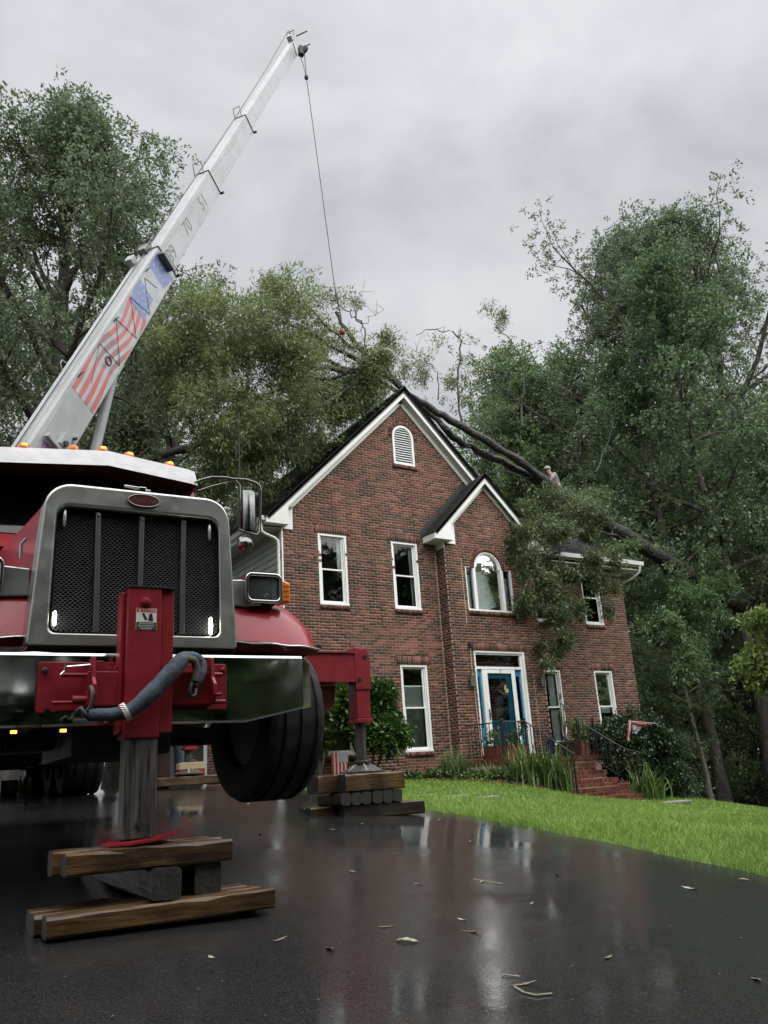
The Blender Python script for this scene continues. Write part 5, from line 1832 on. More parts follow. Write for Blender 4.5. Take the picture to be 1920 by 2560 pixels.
# front stabiliser jack on its red mounting plate
mb = MB().prism([(-.568, .697), (-.568, .445), (-.56, .430), (-.530, .430), (-.522, .447), (-.505, .449), (-.495, .434), (-.47, .432), (-.46, .44), (.486, .431), (.486, .690), (.478, .698), (-.560, .704)][::-1], (0, -.188, 0), (1, 0, 0), (0, 0, 1), (0, 1, 0), .022)
tp('mounting_plate', mb, 'paint_red_old', bevel=.004)
jack = tp('jack_housing', MB().box(-.14, .050, -.352, -.19, .272, 1.105), 'paint_red_old', bevel=.008)
tp('jack_channel', MB().box(.051, .125, -.330, -.19, .30, 1.10).box(-.165, -.141, -.300, -.19, .30, 1.085), 'paint_red_old', jack, bevel=.006)
tp('jack_cap', MB().box(-.145, .13, -.358, -.185, 1.105, 1.113), 'steel_dark', jack)
for a_, b_ in ((-.33, -.141), (.126, .36)):
    tp('cross_beam', MB().box(a_, b_, -.29, -.188, .452, .640), 'paint_red_old', jack, bevel=.006)
gus = MB().prism([(-.141, .64), (-.285, .64), (-.285, .70), (-.245, .70), (-.225, .675), (-.19, .662), (-.16, .69), (-.141, .76)][::-1], (0, -.262, 0), (1, 0, 0), (0, 0, 1), (0, 1, 0), .02)
tp('gusset', gus, 'paint_red_old', jack, bevel=.003)
for s in (-.315, .345):
    tp('lug_plate', MB().prism([(-.19, .435), (-.355, .455), (-.385, .50), (-.385, .56), (-.34, .60), (-.325, .715), (-.30, .72), (-.19, .70)], (s, 0, 0), (0, 1, 0), (0, 0, 1), (1, 0, 0), .02), 'paint_red_old', jack, bevel=.004)
for s0, s1, z, r in ((-.40, -.325, .488, .024), (-.50, -.34, .475, .010), (-.46, -.33, .62, .012), (.37, .45, .468, .014), (.37, .425, .51, .010), (.37, .43, .625, .012)):
    tp('pin', MB().lathe([(r, s0), (r, s1)], (0, -.27, z), (1, 0, 0), 10), 'paint_red_old', jack, smooth=40)
mb = MB().tube([(-.32, -.30, .672), (-.44, -.30, .660)], .006, 6); mb.tube([(-.435, -.29, .685), (-.448, -.31, .67), (-.45, -.30, .64), (-.47, -.30, .618)], .005, 6)
tp('latch_pin', mb, 'chrome', jack)
for s, z in ((-.535, .655), (.462, .662), (.40, .655)):
    tp('bolt', MB().lathe([(.016, 0), (.016, .016), (.010, .02), (.010, .03)], (s, -.188, z), (0, -1, 0), 6), 'steel_dark' if s < 0 else 'paint_red_old', jack)
bo = MB().lathe([(.032, 0), (.030, .008), (.021, .010), (.020, .022), (.012, .024), (.010, .03)], (-.042, -.352, 1.02), (0, -1, 0), 16)
tp('bolt', bo, 'paint_red_old', jack, smooth=30)
for (s, z, r) in ((-.15, .555, .016), (-.155, .50, .010), (-.07, .43, .006), (-.02, .75, .004), (-.30, .53, .008)):
    pts = [(s + r * random.uniform(.5, 1.2) * math.cos(a), z + r * .7 * random.uniform(.5, 1.2) * math.sin(a)) for a in np.arange(7) * 2 * PI / 7]
    b_ = -.3535 if -.14 < s < .05 else -.2915
    tp('paint_chip', MB().sheet(pts, (0, b_, 0), (1, 0, 0), (0, 0, 1)), 'steel_worn', jack)
# danger decal
dc = tp('warning_decal', MB().sheet([(-.095, .862), (.020, .862), (.020, .985), (-.095, .985)], (0, -.3545, 0), (1, 0, 0), (0, 0, 1)), 'decal_white', jack)
tp('decal_header', MB().sheet([(-.093, .963), (.018, .963), (.018, .983), (-.093, .983)], (0, -.3555, 0), (1, 0, 0), (0, 0, 1)), 'decal_red', dc)
lt = MB().add([(-.083, -.3565, .966), (-.067, -.3565, .966), (-.075, -.3565, .980)], [(0, 1, 2)])
put_text(lt, 'DANGER', (-.020, -.3555, .973), (1, 0, 0), (0, 0, 1), (0, -1, 0), .019, d=.001)
tp('lettering', lt, 'decal_white', dc)
lt = MB().sheet([(-.093, .864), (.018, .864), (.018, .905), (-.093, .905)], (0, -.3555, 0), (1, 0, 0), (0, 0, 1))
lt.sheet([(-.065, .955), (-.050, .957), (-.030, .918), (-.045, .915)], (0, -.3555, 0), (1, 0, 0), (0, 0, 1)); lt.sheet([(-.028, .915), (-.022, .950), (-.006, .957), (.002, .912), (-.012, .910)], (0, -.3555, 0), (1, 0, 0), (0, 0, 1))
tp('pictogram', lt, 'decal_black', dc)
lt = MB()
for i in range(4):
    w_ = (.04, .046, .043, .03)[i]
    lt.box(-.038 - w_, -.038 + w_, -.3568, -.3562, .895 - i * .0095, .8975 - i * .0095)
tp('fine_print', lt, 'decal_white', dc)
# inner leg and bent foot plate
tp('jack_leg', MB().box(-.126, .048, -.338, -.205, -.238, .275), 'steel_worn', bevel=.006)
tp('leg_pin', MB().lathe([(.018, 0), (.018, .012)], (-.045, -.338, -.165), (0, -1, 0), 12), 'steel_dark')
mb = MB()
oc = [(-.20, -.40), (-.10, -.47), (.02, -.45), (.12, -.43), (.165, -.36), (.14, -.20), (.0, -.12), (-.16, -.15), (-.22, -.28)]
zz_ = [-.248, -.245, -.238, -.214, -.205, -.230, -.245, -.245, -.247]
A = [(p[0], p[1], z) for p, z in zip(oc, zz_)]
mb.add(A + [(p[0], p[1], p[2] - .012) for p in A], [tuple(range(9)), tuple(range(17, 8, -1))] + [(i, 9 + i, 9 + (i + 1) % 9, (i + 1) % 9) for i in range(9)])
tp('foot_plate', mb, 'paint_red_old', label='bent red foot plate under the front jack')

# cab, windscreen, visor
cab = MB()
rows_ = []
for b, hw_, zt in ((1.78, .98, 1.88), (1.86, .98, 2.02), (2.12, .95, 2.70), (2.3, .95, 2.80), (3.3, .97, 2.84)):
    oc = rrect(hw_ + .03, hw_, .95, zt, .05, .10, 4)
    rows_.append([(p[0], b, p[1]) for p in oc] + [(oc[0][0], b, oc[0][1])])
cab.grid(rows_)
cab.add([(p[0], 3.3, p[2]) for p in rows_[-1][:-1]], [tuple(range(len(rows_[-1]) - 1))])
cabo = tp('cab', cab, 'paint_red', smooth=45)
pl = lambda s, t: (s, 1.86 + .26 * t, 2.02 + .68 * t)
nn = np.array([0, -.68, .26]); nn = nn / np.linalg.norm(nn) * .012
for a, b in ((-.925, -.012), (.012, .925)):
    q = [np.array(pl(a, -.02)) + nn, np.array(pl(b, -.02)) + nn, np.array(pl(b * .985, .97)) + nn, np.array(pl(a * .985, .97)) + nn]
    tp('windscreen', MB().add(q, [(0, 1, 2, 3)]), 'windshield', cabo)
vt = []
mb = MB()
# peaked drop visor, folded in facets, hanging forward of the windscreen
vz = lambda x, y, b: on_b(x / 2.765, 1080 + y / 2.765, b)
topz = [vz(x, y, 1.82) for x, y in ((-330, 150), (8, 102), (745, 130), (1300, 258), (1345, 275))]
botz = [vz(x, y, 1.60) for x, y in ((-350, 255), (0, 207), (750, 231), (1320, 356), (1368, 372))]
st = topz
A = topz; B2 = botz; C2 = [(q[0], 2.35, 2.82) for q in topz]
k_ = len(st)
f_ = []
for i in range(k_ - 1):
    f_ += [(k_ + i, k_ + i + 1, i + 1, i), (i, i + 1, 2 * k_ + i + 1, 2 * k_ + i)]
mb.add(A + B2 + C2, f_)
mb.add([B2[-1], A[-1], C2[-1], (C2[-1][0], 2.3, B2[-1][2])], [(0, 1, 2, 3)])
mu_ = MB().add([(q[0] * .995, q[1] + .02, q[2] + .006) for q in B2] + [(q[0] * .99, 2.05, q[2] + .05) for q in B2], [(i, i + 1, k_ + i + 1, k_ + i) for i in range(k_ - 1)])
vis = tp('visor', mb, 'white_visor', cabo)
tp('visor_painted_shade', mu_, 'black_frame', vis)  # black sheet paints in the shade on the underside of the white visor
for (x, y, lit) in ((165, 92, 1), (507, 107, 0), (710, 115, 1), (893, 155, 1), (1170, 220, 1)):
    s, b, z = on_b(x / 2.765, 1080 + y / 2.765, 1.87)
    l_ = tp('roof_lamp', MB().lathe([(.046, -.030), (.046, -.015), (.042, .006), (.030, .014), (.001, .016)], (s, b, z), (0, 0, 1), 14), 'amber', cabo, smooth=40)
    if lit:
        tp('bulb', MB().sphere((s, b - .044, z - .006), .016, 10, 6, 1.4, .4, .6), 'amber_lit', l_, smooth=60)

# mirror: tube loop, tall mirror, round convex mirror, aerial
MBK = 1.62


def m2(x, y, b=MBK, o=(480, 1150), k=8.295):
    return on_b(o[0] + x / k, o[1] + y / k, b)


loop = [m2(*q) for q in ((60, 460), (240, 395), (420, 355), (700, 362), (860, 395), (1010, 400), (1100, 405), (1320, 470), (1400, 540), (1425, 640), (1415, 1200), (1405, 1480), (1350, 1555), (1180, 1520), (960, 1440))]
mo = tp('mirror_arm', MB().tube(loop, .011, 8), 'mirror_steel', smooth=60)
tp('mirror_brace', MB().tube([m2(60, 660), m2(400, 545), m2(830, 440)], .007, 6).tube([m2(900, 430), m2(985, 520), m2(990, 900), m2(975, 1420)], .012, 8), 'mirror_steel', mo, smooth=60)
a0, a1 = m2(1025, 620), m2(1345, 1480)
rows_ = []
for t in np.linspace(0, 1, 13):
    ang = PI * t
    s = (a0[0] + a1[0]) / 2 - (a1[0] - a0[0]) / 2 * math.cos(ang)
    b = MBK + .03 - .055 * math.sin(ang) ** .7
    rows_.append([(s, b + .05 * 0, a1[2]), (s, b, a1[2] + .015), (s, b, a0[2] - .02), (s, b + .01, a0[2])])
mr_ = tp('mirror_housing', MB().grid(rows_), 'mirror_steel', mo, smooth=50)
tp('mirror_glass', MB().box(a0[0] + .005, a1[0] - .005, MBK + .03, MBK + .035, a1[2] + .005, a0[2] - .005), 'windshield', mo)
cc_ = m2(1110, 1745)
tp('round_mirror', MB().lathe([(.001, -.05), (.04, -.042), (.066, -.022), (.078, 0), (.074, .006), (.001, .006)], cc_, (0, 1, 0), 20), 'mirror_steel', mo, smooth=60)
tp('round_mirror_stem', MB().tube([m2(1150, 1530), cc_], .008, 6), 'steel_dark', mo)
ab = m2(985, 300)
tp('aerial', MB().tube([(ab[0], ab[1], ab[2] - .06), (ab[0], ab[1], ab[2] + .04), (ab[0] - .004, ab[1], ab[2] + .6)], [.010, .008, .0028], 6), 'steel_dark', mo)


# wheels
def wheel(sgn, s, b, z, R=.55, w=.40, steer=0.0):
    c_, s_ = math.cos(steer), math.sin(steer)
    ax = np.array([c_, s_, 0.])
    prof_ = [(R * .55, -w / 2 + .02), (R * .62, -w / 2), (R * .86, -w / 2 - .008), (R * .955, -w / 2 + .012), (R, -w / 2 + .055)]
    for g_ in (-.28, 0, .28):
        prof_ += [(R, (g_ - .045) * w), (R - .018, (g_ - .035) * w), (R - .018, (g_ + .035) * w), (R, (g_ + .045) * w)]
    prof_ += [(R, w / 2 - .055), (R * .955, w / 2 - .012), (R * .86, w / 2 + .008), (R * .62, w / 2), (R * .55, w / 2 - .02)]
    wh = tp('wheel', MB().lathe([(.10, -w * .3), (R * .54, -w * .38), (R * .57, -w * .42), (R * .57, w * .42), (R * .54, w * .38), (R * .42, w * .1), (.15, w * .12), (.14, w * .32), (.10, w * .34)], (s, b, z), ax * sgn, 28), 'steel_dark', smooth=35)
    ty = MB().lathe(prof_, (s, b, z), ax, 96, close=True)
    ct = np.array([s, b, z])
    for i_, v_ in enumerate(ty.v):                    # cross cuts in the tread
        d_ = np.array(v_) - ct; la = d_ @ ax; rd = d_ - ax * la; rr_ = np.linalg.norm(rd)
        if rr_ > R - .004 and (i_ % 96 + (1 if la > 0 else 0)) % 4 == 0:
            ty.v[i_] = tuple(ct + ax * la + rd * (R - .007) / rr_)
    tp('tyre', ty, 'rubber', wh, smooth=30)
    return wh


wheel(1, 1.27, 1.24, .455, .585, .46, .09)
wheel(-1, -1.17, 1.22, .45, .58, .45, .09)
for b in (7.6, 8.9):
    for sg in (-1, 1):
        wheel(sg, sg * .95, b, .52, .52, .5)
# chassis under the hood
mb = MB().box(-.46, -.38, .05, 9.6, .42, .70); mb.box(.38, .46, .05, 9.6, .42, .70); mb.box(-.46, .46, .04, .12, .42, .7)
mb.box(-.85, .85, 1.10, 1.26, .30, .42); mb.box(-.30, .30, .35, 1.6, .22, .55); mb.box(-.60, .60, .12, 1.7, .60, .86)
for b in (7.6, 8.9): mb.box(-.85, .85, b - .1, b + .1, .42, .62)
tp('chassis', mb, 'black_frame', bevel=.01)
mb = MB()
for s in (-.7, -.32, .3, .72):
    mb.tube([(s, .4, .55), (s * .9, .8, .30), (s * .7, 1.4, .36), (s * .6, 2.4, .5)], .022, 6)
tp('hydraulic_hose', mb, 'black_frame', smooth=60)
tp('fuel_tank', MB().lathe([(.28, 0), (.30, .03), (.30, 1.2), (.28, 1.23)], (-.86, 2.0, .62), (0, 1, 0), 24), 'black_frame', smooth=40)
tp('fuel_tank', MB().lathe([(.26, 0), (.28, .03), (.28, .8), (.26, .83)], (.80, 1.95, .66), (0, 1, 0), 24), 'black_frame', smooth=40)
tp('deck', MB().box(-1.15, 1.15, 5.6, 9.8, 1.05, 1.16).box(-1.15, -1.10, 5.6, 9.8, .95, 1.05).box(1.10, 1.15, 5.6, 9.8, .95, 1.05), 'paint_red_old', bevel=.01)
mb = MB().box(-1.05, 1.05, 3.55, 4.15, .42, 1.05)
tp('crane_base', mb, 'black_frame', bevel=.02)


# outriggers
def outrigger(b, s_leg, zt, zb_beam, foot_z, gnd):
    ob = tp('outrigger_beam', MB().box(.7, s_leg - .10, b - .12, b + .12, zb_beam, zt - .01), 'paint_red_old', bevel=.01)
    tp('beam_flange', MB().box(.9, s_leg - .09, b - .145, b + .145, zt - .012, zt + .002).box(.9, s_leg - .09, b - .145, b + .145, zb_beam - .002, zb_beam + .012), 'paint_red_old', ob)
    lg = tp('outrigger_leg', MB().box(s_leg - .085, s_leg + .085, b - .10, b + .10, .60, zt + .06), 'paint_red_old', bevel=.012)
    ear = [(-.12, .10), (.10, .10), (.10, -.12), (-.12, -.12)]
    tp('leg_cheek', MB().prism([(s_leg - .098 + .095 + .095 * math.cos(a), zt - .055 + .095 * math.sin(a)) for a in np.linspace(0, PI, 9)] + [(s_leg - .098, zt - .40), (s_leg + .092, zt - .40)], (0, b - .118, 0), (1, 0, 0), (0, 0, 1), (0, 1, 0), .018), 'paint_red_old', lg, bevel=.003)
    for dz, dx in ((-.055, .03), (-.30, -.05)):
        tp('pin_hole', MB().lathe([(.026, 0), (.026, .004)], (s_leg + dx, b - .119, zt + dz), (0, -1, 0), 14), 'radiator', lg)
    tp('leg_collar', MB().box(s_leg - .10, s_leg + .10, b - .115, b + .115, .555, .60), 'paint_red_old', lg, bevel=.006)
    tp('outrigger_rod', MB().lathe([(.058, .10), (.058, .56)], (s_leg - .01, b, foot_z), (0, 0, 1), 16).lathe([(.085, .085), (.095, .10), (.095, .115), (.06, .125)], (s_leg - .01, b, foot_z), (0, 0, 1), 16), 'steel_worn', lg, smooth=35)
    ft = tp('outrigger_foot', MB().lathe([(.235, .0), (.235, .012), (.07, .085), (.06, .10)], (s_leg - .01, b, foot_z), (0, 0, 1), 24), 'steel_worn', smooth=30)
    for k_ in range(6):
        a = k_ * PI / 3 + .3
        d_ = np.array([math.cos(a), math.sin(a), 0]); n_ = np.array([-math.sin(a), math.cos(a), 0])
        tp('foot_rib', MB().prism([(.05, .02), (.225, .014), (.07, .10)], np.array([s_leg - .01, b, foot_z]) - n_ * .005, d_, (0, 0, 1), n_, .01), 'flag_white', ft)
    return ob


outrigger(3.2, 3.13, 1.31, .99, .045, -.4)
tp('gusset', MB().prism([(2.62, .99), (2.92, .99), (2.90, .80), (2.82, .70), (2.72, .70), (2.63, .80)], (0, 3.35, 0), (1, 0, 0), (0, 0, 1), (0, 1, 0), .05), 'paint_red_old', bevel=.006)
outrigger(8.0, 2.62, 1.15, .85, .20, 0)

# ---------------- turret and boom
B0, B1 = at_d(75, 1109, 9.8), at_d(742, 84, 22.0)
to_t = lambda P_: np.array([(P_ - TC) @ TT, (P_ - TC) @ TBK, P_[2]])
b0, b1 = to_t(B0), to_t(B1)
ax = (b1 - b0); BL = np.linalg.norm(ax); ax /= BL
sd_ = np.cross(ax, Z3); sd_ /= np.linalg.norm(sd_); upv = np.cross(sd_, ax)


def bp(t, s, u):
    """t along the boom (m), s to its right, u up; origin on the top right edge"""
    return b0 + ax * t + sd_ * s + upv * u


def near_t(x, y):
    best = None
    for t in np.linspace(-2, BL + .5, 1200):
        q = bp(t, 0, 0); w_ = TC + TT * q[0] + TBK * q[1] + Z3 * q[2]
        a_, b_ = to_px(w_); e_ = (a_ - x) ** 2 + (b_ - y) ** 2
        if best is None or e_ < best[0]: best = (e_, t)
    return best[1]


t1, t2, t3, t4 = near_t(400, 620), near_t(526, 423), near_t(618, 280), near_t(688, 170)


def section(ta, tb, o_, W, H, nm='boom_section', m='boom_white'):
    q = [bp(t, s, u) for t in (ta, tb) for s, u in ((-o_, -o_), (-o_ - W, -o_), (-o_ - W, -o_ - H), (-o_, -o_ - H))]
    return tp(nm, MB().add(q, [(0, 1, 2, 3), (7, 6, 5, 4)] + [(i, 4 + i, 4 + (i + 1) % 4, (i + 1) % 4) for i in range(4)]), m, bevel=.008)


DIM = [(0.0, .30, .50), (.030, .245, .415), (.055, .20, .345), (.080, .16, .265)]
s1 = section(-2.2, t1, *DIM[0])
s2 = section(t1 - .4, t2, *DIM[1])
s3 = section(t2 - .4, t3, *DIM[2])
s4 = section(t3 - .4, BL - .1, *DIM[3])
for sec, t, (o_, W, H) in ((s1, t1, DIM[0]), (s2, t2, DIM[1]), (s3, t3, DIM[2])):
    # end collar, rope guide hoop, wear pad bolt
    mb = MB()
    for (sa, ua, sb, ub) in ((-o_ + .006, -o_ + .006, -o_ - W - .006, -o_ + .006), (-o_ + .006, -o_ + .006, -o_ + .006, -o_ - H - .006)):
        mb.tube([bp(t, sa, ua), bp(t, sb, ub)], .010, 6)
    tp('end_collar', mb, 'steel_dark', sec)
    h_ = .20 if sec is not s1 else .14
    tp('rope_guide', MB().tube([bp(t - .1, -o_ - W * .95, -o_), bp(t + .05, -o_ - W * .95, -o_ + h_ * .8), bp(t + .1, -o_ - W * .35, -o_ + h_ * .8), bp(t - .06, -o_ - W * .3, -o_)], .009, 6), 'bar_grey', sec)
    tp('wear_pad', MB().lathe([(.022, 0), (.022, .07)], bp(t + .0, -o_ + .0, -o_ - H), sd_, 8), 'steel_dark', sec)
# hoist rope along the top
tp('hoist_rope', MB().tube([bp(-1.5, -.17, .02), bp(t1, -.16, .03), bp(t2, -.15, .03), bp(t3, -.15, .03), bp(t4, -.16, .05), bp(BL + .05, -.17, .12)], .008, 6), 'rope')
# rope stains and streaks on the top plate
mb = MB()
for s_, w_, a_, b_ in ((-.10, .020, -1.6, t1 - .3), (-.205, .012, -1.2, t1 * .7), (-.06, .008, .5, t1 - 1.0)):
    pts = []
    for t in np.linspace(a_, b_, 14):
        pts.append((t, s_ + random.uniform(-.006, .006)))
    A = [bp(t, s - w_ / 2 * random.uniform(.3, 1.1), .0015) for t, s in pts]; C2 = [bp(t, s + w_ / 2 * random.uniform(.3, 1.1), .0015) for t, s in pts]
    mb.grid([A, C2])
tp('rust_streak', mb, 'stain', s1)
for (ta, tb, u, sec, o_) in ((t1 + .2, t2 - .2, -.05, s2, .03), (t2 + .2, t3 - .3, -.04, s3, .055)):
    mb = MB()
    for k_ in range(3):
        uu = u - .03 * k_ - .03
        A = [bp(t, -o_ + .0015, uu - o_ + random.uniform(-.006, .006)) for t in np.linspace(ta + .4 * k_, tb - .3 * k_, 10)]
        C2 = [a_ + upv * random.uniform(.002, .005) for a_ in A]
        mb.grid([A, C2])
    tp('grease_line', mb, 'number_grey', sec)
# numbers on section 2
for txt, (x, y) in (('51', (507, 505)), ('70', (468, 568)), ('89', (430, 636))):
    d_ = None
    best = None
    for t in np.linspace(t1 - .6, t2, 160):
        for u in np.linspace(-.40, -.06, 18):
            q = bp(t, -.03, -.03 + u); w_ = TC + TT * q[0] + TBK * q[1] + Z3 * q[2]
            a_, b_ = to_px(w_); e_ = (a_ - x) ** 2 + (b_ - y) ** 2
            if best is None or e_ < best[0]: best = (e_, t, u)
    _, t, u = best
    if txt == '89': t = max(t, t1 + .16)
    tp('number', put_text(MB(), txt, bp(t, -.03, -.03 + u), ax, upv, sd_, .30, d=.003), 'number_grey', s2)

# waving flag printed on the base section
FT0, FT1 = near_t(175, 960) , t1 - .12
FH = .44
fl_l = FT1 - FT0


def fp(v, w, d=.0025):
    """flag print: v along the boom 0..1, w across 0 (lower) .. 1 (upper)"""
    t = FT0 + v * fl_l
    return bp(t, 0, -.475 + FH * w) + sd_ * d


decal = tp('flag_print', MB().add([fp(.0, 0), fp(1, 0), fp(1, 1), fp(.0, 1)], [(0, 1, 2, 3)]), 'flag_white', s1)
vs_ = np.linspace(0.0, .64, 34)
wav = lambda v: .085 * math.sin(v * 11.5 - .8) * min(1, v * 4)
for k_ in range(4):
    w0 = .02 + k_ * .27
    A, C2 = [], []
    for v in vs_:
        fade = 1.0
        lo, hi = w0 + wav(v) * 1.6, w0 + .135 + wav(v) * 1.6 + .02 * math.sin(v * 23)
        lo, hi = min(max(lo, 0), 1), min(max(hi, 0), 1)
        A.append(fp(v, lo, .0045)); C2.append(fp(v, hi, .0045))
    seg_ = MB()
    h0 = len(vs_) // 3
    for a_, b_, m_ in ((0, h0 + 1, 'flag_red'), (h0, 2 * h0 - 2, 'flag_dark'), (2 * h0 - 3, len(vs_), 'flag_red')):
        tp('flag_stripe', MB().grid([A[a_:b_], C2[a_:b_]]), m_, decal)
lo_ = [fp(v, max(0, .10 + wav(v) * 1.5 + .10 * (v - .64)), .0065) for v in np.linspace(.62, 1, 14)]
hi_ = [fp(v, 1.0 if v > .66 else .92, .0065) for v in np.linspace(.62, 1, 14)]
tp('flag_canton', MB().grid([lo_[:6], hi_[:6]]), 'flag_blue', decal)
tp('flag_canton', MB().grid([lo_[5:10], hi_[5:10]]), 'flag_grey', decal)
tp('flag_canton', MB().grid([lo_[9:], hi_[9:]]), 'flag_blue', decal)
mb = MB()
for i in range(8):
    for j in range(4):
        v = .655 + i * .044; w = .30 + j * .19 + (.09 if i % 2 else 0)
        if w > .95: continue
        c0 = fp(v, w, .0085)
        r_ = .030
        pts = [c0 + (ax * math.cos(a) + upv * math.sin(a)) * (r_ if q % 2 == 0 else r_ * .42) for q, a in enumerate(np.arange(10) * PI / 5 + PI / 2)]
        mb.add(pts, [tuple(range(10))])
tp('flag_star', mb, 'flag_white', decal, kind='stuff')
# lattice of dark weld seams, inspection hole, head sheave bracket on base section
mb = MB()
for v0, w0, v1, w1 in ((.10, .55, .28, .98), (.28, .98, .30, .05), (.30, .05, .46, .95), (.46, .95, .50, .05), (.50, .05, .63, .95), (.63, .95, .68, .08), (.68, .08, .80, .9), (.80, .9, .84, .35)):
    mb.tube([fp(v0, w0, .010), fp(v1, w1, .010)], .0035, 5)
tp('jib_lattice', mb, 'bar_grey', s1)
tp('inspection_hole', MB().tube([fp(.26, .45, .008) + .055 * (ax * math.cos(a) + upv * math.sin(a)) for a in np.linspace(0, 2 * PI, 21)], .009, 6, cap=False), 'steel_dark', s1)
tp('side_plate', MB().prism([(-1.6, -.49), (near_t(175, 960) - .05, -.485), (near_t(150, 900) - .25, -.06), (-1.6, -.10)], b0 + sd_ * .002, ax, upv, sd_, .006), 'boom_grey', s1)
tp('jib_bracket', MB().obox(bp(.35, .055, -.30), ax, upv, sd_, .10, .07, .05).obox(bp(.42, .045, -.40), ax, upv, sd_, .18, .012, .04).obox(bp(.22, .06, -.20), ax, upv, sd_, .03, .13, .03), 'boom_grey', s1, bevel=.008)
tp('jib_hinge', MB().lathe([(.035, 0), (.035, .10)], bp(.30, .03, -.30), sd_, 12).lathe([(.02, 0), (.02, .12)], bp(.45, .03, -.36), sd_, 10), 'steel_dark', s1)
for v in (.12, .5, .9):
    tp('lug', MB().tube([bp(FT0 + v * fl_l, -.30, .0), bp(FT0 + v * fl_l + .05, -.30, .07), bp(FT0 + v * fl_l + .11, -.30, .07), bp(FT0 + v * fl_l + .14, -.30, 0)], .008, 6), 'boom_grey', s1)
    tp('lug', MB().tube([bp(FT0 + v * fl_l - .2, .0, -.05), bp(FT0 + v * fl_l - .17, .05, -.03), bp(FT0 + v * fl_l - .11, .05, -.05), bp(FT0 + v * fl_l - .08, 0, -.06)], .008, 6), 'steel_dark', s1)
tp('jib_head', MB().obox(bp(t1 - .10, .06, -.20), ax, upv, sd_, .05, .15, .055).obox(bp(t1 - .05, -.20, .04), ax, upv, sd_, .09, .05, .07), 'bar_grey', s1, bevel=.01)
tp('work_lamp', MB().obox(bp(t1 - .35, -.30, .06), ax, upv, sd_, .07, .05, .06), 'boom_grey', s1, bevel=.01)
# lettering low on the boom, half hidden by the visor
for m_, bold, d_ in (('flag_blue', .022, .009), ('flag_red', 0.0, .012)):
    tp('lettering', put_text(MB(), 'S', bp(near_t(90, 1085) - .05, .002, -.27), ax * .9 + upv * .2, upv, sd_, .34, d=d_, bold=bold), m_, s1)
# boom head
hd = tp('boom_head', MB().obox(bp(BL - .05, -.16, -.06), ax, upv, sd_, .10, .10, .06).prism([(BL - .4, -.35), (BL - .02, -.40), (BL + .10, -.30), (BL + .06, -.08), (BL - .3, -.08)], b0 + sd_ * -.075, ax, upv, sd_, .012), 'boom_white', bevel=.006)
tp('head_frame', MB().tube([bp(BL + .02, -.26, .0), bp(BL + .16, -.26, .06), bp(BL + .16, -.08, .06), bp(BL + .02, -.08, .0)], .010, 6), 'steel_dark', hd)
for u_, r_ in ((-.02, .085), (-.36, .085)):
    tp('sheave', MB().lathe([(r_, -.02), (r_ * .85, 0), (r_, .02)], bp(BL + .06, -.16, u_), sd_, 20), 'steel_dark', hd, smooth=40)
tp('head_pin', MB().tube([bp(BL + .05, -.05, -.05), bp(BL + .10, .22, -.05)], .016, 8).tube([bp(BL + .0, -.05, -.33), bp(BL + .03, .20, -.30)], .014, 8), 'bar_grey', hd)
# turret, lift cylinder
tur = near = bp(-1.9, -.15, -.55)
tp('turret', MB().box(tur[0] - .45, tur[0] + .45, tur[1] - .5, tur[1] + .5, 1.16, tur[2] + .35), 'boom_white', bevel=.03)
tp('turntable', MB().lathe([(.62, 1.02), (.62, 1.16)], (tur[0], tur[1], 0), (0, 0, 1), 28), 'steel_dark')
cb = bp(2.1, -.15, -.52)
ch = np.array([tur[0], tur[1], 1.6]) + (cb - tur) * np.array([.55, .55, 0])
cyl = tp('lift_cylinder', MB().lathe([(.085, 0), (.085, np.linalg.norm(cb - ch) * .55)], ch, (cb - ch), 16), 'black_frame', smooth=40)
tp('cylinder_rod', MB().lathe([(.06, np.linalg.norm(cb - ch) * .5), (.06, np.linalg.norm(cb - ch))], ch, (cb - ch), 16), 'boom_grey', cyl, smooth=40)
tp('cylinder_lug', MB().obox(cb + upv * .03, ax, upv, sd_, .12, .06, .10), 'boom_white', s1, bevel=.01)

# ---------------- hook ball and rope hanging from the boom head to the fallen crown
HP = bp(BL + .04, -.16, -.42); HPw = TC + TT * HP[0] + TBK * HP[1] + Z3 * HP[2]
blk = at_d(753, 128, 21.6); swv = at_d(766, 193, 21.3); load = at_d(838, 727, 19.0)
tp('sheave_block', MB().obox(to_t(blk), TT * 0 + np.array([1, 0, 0]), (0, 1, 0), (0, 0, 1), .06, .06, .12).lathe([(.10, -.025), (.09, 0), (.10, .025)], to_t(blk) + np.array([.06, -.06, .02]), (1, .4, 0), 18), 'steel_dark', bevel=.012)
load_line = MB().tube([to_t(blk) + np.array([.08, 0, -.05]), to_t(swv), to_t(swv) * .5 + to_t(load) * .5, to_t(load)], .0085, 6)
load_line.tube([to_t(blk) + np.array([-.05, 0, -.1]), to_t(blk) * .5 + to_t(swv) * .5 + np.array([-.02, 0, 0]), to_t(swv)], .008, 6)
tp('load_line', load_line, 'rope')
tp('swivel', MB().sphere(to_t(swv), .05, 10, 8, 1, 1, 1.5), 'steel_dark', smooth=60)
tp('load_ball', MB().sphere(to_t(at_d(855, 830, 18.9)), .07, 14, 10, .9, .9, 1.2), 'paint_red_old', smooth=60)
tp('load_line_lower', MB().tube([to_t(load), to_t(at_d(852, 790, 18.95)), to_t(at_d(855, 820, 18.9)), to_t(at_d(862, 900, 18.9))], .012, 6), 'rope')

# ---------------- lifting sling draped over the jack
sl = Thing('lifting_sling', 'faded blue round sling draped across the red jack on the bumper', 'sling', tuple(tw(-.1, -.4, .5)))


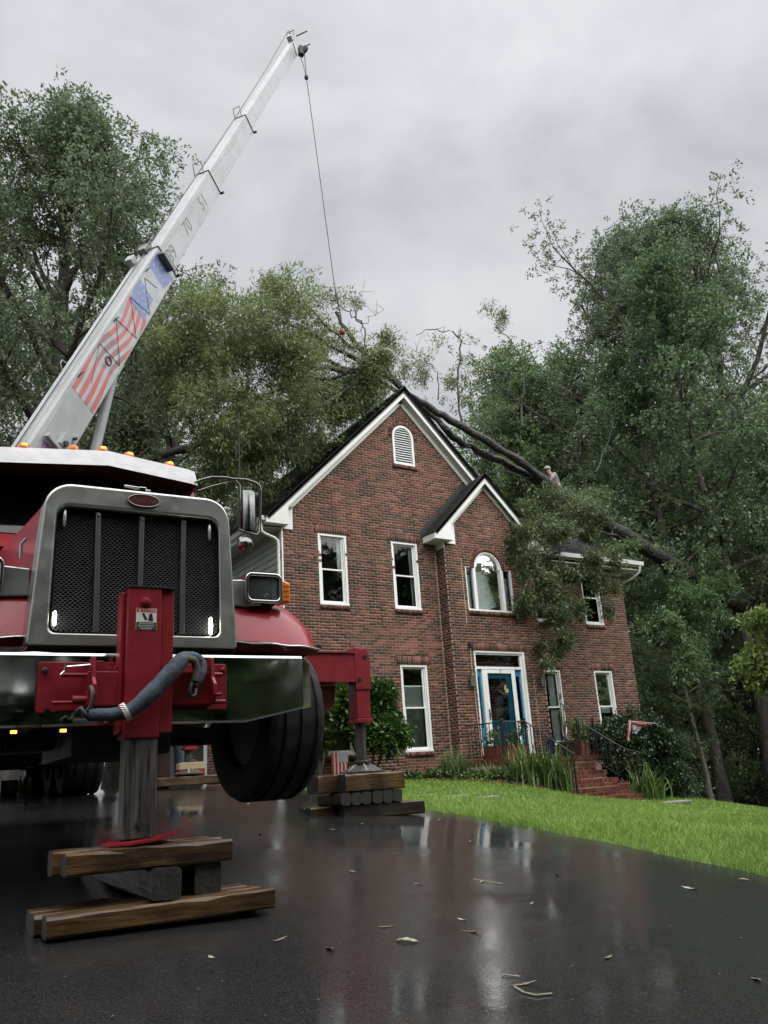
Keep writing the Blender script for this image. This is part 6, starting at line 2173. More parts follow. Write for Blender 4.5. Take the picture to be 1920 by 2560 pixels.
def zt_(x, y, b):
    s, b, z = on_b(x / 2.765, 1080 + y / 2.765, b)
    return tw(s, b, z)


path = [zt_(*q) for q in ((610, 1958, -.40), (700, 1955, -.40), (800, 1952, -.41), (900, 1930, -.42), (980, 1868, -.43), (1060, 1790, -.43), (1140, 1705, -.43), (1200, 1640, -.42), (1240, 1590, -.40), (1275, 1558, -.36), (1330, 1552, -.33), (1385, 1585, -.32), (1400, 1640, -.33), (1375, 1710, -.34), (1340, 1750, -.34))]
P_ = np.array(path)
tt_ = np.linspace(0, len(P_) - 1, 60)
P2 = np.stack([np.interp(tt_, range(len(P_)), P_[:, i]) for i in range(3)], 1)
for _ in range(2):
    P2[1:-1] = (P2[:-2] + 2 * P2[1:-1] + P2[2:]) / 4
rad = np.interp(tt_, [0, 2, 5, 8, 9.5, 11, 14], [.032, .036, .046, .046, .032, .032, .026]) * (1 + .03 * np.sin(tt_ * 3.1) + .03 * np.sin(tt_ * 7.7))
sl.part('sleeve', MB().tube(P2, rad, 12), 'sling_blue', smooth=80)
P3 = np.array([zt_(*q) for q in ((1225, 1600, -.415), (1290, 1565, -.40), (1345, 1580, -.37), (1360, 1640, -.36), (1345, 1720, -.36))])
sl.part('loop', MB().tube(np.stack([np.interp(np.linspace(0, 4, 24), range(5), P3[:, i]) for i in range(3)], 1), .022, 10), 'sling_dirt', smooth=80)
a_, b_ = zt_(850, 1945, -.415), zt_(885, 1925, -.42)
sl.part('tag', MB().tube([a_, b_], .050, 12), 'decal_white', smooth=60)
lt = MB()
for i in range(3):
    q = zt_(838 + i * 6, 1890 + i * 14, -.475); lt.obox(q, TT, TBK, Z3, .012, .001, .0022)
sl.part('tag_print', lt, 'decal_red')
hk = [zt_(*q) for q in ((645, 1965, -.39), (620, 1985, -.41), (585, 1950, -.41), (560, 1910, -.40), (535, 1925, -.39), (522, 1950, -.385))]
sl.part('hook', MB().tube(hk, [.012, .013, .014, .014, .011, .006], 8), 'steel_dark', smooth=60)
hk = [zt_(*q) for q in ((1340, 1700, -.35), (1325, 1740, -.36), (1305, 1790, -.37), (1320, 1830, -.37), (1350, 1820, -.36), (1355, 1775, -.35))]
sl.part('hook', MB().tube(hk, .013, 8), 'steel_dark', smooth=60)
hk = [zt_(*q) for q in ((625, 1760, -.40), (640, 1790, -.42), (640, 1850, -.42), (625, 1900, -.41), (600, 1930, -.40))]
sl.part('shackle', MB().tube(hk, .012, 8), 'steel_worn', smooth=60)


# ------------------------------------------------------------------ timber cribbing
def timber(label, s0, s1_, b0_, b1_, z0_, z1_, rot=0.0, m='timber_wet', group='crane cribbing timbers', pitch=0.0, ch_=.012):
    c = tw((s0 + s1_) / 2, (b0_ + b1_) / 2, (z0_ + z1_) / 2)
    L, W, H = (s1_ - s0), (b1_ - b0_), (z1_ - z0_)
    along_b = W > L
    if along_b: L, W = W, L
    n_ = 9
    rows__ = []
    rg_ = np.random.default_rng(int(abs(c[0] * 977 + c[1] * 131 + c[2] * 7919)))
    for i in range(n_ + 1):
        x = -L / 2 + L * i / n_
        j = rg_.normal(0, .0036, 8)
        rows__.append([(x, -W / 2 + ch_ + j[0], -H / 2), (x, W / 2 - ch_, -H / 2 + j[1]), (x, W / 2 + j[2], -H / 2 + ch_), (x, W / 2, H / 2 - ch_ + j[3]), (x, W / 2 - ch_, H / 2 + j[4]), (x, -W / 2 + ch_ + j[5], H / 2), (x, -W / 2, H / 2 - ch_ + j[6]), (x, -W / 2 + j[7], -H / 2 + ch_)])
    mb_ = MB()
    v_ = [p for r_ in rows__ for p in r_]
    f_ = [(i * 8 + j, i * 8 + (j + 1) % 8, (i + 1) * 8 + (j + 1) % 8, (i + 1) * 8 + j) for i in range(n_) for j in range(8)]
    mb_.add(v_, f_)
    mb_.cur = 1
    mb_.add(rows__[0], [tuple(range(7, -1, -1))]); mb_.add(rows__[-1], [tuple(range(8))])
    o = link_mesh('timber', mb_, [m, 'timber_end'])
    o.location = c; o.rotation_euler = (0, pitch, TA + rot + (PI / 2 if along_b else 0))
    tag(o, label, 'timber', group)
    return o


# front stack
timber('long honey brown timber at the front bottom of the near stack', -.515, .600, -.63, -.49, -.618, -.524, .012)
timber('timber lying behind the front one at the bottom of the near stack', -.55, .575, -.485, -.345, -.618, -.524, .012)
timber('rear timber at the bottom of the near stack', -.55, .55, -.335, -.195, -.612, -.524, .01)
timber('thick square timber end on in the middle layer, left of two', -.03, .118, -.585, 1.35, -.522, -.374, .0, 'timber_dark')
timber('thick square timber end on in the middle layer, right of two', .185, .325, -.50, 1.2, -.522, -.374, .03, 'timber_dark')
timber('single honey brown timber on top of the near stack', -.43, .40, -.535, -.395, -.372, -.268, .0)
timber('second top timber carrying the bent red foot plate', -.47, .39, -.385, -.245, -.372, -.262, .0)
timber('rear top timber under the front jack', -.45, .37, -.235, -.095, -.372, -.262, .0)
# outrigger stack
gb = -.405
timber('long dark timber at the front bottom of the outrigger stack', 2.78, 3.72, 2.96, 3.10, gb, gb + .135, -.03, 'timber_dark')
timber('rear timber at the bottom of the outrigger stack', 2.50, 3.50, 3.22, 3.36, gb, gb + .135, .05)
timber('back timber at the bottom of the outrigger stack', 2.52, 3.45, 3.42, 3.56, gb, gb + .135, .02, 'timber_dark')
for i in range(6):
    timber(f'short rounded dark timber, {["first", "second", "third", "fourth", "fifth", "sixth"][i]} from left in outrigger stack middle layer', 2.72 + i * .123, 2.836 + i * .123, 2.93 + .006 * (i % 3), 3.52, gb + .137, gb + .262, .0, 'timber_dark', ch_=.022)
timber('honey brown front timber on top of the outrigger stack', 2.78, 3.50, 2.95, 3.12, gb + .266, .035, .06)
timber('grey ended timber sticking out left on top of the outrigger stack', 2.44, 3.20, 3.12, 3.28, gb + .266, .035, .40)
timber('rear timber on top of the outrigger stack', 2.80, 3.46, 3.30, 3.46, gb + .266, .035, -.03)
# rear outrigger pad
timber('brown timber under the rear outrigger foot, seen beneath the truck', 2.10, 3.10, 7.78, 7.98, .04, .17, .0)
timber('second timber under the rear outrigger foot', 2.15, 3.05, 8.02, 8.20, .04, .17, .0)

# ------------------------------------------------------------------ trees
def tree_geo(seed, H, R, cb, tr, limbs=16, sub=7, twigs=9, leaves=9, ll=.13, lw=.065, top=.9, shape=.55, clump=.28, bare=.0):
    rg_ = np.random.default_rng(seed)
    trunk = wander((0, 0, -.3), (0, 0, 1), H * .93, 14, rg_, .035, .02)
    rad = np.linspace(tr, tr * .12, 15) ; rad[0] = tr * 1.35
    lines = [(trunk, rad)]
    TP, TD = [], []
    for i in range(limbs):
        t = cb + (top - cb) * (i + rg_.uniform(0, .9)) / limbs
        fi = t * 14; k0 = int(min(13, fi))
        p = trunk[k0] + (trunk[k0 + 1] - trunk[k0]) * (fi - k0)
        u = (t - cb) / (1 - cb)
        prof = max(.13, math.sin(PI * min(1, (u * .86 + .14) ** shape)))
        L = R * prof * rg_.uniform(.75, 1.12)
        a = i * 2.39996 + rg_.uniform(-.4, .4)
        el = math.radians(10 + 52 * u + rg_.uniform(-12, 14))
        d = np.array([math.cos(a) * math.cos(el), math.sin(a) * math.cos(el), math.sin(el)])
        r0 = tr * (1 - t) * .55 + .025
        lb = wander(p, d, L, 7, rg_, .13, .035)
        lines.append((lb, np.linspace(r0, .015, 8)))
        for j in range(sub):
            q = .25 + .75 * (j + rg_.uniform(0, 1)) / sub
            fi = q * 7; k1 = int(min(6, fi)); sp = lb[k1] + (lb[k1 + 1] - lb[k1]) * (fi - k1)
            dd = (lb[k1 + 1] - lb[k1]); dd /= np.linalg.norm(dd)
            dd = dd + rg_.normal(0, .75, 3); dd[2] += .12
            SL = L * rg_.uniform(.18, .38) * (1.15 - .5 * q) + .35
            sb = wander(sp, dd, SL, 4, rg_, .22, .02)
            lines.append((sb, np.linspace(max(.012, r0 * .35 * (1 - q * .6)), .006, 5)))
            if rg_.uniform() < bare: continue
            m = twigs
            tpos = rg_.uniform(.35, 1.05, m)
            base = np.stack([np.interp(tpos * 4, range(5), sb[:, c]) for c in range(3)], 1)
            off = np.clip(rg_.normal(0, clump, (m, 3)), -1.8 * clump, 1.8 * clump) * np.array([1, 1, .75])
            TP.append(base + off); TD.append(off / (np.linalg.norm(off, axis=1)[:, None] + .1) + np.array([0, 0, .2]))
    P_ = np.concatenate(TP); D_ = np.concatenate(TD)
    lv = leaf_cloud(P_, D_, leaves, ll, lw, ll * .62, rg_, droop=.25)
    wd = tubes(lines, 6)
    return wd, lv


VARIANTS = {}


def tree(name, label, base, variant, scale=1.0, rz=0.0, group=None, leafm='leaf_wood', barkm='bark', sxy=1.0, tilt=(0, 0)):
    """variant: key into VARIANTS, meshes shared between alike trees"""
    T = Thing(name, label, 'tree', base, rz, group=group)
    T.root.rotation_euler = (tilt[0], tilt[1], rz)
    key = (variant, leafm, barkm)
    if key not in VARIANTS:
        (wv, wf), (lv, lf) = tree_geo(*TREES[variant][0], **TREES[variant][1])
        a = fast_mesh('trunk', wv, wf, barkm, T.root, smooth=True)
        b = fast_mesh('crown', lv, lf, leafm, T.root); b['kind'] = 'stuff'
        VARIANTS[key] = (a.data, b.data)
    else:
        for nm, me in zip(('trunk', 'crown'), VARIANTS[key]):
            o = bpy.data.objects.new(nm, me); COL.objects.link(o); o.parent = T.root
            if nm == 'crown': o['kind'] = 'stuff'
    T.root.scale = (scale * sxy, scale * sxy, scale)
    return T


TREES = {
    'oak_big': ((101, 20.6, 7.6, .20, .42), dict(limbs=34, sub=10, twigs=25, leaves=13, ll=.12, lw=.055, clump=.36, top=.94, shape=.66, bare=.03)),
    'street': ((131, 15.0, 4.3, .08, .24), dict(limbs=20, sub=6, twigs=6, leaves=5, ll=.50, lw=.30, clump=.5, top=.97, shape=.7)),
    'oak_air': ((121, 20.0, 6.8, .24, .38), dict(limbs=30, sub=9, twigs=20, leaves=13, ll=.090, lw=.046, clump=.36, top=.98, shape=.75, bare=.05)),
    'oak_mid': ((102, 17.0, 5.2, .28, .30), dict(limbs=26, sub=9, twigs=18, leaves=13, ll=.115, lw=.056, clump=.34, top=.97, bare=.05)),
    'wood_a': ((103, 18.0, 4.6, .16, .26), dict(limbs=24, sub=8, twigs=14, leaves=13, ll=.125, lw=.068, clump=.40, top=.96)),
    'wood_b': ((104, 16.0, 4.2, .10, .22), dict(limbs=24, sub=7, twigs=14, leaves=13, ll=.125, lw=.068, clump=.42, top=.97, shape=.7)),
    'wood_t': ((113, 19.0, 4.2, .34, .24), dict(limbs=20, sub=8, twigs=14, leaves=12, ll=.125, lw=.068, clump=.40, top=.96)),
    'under': ((105, 7.0, 2.6, .05, .10), dict(limbs=20, sub=6, twigs=12, leaves=10, ll=.12, lw=.065, clump=.32, top=.97, shape=.8)),
    'pine': ((106, 20.0, 2.6, .45, .24), dict(limbs=24, sub=6, twigs=9, leaves=14, ll=.22, lw=.018, clump=.25, top=.98, shape=.9)),
}


def base_at(az, dist):
    a = math.radians(az)
    x, y = dist * math.sin(a), dist * math.cos(a)
    return (x, y, float(gz(x, y)) - .05)


GB = 'trees behind the house and truck'
tree('oak_tree', 'tall oak with a dark trunk rising directly behind the crane boom at the far left', base_at(8.8, 22.5), 'oak_big', 1.0, .4, GB, 'leaf_oak')
tree('oak_tree', 'oak at the left picture edge, lower than the tall oak beside it', base_at(1.5, 25), 'oak_mid', 1.12, 2.2, GB, 'leaf_oak')
tree('oak_tree', 'rounded oak whose crown shows between the boom and the fallen tree', base_at(20.6, 29), 'oak_mid', 1.16, 1.1, GB, 'leaf_oak')
tree('oak_tree', 'dark tree filling the gap right behind the boom base above the truck visor', base_at(14.6, 30), 'wood_a', .98, .3, GB, 'leaf_oak')
tree('oak_tree', 'background tree low behind the cab roof beside the mirror', base_at(17.5, 34), 'wood_b', .75, 2.0, GB, 'leaf_wood')
tree('oak_tree', 'background tree low behind the left roof slope', base_at(24.5, 36), 'wood_b', .92, 1.0, GB, 'leaf_wood')
tree('oak_tree', 'small background tree behind the far left of the truck', base_at(5.0, 34), 'wood_b', .85, 4.0, GB, 'leaf_wood')
tree('oak_tree', 'leafy tree filling in low behind the tall left oak', base_at(5.6, 30), 'wood_a', 1.12, 5.2, GB, 'leaf_oak')
tree('oak_tree', 'leafy tree between the tall left oak and the boom, further back', base_at(11.6, 33), 'wood_a', 1.18, 2.4, GB, 'leaf_oak')
GR = 'trees of the woods right of the house'
tree('oak_tree', 'big spreading oak at the right edge, tallest tree of the right hand woods', base_at(55.0, 40), 'oak_air', 1.64, 3.3, GR, 'leaf_oak')
tree('oak_tree', 'second big oak filling the right picture edge beside the spreading oak', base_at(60.0, 42), 'oak_air', 1.58, 5.0, GR, 'leaf_oak')
tree('oak_tree', 'broad oak left of the spreading right hand oak, further back', base_at(50.4, 46), 'oak_air', 1.72, 1.2, GR, 'leaf_oak')
tree('poplar_tree', 'pale green tree peeping over the right slope of the main roof', base_at(41.2, 42), 'wood_a', 1.36, .8, GR, 'leaf_pale')
tree('poplar_tree', 'pale tree right of the two leaning stems, above the right wing roof', base_at(45.2, 41), 'wood_a', 1.46, 2.6, GR, 'leaf_pale')
tree('poplar_tree', 'mid green tree just left of the spreading right hand oak', base_at(48.0, 44), 'wood_a', 1.55, 1.9, GR, 'leaf_pale')
tree('pine_tree', 'thin pine rising between the pale trees and the right hand oak', base_at(47.6, 44), 'pine', 1.22, .0, GR, 'leaf_oak')
tree('wood_tree', 'dark tree behind the right house corner', base_at(52.0, 37), 'wood_b', 1.1, .5, GR, 'leaf_wood')
tree('wood_tree', 'tree with a straight grey trunk, left of two at the right end of the lawn', base_at(53.4, 32.5), 'wood_t', 1.05, 1.4, GR, 'leaf_wood')
tree('wood_tree', 'tree with a thick dark trunk at the right end of the lawn', base_at(56.4, 33), 'wood_t', 1.25, 3.0, GR, 'leaf_wood')
tree('wood_tree', 'young pale trunk leaning beside the straight grey trunk', base_at(52.6, 30.5), 'wood_t', .45, 2.0, GR, 'leaf_wood', 'bark_pale')
tree('wood_tree', 'dark tree at the far right behind the lime green branch', base_at(60.5, 36), 'wood_b', 1.25, 5.1, GR, 'leaf_wood')
tree('wood_tree', 'deep background tree behind the right wing roof', base_at(44.0, 50), 'wood_b', 1.3, 3.6, GR, 'leaf_wood')
tree('wood_tree', 'deep background tree right of the house corner', base_at(54.5, 44), 'wood_b', 1.4, .2, GR, 'leaf_wood')
tree('wood_tree', 'deep background tree at the right picture edge', base_at(58.5, 47), 'wood_a', 1.35, 2.9, GR, 'leaf_wood')
tree('wood_tree', 'deep background tree showing between house corner and grey trunk', base_at(50.2, 48), 'wood_a', 1.25, 4.4, GR, 'leaf_wood')
GU = 'understorey saplings at the edge of the woods'
for i, (az, ds, sc_) in enumerate(((50.6, 29.5, .60), (52.2, 33.5, .8), (54.9, 36, .85), (57.3, 37, .9), (59.8, 32.5, .7), (62.0, 31, .8), (49.4, 33, .9), (55.8, 40, 1.1), (61.5, 38, 1.1), (53.0, 39, 1.1))):
    tree('sapling', ('low leafy sapling right beside the house corner', 'leafy sapling behind the pale leaning trunk', 'sapling filling the shade between the two big trunks', 'sapling behind the thick dark trunk', 'sapling under the spreading right hand oak',
                     'sapling at the right picture edge above the lawn', 'taller sapling behind the right wing corner', 'deep shaded sapling far back between the trunks', 'deep shaded sapling at the far right', 'deep shaded sapling behind the grey trunk')[i],
         base_at(az, ds), 'under', sc_, i * 1.3, GU, 'leaf_wood')
GK = 'trees on the street side behind the camera'
SL = ('far left', 'second from left', 'third from left', 'fourth from left', 'fifth from left', 'sixth from left', 'seventh from left', 'eighth from left', 'ninth from left', 'tenth from left', 'eleventh from left', 'twelfth from left', 'far right', 'nearest the lawn', 'left of the back row', 'second of the back row', 'third of the back row', 'outermost of the back row')
for i, (x, y, s) in enumerate(((-11, -5, 1.1), (-6.5, -8, 1.15), (-2.5, -6.5, 1.1), (1.2, -8.5, 1.15), (4.8, -6.5, 1.1), (8.5, -8.2, 1.15), (12.5, -6.2, 1.1), (16.5, -4, 1.1), (21, -6, 1.1), (25.5, -2.5, 1.1), (30, -5, 1.1), (34, 0, 1.1), (38, -4, 1.1), (28.5, 3.5, .9), (-.6, -11, 1.1), (3.0, -11, 1.15), (6.7, -11.5, 1.1), (-4.5, -11, 1.1))):
    tree('street_tree', 'tree on the street side mirrored in bumper and grille, ' + SL[i], (x, y, float(gz(x, y)) - .05), 'street', s * .9, i * 1.7, GK, 'leaf_wood')

leaf_mat('leaf_hang', (.060, .090, .036), (.130, .180, .070), (.230, .280, .130), .42, rough=.32, spec=.8)
# ------------------------------------------------------------------ the fallen tree
ft = Thing('fallen_tree', 'huge willow oak fallen from the right across the roof, crown over the left slope', 'tree', tuple(at_y(1890, 1530, 18.0)))
rg = np.random.default_rng(77)


def px_line(pts):
    return np.array([at_y(x, y, Y) for x, y, Y in pts])


def smooth_line(P, k=5):
    t = np.linspace(0, len(P) - 1, (len(P) - 1) * k + 1)
    Q_ = np.stack([np.interp(t, range(len(P)), P[:, i]) for i in range(3)], 1)
    for _ in range(3):
        Q_[1:-1] = (Q_[:-2] + 2 * Q_[1:-1] + Q_[2:]) / 4
    return Q_


def limb(pts, r0, r1, k=5, wob=.02):
    Q_ = smooth_line(px_line(pts), k)
    Q_[1:-1] += rg.normal(0, wob, Q_[1:-1].shape)
    return Q_, np.linspace(r0, r1, len(Q_)) * (1 + .09 * rg.normal(0, 1, len(Q_)))


main = [limb(((2080, 1640, 18.4), (1890, 1530, 18.0), (1770, 1470, 17.8), (1650, 1392, 17.6), (1530, 1318, 17.4), (1430, 1258, 17.2)), .29, .24)]
stem1 = limb(((1430, 1258, 17.2), (1380, 1212, 17.1), (1280, 1140, 16.9), (1180, 1080, 16.75), (1090, 1030, 16.6), (1020, 985, 16.5), (950, 925, 16.6), (880, 850, 16.8), (840, 780, 17.0)), .15, .045)
stem2 = limb(((1435, 1262, 17.25), (1370, 1222, 17.3), (1290, 1170, 17.3), (1190, 1125, 17.2), (1130, 1095, 17.1), (1070, 1020, 17.2), (960, 960, 17.3), (820, 900, 17.4), (700, 860, 17.4)), .14, .045)
V, F = tubes(main + [stem1, stem2], 12)
ft.fast('trunk', V, F, 'bark_wet', smooth=True)
br = []
for pts, r0 in ((((1000, 960, 16.6), (860, 880, 16.3), (720, 800, 16.2), (600, 760, 16.0)), .07), (((960, 935, 16.7), (820, 920, 16.2), (700, 905, 15.9), (560, 880, 15.8)), .08), (((900, 930, 17), (760, 960, 16.4), (640, 990, 16.0), (520, 1000, 15.8)), .06),
                (((950, 930, 17), (820, 1000, 16.2), (700, 1060, 15.9), (640, 1120, 15.6)), .05), (((880, 870, 16.9), (800, 800, 16.8), (750, 740, 16.7), (720, 690, 16.7)), .04), (((1000, 965, 16.6), (950, 900, 16.6), (915, 870, 16.6), (910, 830, 16.6), (890, 780, 16.6), (880, 740, 16.6)), .035),
                (((905, 810, 16.6), (880, 790, 16.6), (850, 760, 16.6), (800, 740, 16.6)), .022), (((900, 830, 16.6), (920, 790, 16.5), (960, 775, 16.5)), .012), (((890, 790, 16.6), (895, 750, 16.6), (910, 720, 16.6)), .010),
                # bare shoots right of the peak
                (((1155, 1055, 16.9), (1145, 1000, 16.9), (1150, 920, 16.9), (1153, 850, 16.9), (1135, 832, 16.9), (1080, 820, 16.9), (1040, 838, 16.9)), .034), (((1305, 1065, 17.0), (1306, 980, 17.0), (1304, 890, 17.0), (1270, 850, 17.0), (1240, 815, 17.0)), .034),
                (((1305, 1005, 17.0), (1270, 995, 17.0), (1240, 950, 17.0), (1215, 910, 17.0)), .018), (((1095, 1000, 16.7), (1097, 930, 16.7), (1070, 905, 16.7), (1040, 880, 16.7)), .018), (((1180, 1115, 17.2), (1140, 1120, 17.0), (1110, 1110, 16.8)), .03),
                (((1330, 1195, 17.2), (1260, 1180, 17.0), (1210, 1178, 16.8)), .025), (((1560, 1350, 17.3), (1520, 1330, 17.0), (1470, 1330, 16.4), (1400, 1370, 15.9), (1395, 1420, 15.7)), .045), (((1440, 1390, 16.2), (1470, 1395, 16.0), (1490, 1390, 15.9)), .03),
                (((1420, 1380, 16.2), (1350, 1390, 15.8), (1330, 1450, 15.6), (1340, 1540, 15.5)), .035), (((1500, 1330, 16.8), (1480, 1380, 16.0), (1520, 1440, 15.8)), .03), (((1390, 1340, 16.3), (1310, 1320, 16.0), (1270, 1340, 15.8)), .03),
                (((1490, 1180, 17.6), (1530, 1090, 17.8), (1540, 1020, 17.9)), .02), (((1700, 1420, 17.7), (1720, 1500, 17.2), (1700, 1580, 17.0)), .03)):
    Q_, rr = limb(pts, r0, r0 * .28, 4, .03)
    br.append((Q_, rr))
    # fine shoots
    for j in range(5):
        k_ = rg.integers(len(Q_) // 2, len(Q_))
        d = rg.normal(0, 1, 3); d[2] += .5
        br.append((wander(Q_[k_], d, rg.uniform(.2, .55), 4, rg, .3, .05), np.linspace(max(.006, r0 * .25), .003, 5)))
V, F = tubes(br, 6)
ft.fast('branch', V, F, 'bark_wet', kind='stuff', smooth=True)


def foliage(blobs, leaves, ll, lw, m, T=ft, spread=.07, droop=.25, seed=1, shell=.45, nm='leaf_cluster'):
    """blobs: (px, py, Y, rx, ry px, ry depth m, twigs)"""
    rg_ = np.random.default_rng(seed)
    PP, DD = [], []
    for (x, y, Y, rx, ryp, dep, n_) in blobs:
        c = at_y(x, y, Y)
        D0 = np.linalg.norm(c)
        sxm, szm = rx / FPX * D0, ryp / FPX * D0
        # sub-clumps inside the blob so that its outline stays ragged
        kcl = max(3, int(n_ / 55))
        v = rg_.normal(0, 1, (kcl, 3)); v /= np.linalg.norm(v, axis=1)[:, None]
        v *= rg_.uniform(.3, 1.0, (kcl, 1)) ** .6
        ii = rg_.integers(0, kcl, n_)
        loc = v[ii] + rg_.normal(0, .20, (n_, 3))
        right = np.array([CM[0][0], CM[0][1], 0]); right /= np.linalg.norm(right)
        fwd = np.array([CM[2][0], CM[2][1], 0]); fwd /= np.linalg.norm(fwd)
        P_ = c + np.outer(loc[:, 0] * sxm, right) + np.outer(loc[:, 1] * dep, fwd) + np.outer(loc[:, 2] * szm, Z3)
        PP.append(P_)
        dd = np.outer(loc[:, 0], right) + np.outer(loc[:, 1], fwd) + np.outer(loc[:, 2], Z3) * .7
        DD.append(dd / (np.linalg.norm(dd, axis=1)[:, None] + .2))
    P_, D_ = np.concatenate(PP), np.concatenate(DD)
    V_, F_ = leaf_cloud(P_, D_, leaves, ll, lw, spread, rg_, droop=droop, out=.9, fold=.18)
    return T.fast(nm, V_, F_, m, kind='stuff')


foliage([(560, 850, 16.0, 150, 120, 1.3, 1150), (700, 800, 16.4, 130, 110, 1.2, 800), (470, 900, 15.6, 80, 110, 1.0, 420), (640, 960, 16.0, 190, 110, 1.5, 1050), (820, 950, 17.0, 125, 105, .8, 850),
         (890, 985, 17.3, 90, 70, .7, 420), (690, 1080, 16.6, 150, 95, 1.1, 950), (560, 1060, 15.8, 130, 110, 1.2, 700), (590, 1180, 16.4, 100, 90, 1.0, 420), (800, 1060, 17.3, 90, 70, .7, 430),
         (690, 740, 16.6, 60, 60, .6, 200), (930, 920, 16.6, 70, 60, .6, 240), (500, 1130, 16.2, 90, 110, 1.0, 300)], 11, .125, .030, 'leaf_willow', seed=3)
foliage([(820, 770, 16.7, 45, 55, .5, 60), (870, 745, 16.6, 30, 40, .4, 26), (960, 880, 16.6, 60, 50, .5, 110), (1000, 900, 16.6, 40, 60, .4, 60), (1060, 900, 16.7, 50, 70, .4, 70), (1130, 850, 16.9, 60, 25, .3, 22), (1230, 815, 17.0, 40, 50, .4, 70),
         (1270, 900, 17.0, 40, 60, .4, 40), (1180, 970, 17.0, 70, 50, .5, 90), (1250, 1030, 17.2, 70, 40, .5, 90), (930, 960, 16.5, 60, 50, .5, 110), (790, 830, 16.6, 60, 60, .6, 110)], 9, .12, .028, 'leaf_willow', seed=4)
foliage([(1340, 1300, 15.9, 90, 55, .7, 420), (1420, 1280, 16.2, 90, 50, .7, 330), (1300, 1360, 15.7, 45, 75, .5, 270), (1390, 1380, 15.7, 80, 70, .6, 360), (1500, 1340, 16.0, 50, 60, .6, 210), (1500, 1420, 15.7, 40, 60, .5, 170), (1530, 1490, 15.6, 26, 50, .35, 90),
         (1320, 1470, 15.5, 52, 66, .5, 250), (1400, 1480, 15.6, 42, 55, .45, 130), (1305, 1525, 15.5, 36, 36, .4, 95), (1400, 1570, 15.5, 34, 45, .35, 130), (1375, 1630, 15.5, 28, 35, .3, 80), (1388, 1600, 15.5, 30, 30, .3, 90), (1430, 1540, 15.5, 30, 40, .3, 80), (1470, 1230, 16.8, 40, 50, .5, 100), (1440, 1405, 15.8, 60, 42, .5, 210)], 11, .125, .033, 'leaf_hang', seed=5)
foliage([(1700, 1480, 17.0, 50, 60, .6, 170), (1740, 1560, 16.8, 70, 70, .7, 260), (1640, 1560, 16.6, 40, 60, .5, 110), (1690, 1640, 16.6, 60, 60, .6, 180), (1790, 1480, 17.3, 60, 60, .6, 170), (1560, 1360, 16.9, 30, 25, .3, 50), (1760, 1640, 16.8, 50, 50, .5, 110), (1750, 1420, 17.2, 30, 50, .4, 60)], 10, .15, .05, 'leaf_pale', seed=6)

# lime green branch of a nearer tree hanging in at the right edge
nb = Thing('dogwood_tree', 'lime green drooping branch of a near tree at the right picture edge', 'tree', base_at(66.5, 15.5))
B_ = np.array(base_at(66.5, 15.5))
tip = at_d(1900, 1560, 15.0)
V, F = tubes([(np.array([B_, B_ + [0, 0, 1.6], B_ + [-.1, .1, 3.0], B_ + [-.2, .2, 4.3]]), np.array([.11, .09, .07, .04])), (np.array([B_ + [-.1, .1, 3.0], (B_ + [-.1, .1, 3.2] + tip) / 2 + [0, 0, .25], tip]), np.array([.04, .025, .01])), (np.array([B_ + [0, 0, 2.4], (B_ + [0, 0, 2.4] + at_d(1880, 1660, 15)) / 2 + [0, 0, .2], at_d(1880, 1660, 15)]), np.array([.03, .02, .008]))], 8)
nb.fast('trunk', V, F, 'bark', smooth=True)
rg_ = np.random.default_rng(9)
PP = []
for (x, y, dist, rx, ryp, n_) in ((1905, 1545, 15.0, 40, 18, 70), (1890, 1660, 15.0, 35, 50, 120), (1935, 1690, 15.0, 40, 40, 110), (1935, 1600, 15.2, 30, 30, 50), (2040, 1580, 15.5, 60, 80, 160)):
    c = at_d(x, y, dist)
    PP.append(c + rg_.normal(0, 1, (n_, 3)) * np.array([rx, rx, ryp]) / FPX * dist * .45)
P_ = np.concatenate(PP)
V, F = leaf_cloud(P_, rg_.normal(0, .5, P_.shape) + np.array([-.3, 0, -.3]), 8, .10, .05, .06, rg_, droop=.5)
nb.fast('crown', V, F, 'leaf_lime', kind='stuff')

# ------------------------------------------------------------------ people
mat('skin', (.42, .24, .17), .55, var=.1)
mat('jeans', (.055, .085, .125), .85, var=.4, scale=16, bump=.3)
mat('boots', (.030, .022, .017), .6, var=.3)
mat('shirt_grey', (.23, .22, .20), .85, var=.2, scale=14)
mat('shirt_dark', (.06, .07, .08), .85, var=.2)
mat('cap_grey', (.26, .25, .23), .8, var=.2, scale=20)
mat('hair', (.03, .02, .015), .7)


def skin_part(T, name, pts, edges, radii, m, parent=None, lv=2):
    me = bpy.data.meshes.new(name)
    me.from_pydata([tuple(np.asarray(p, float) - np.asarray(T.off)) for p in pts], edges, [])
    me.materials.append(MATS[m])
    o = bpy.data.objects.new(name, me); COL.objects.link(o); o.parent = parent or T.root
    md = o.modifiers.new('skin', 'SKIN'); md.use_smooth_shade = True
    for i, r in enumerate(radii):
        rr = r if isinstance(r, tuple) else (r, r)
        me.skin_vertices[0].data[i].radius = rr
    me.skin_vertices[0].data[0].use_root = True
    sb = o.modifiers.new('sub', 'SUBSURF'); sb.levels = lv; sb.render_levels = lv
    return o


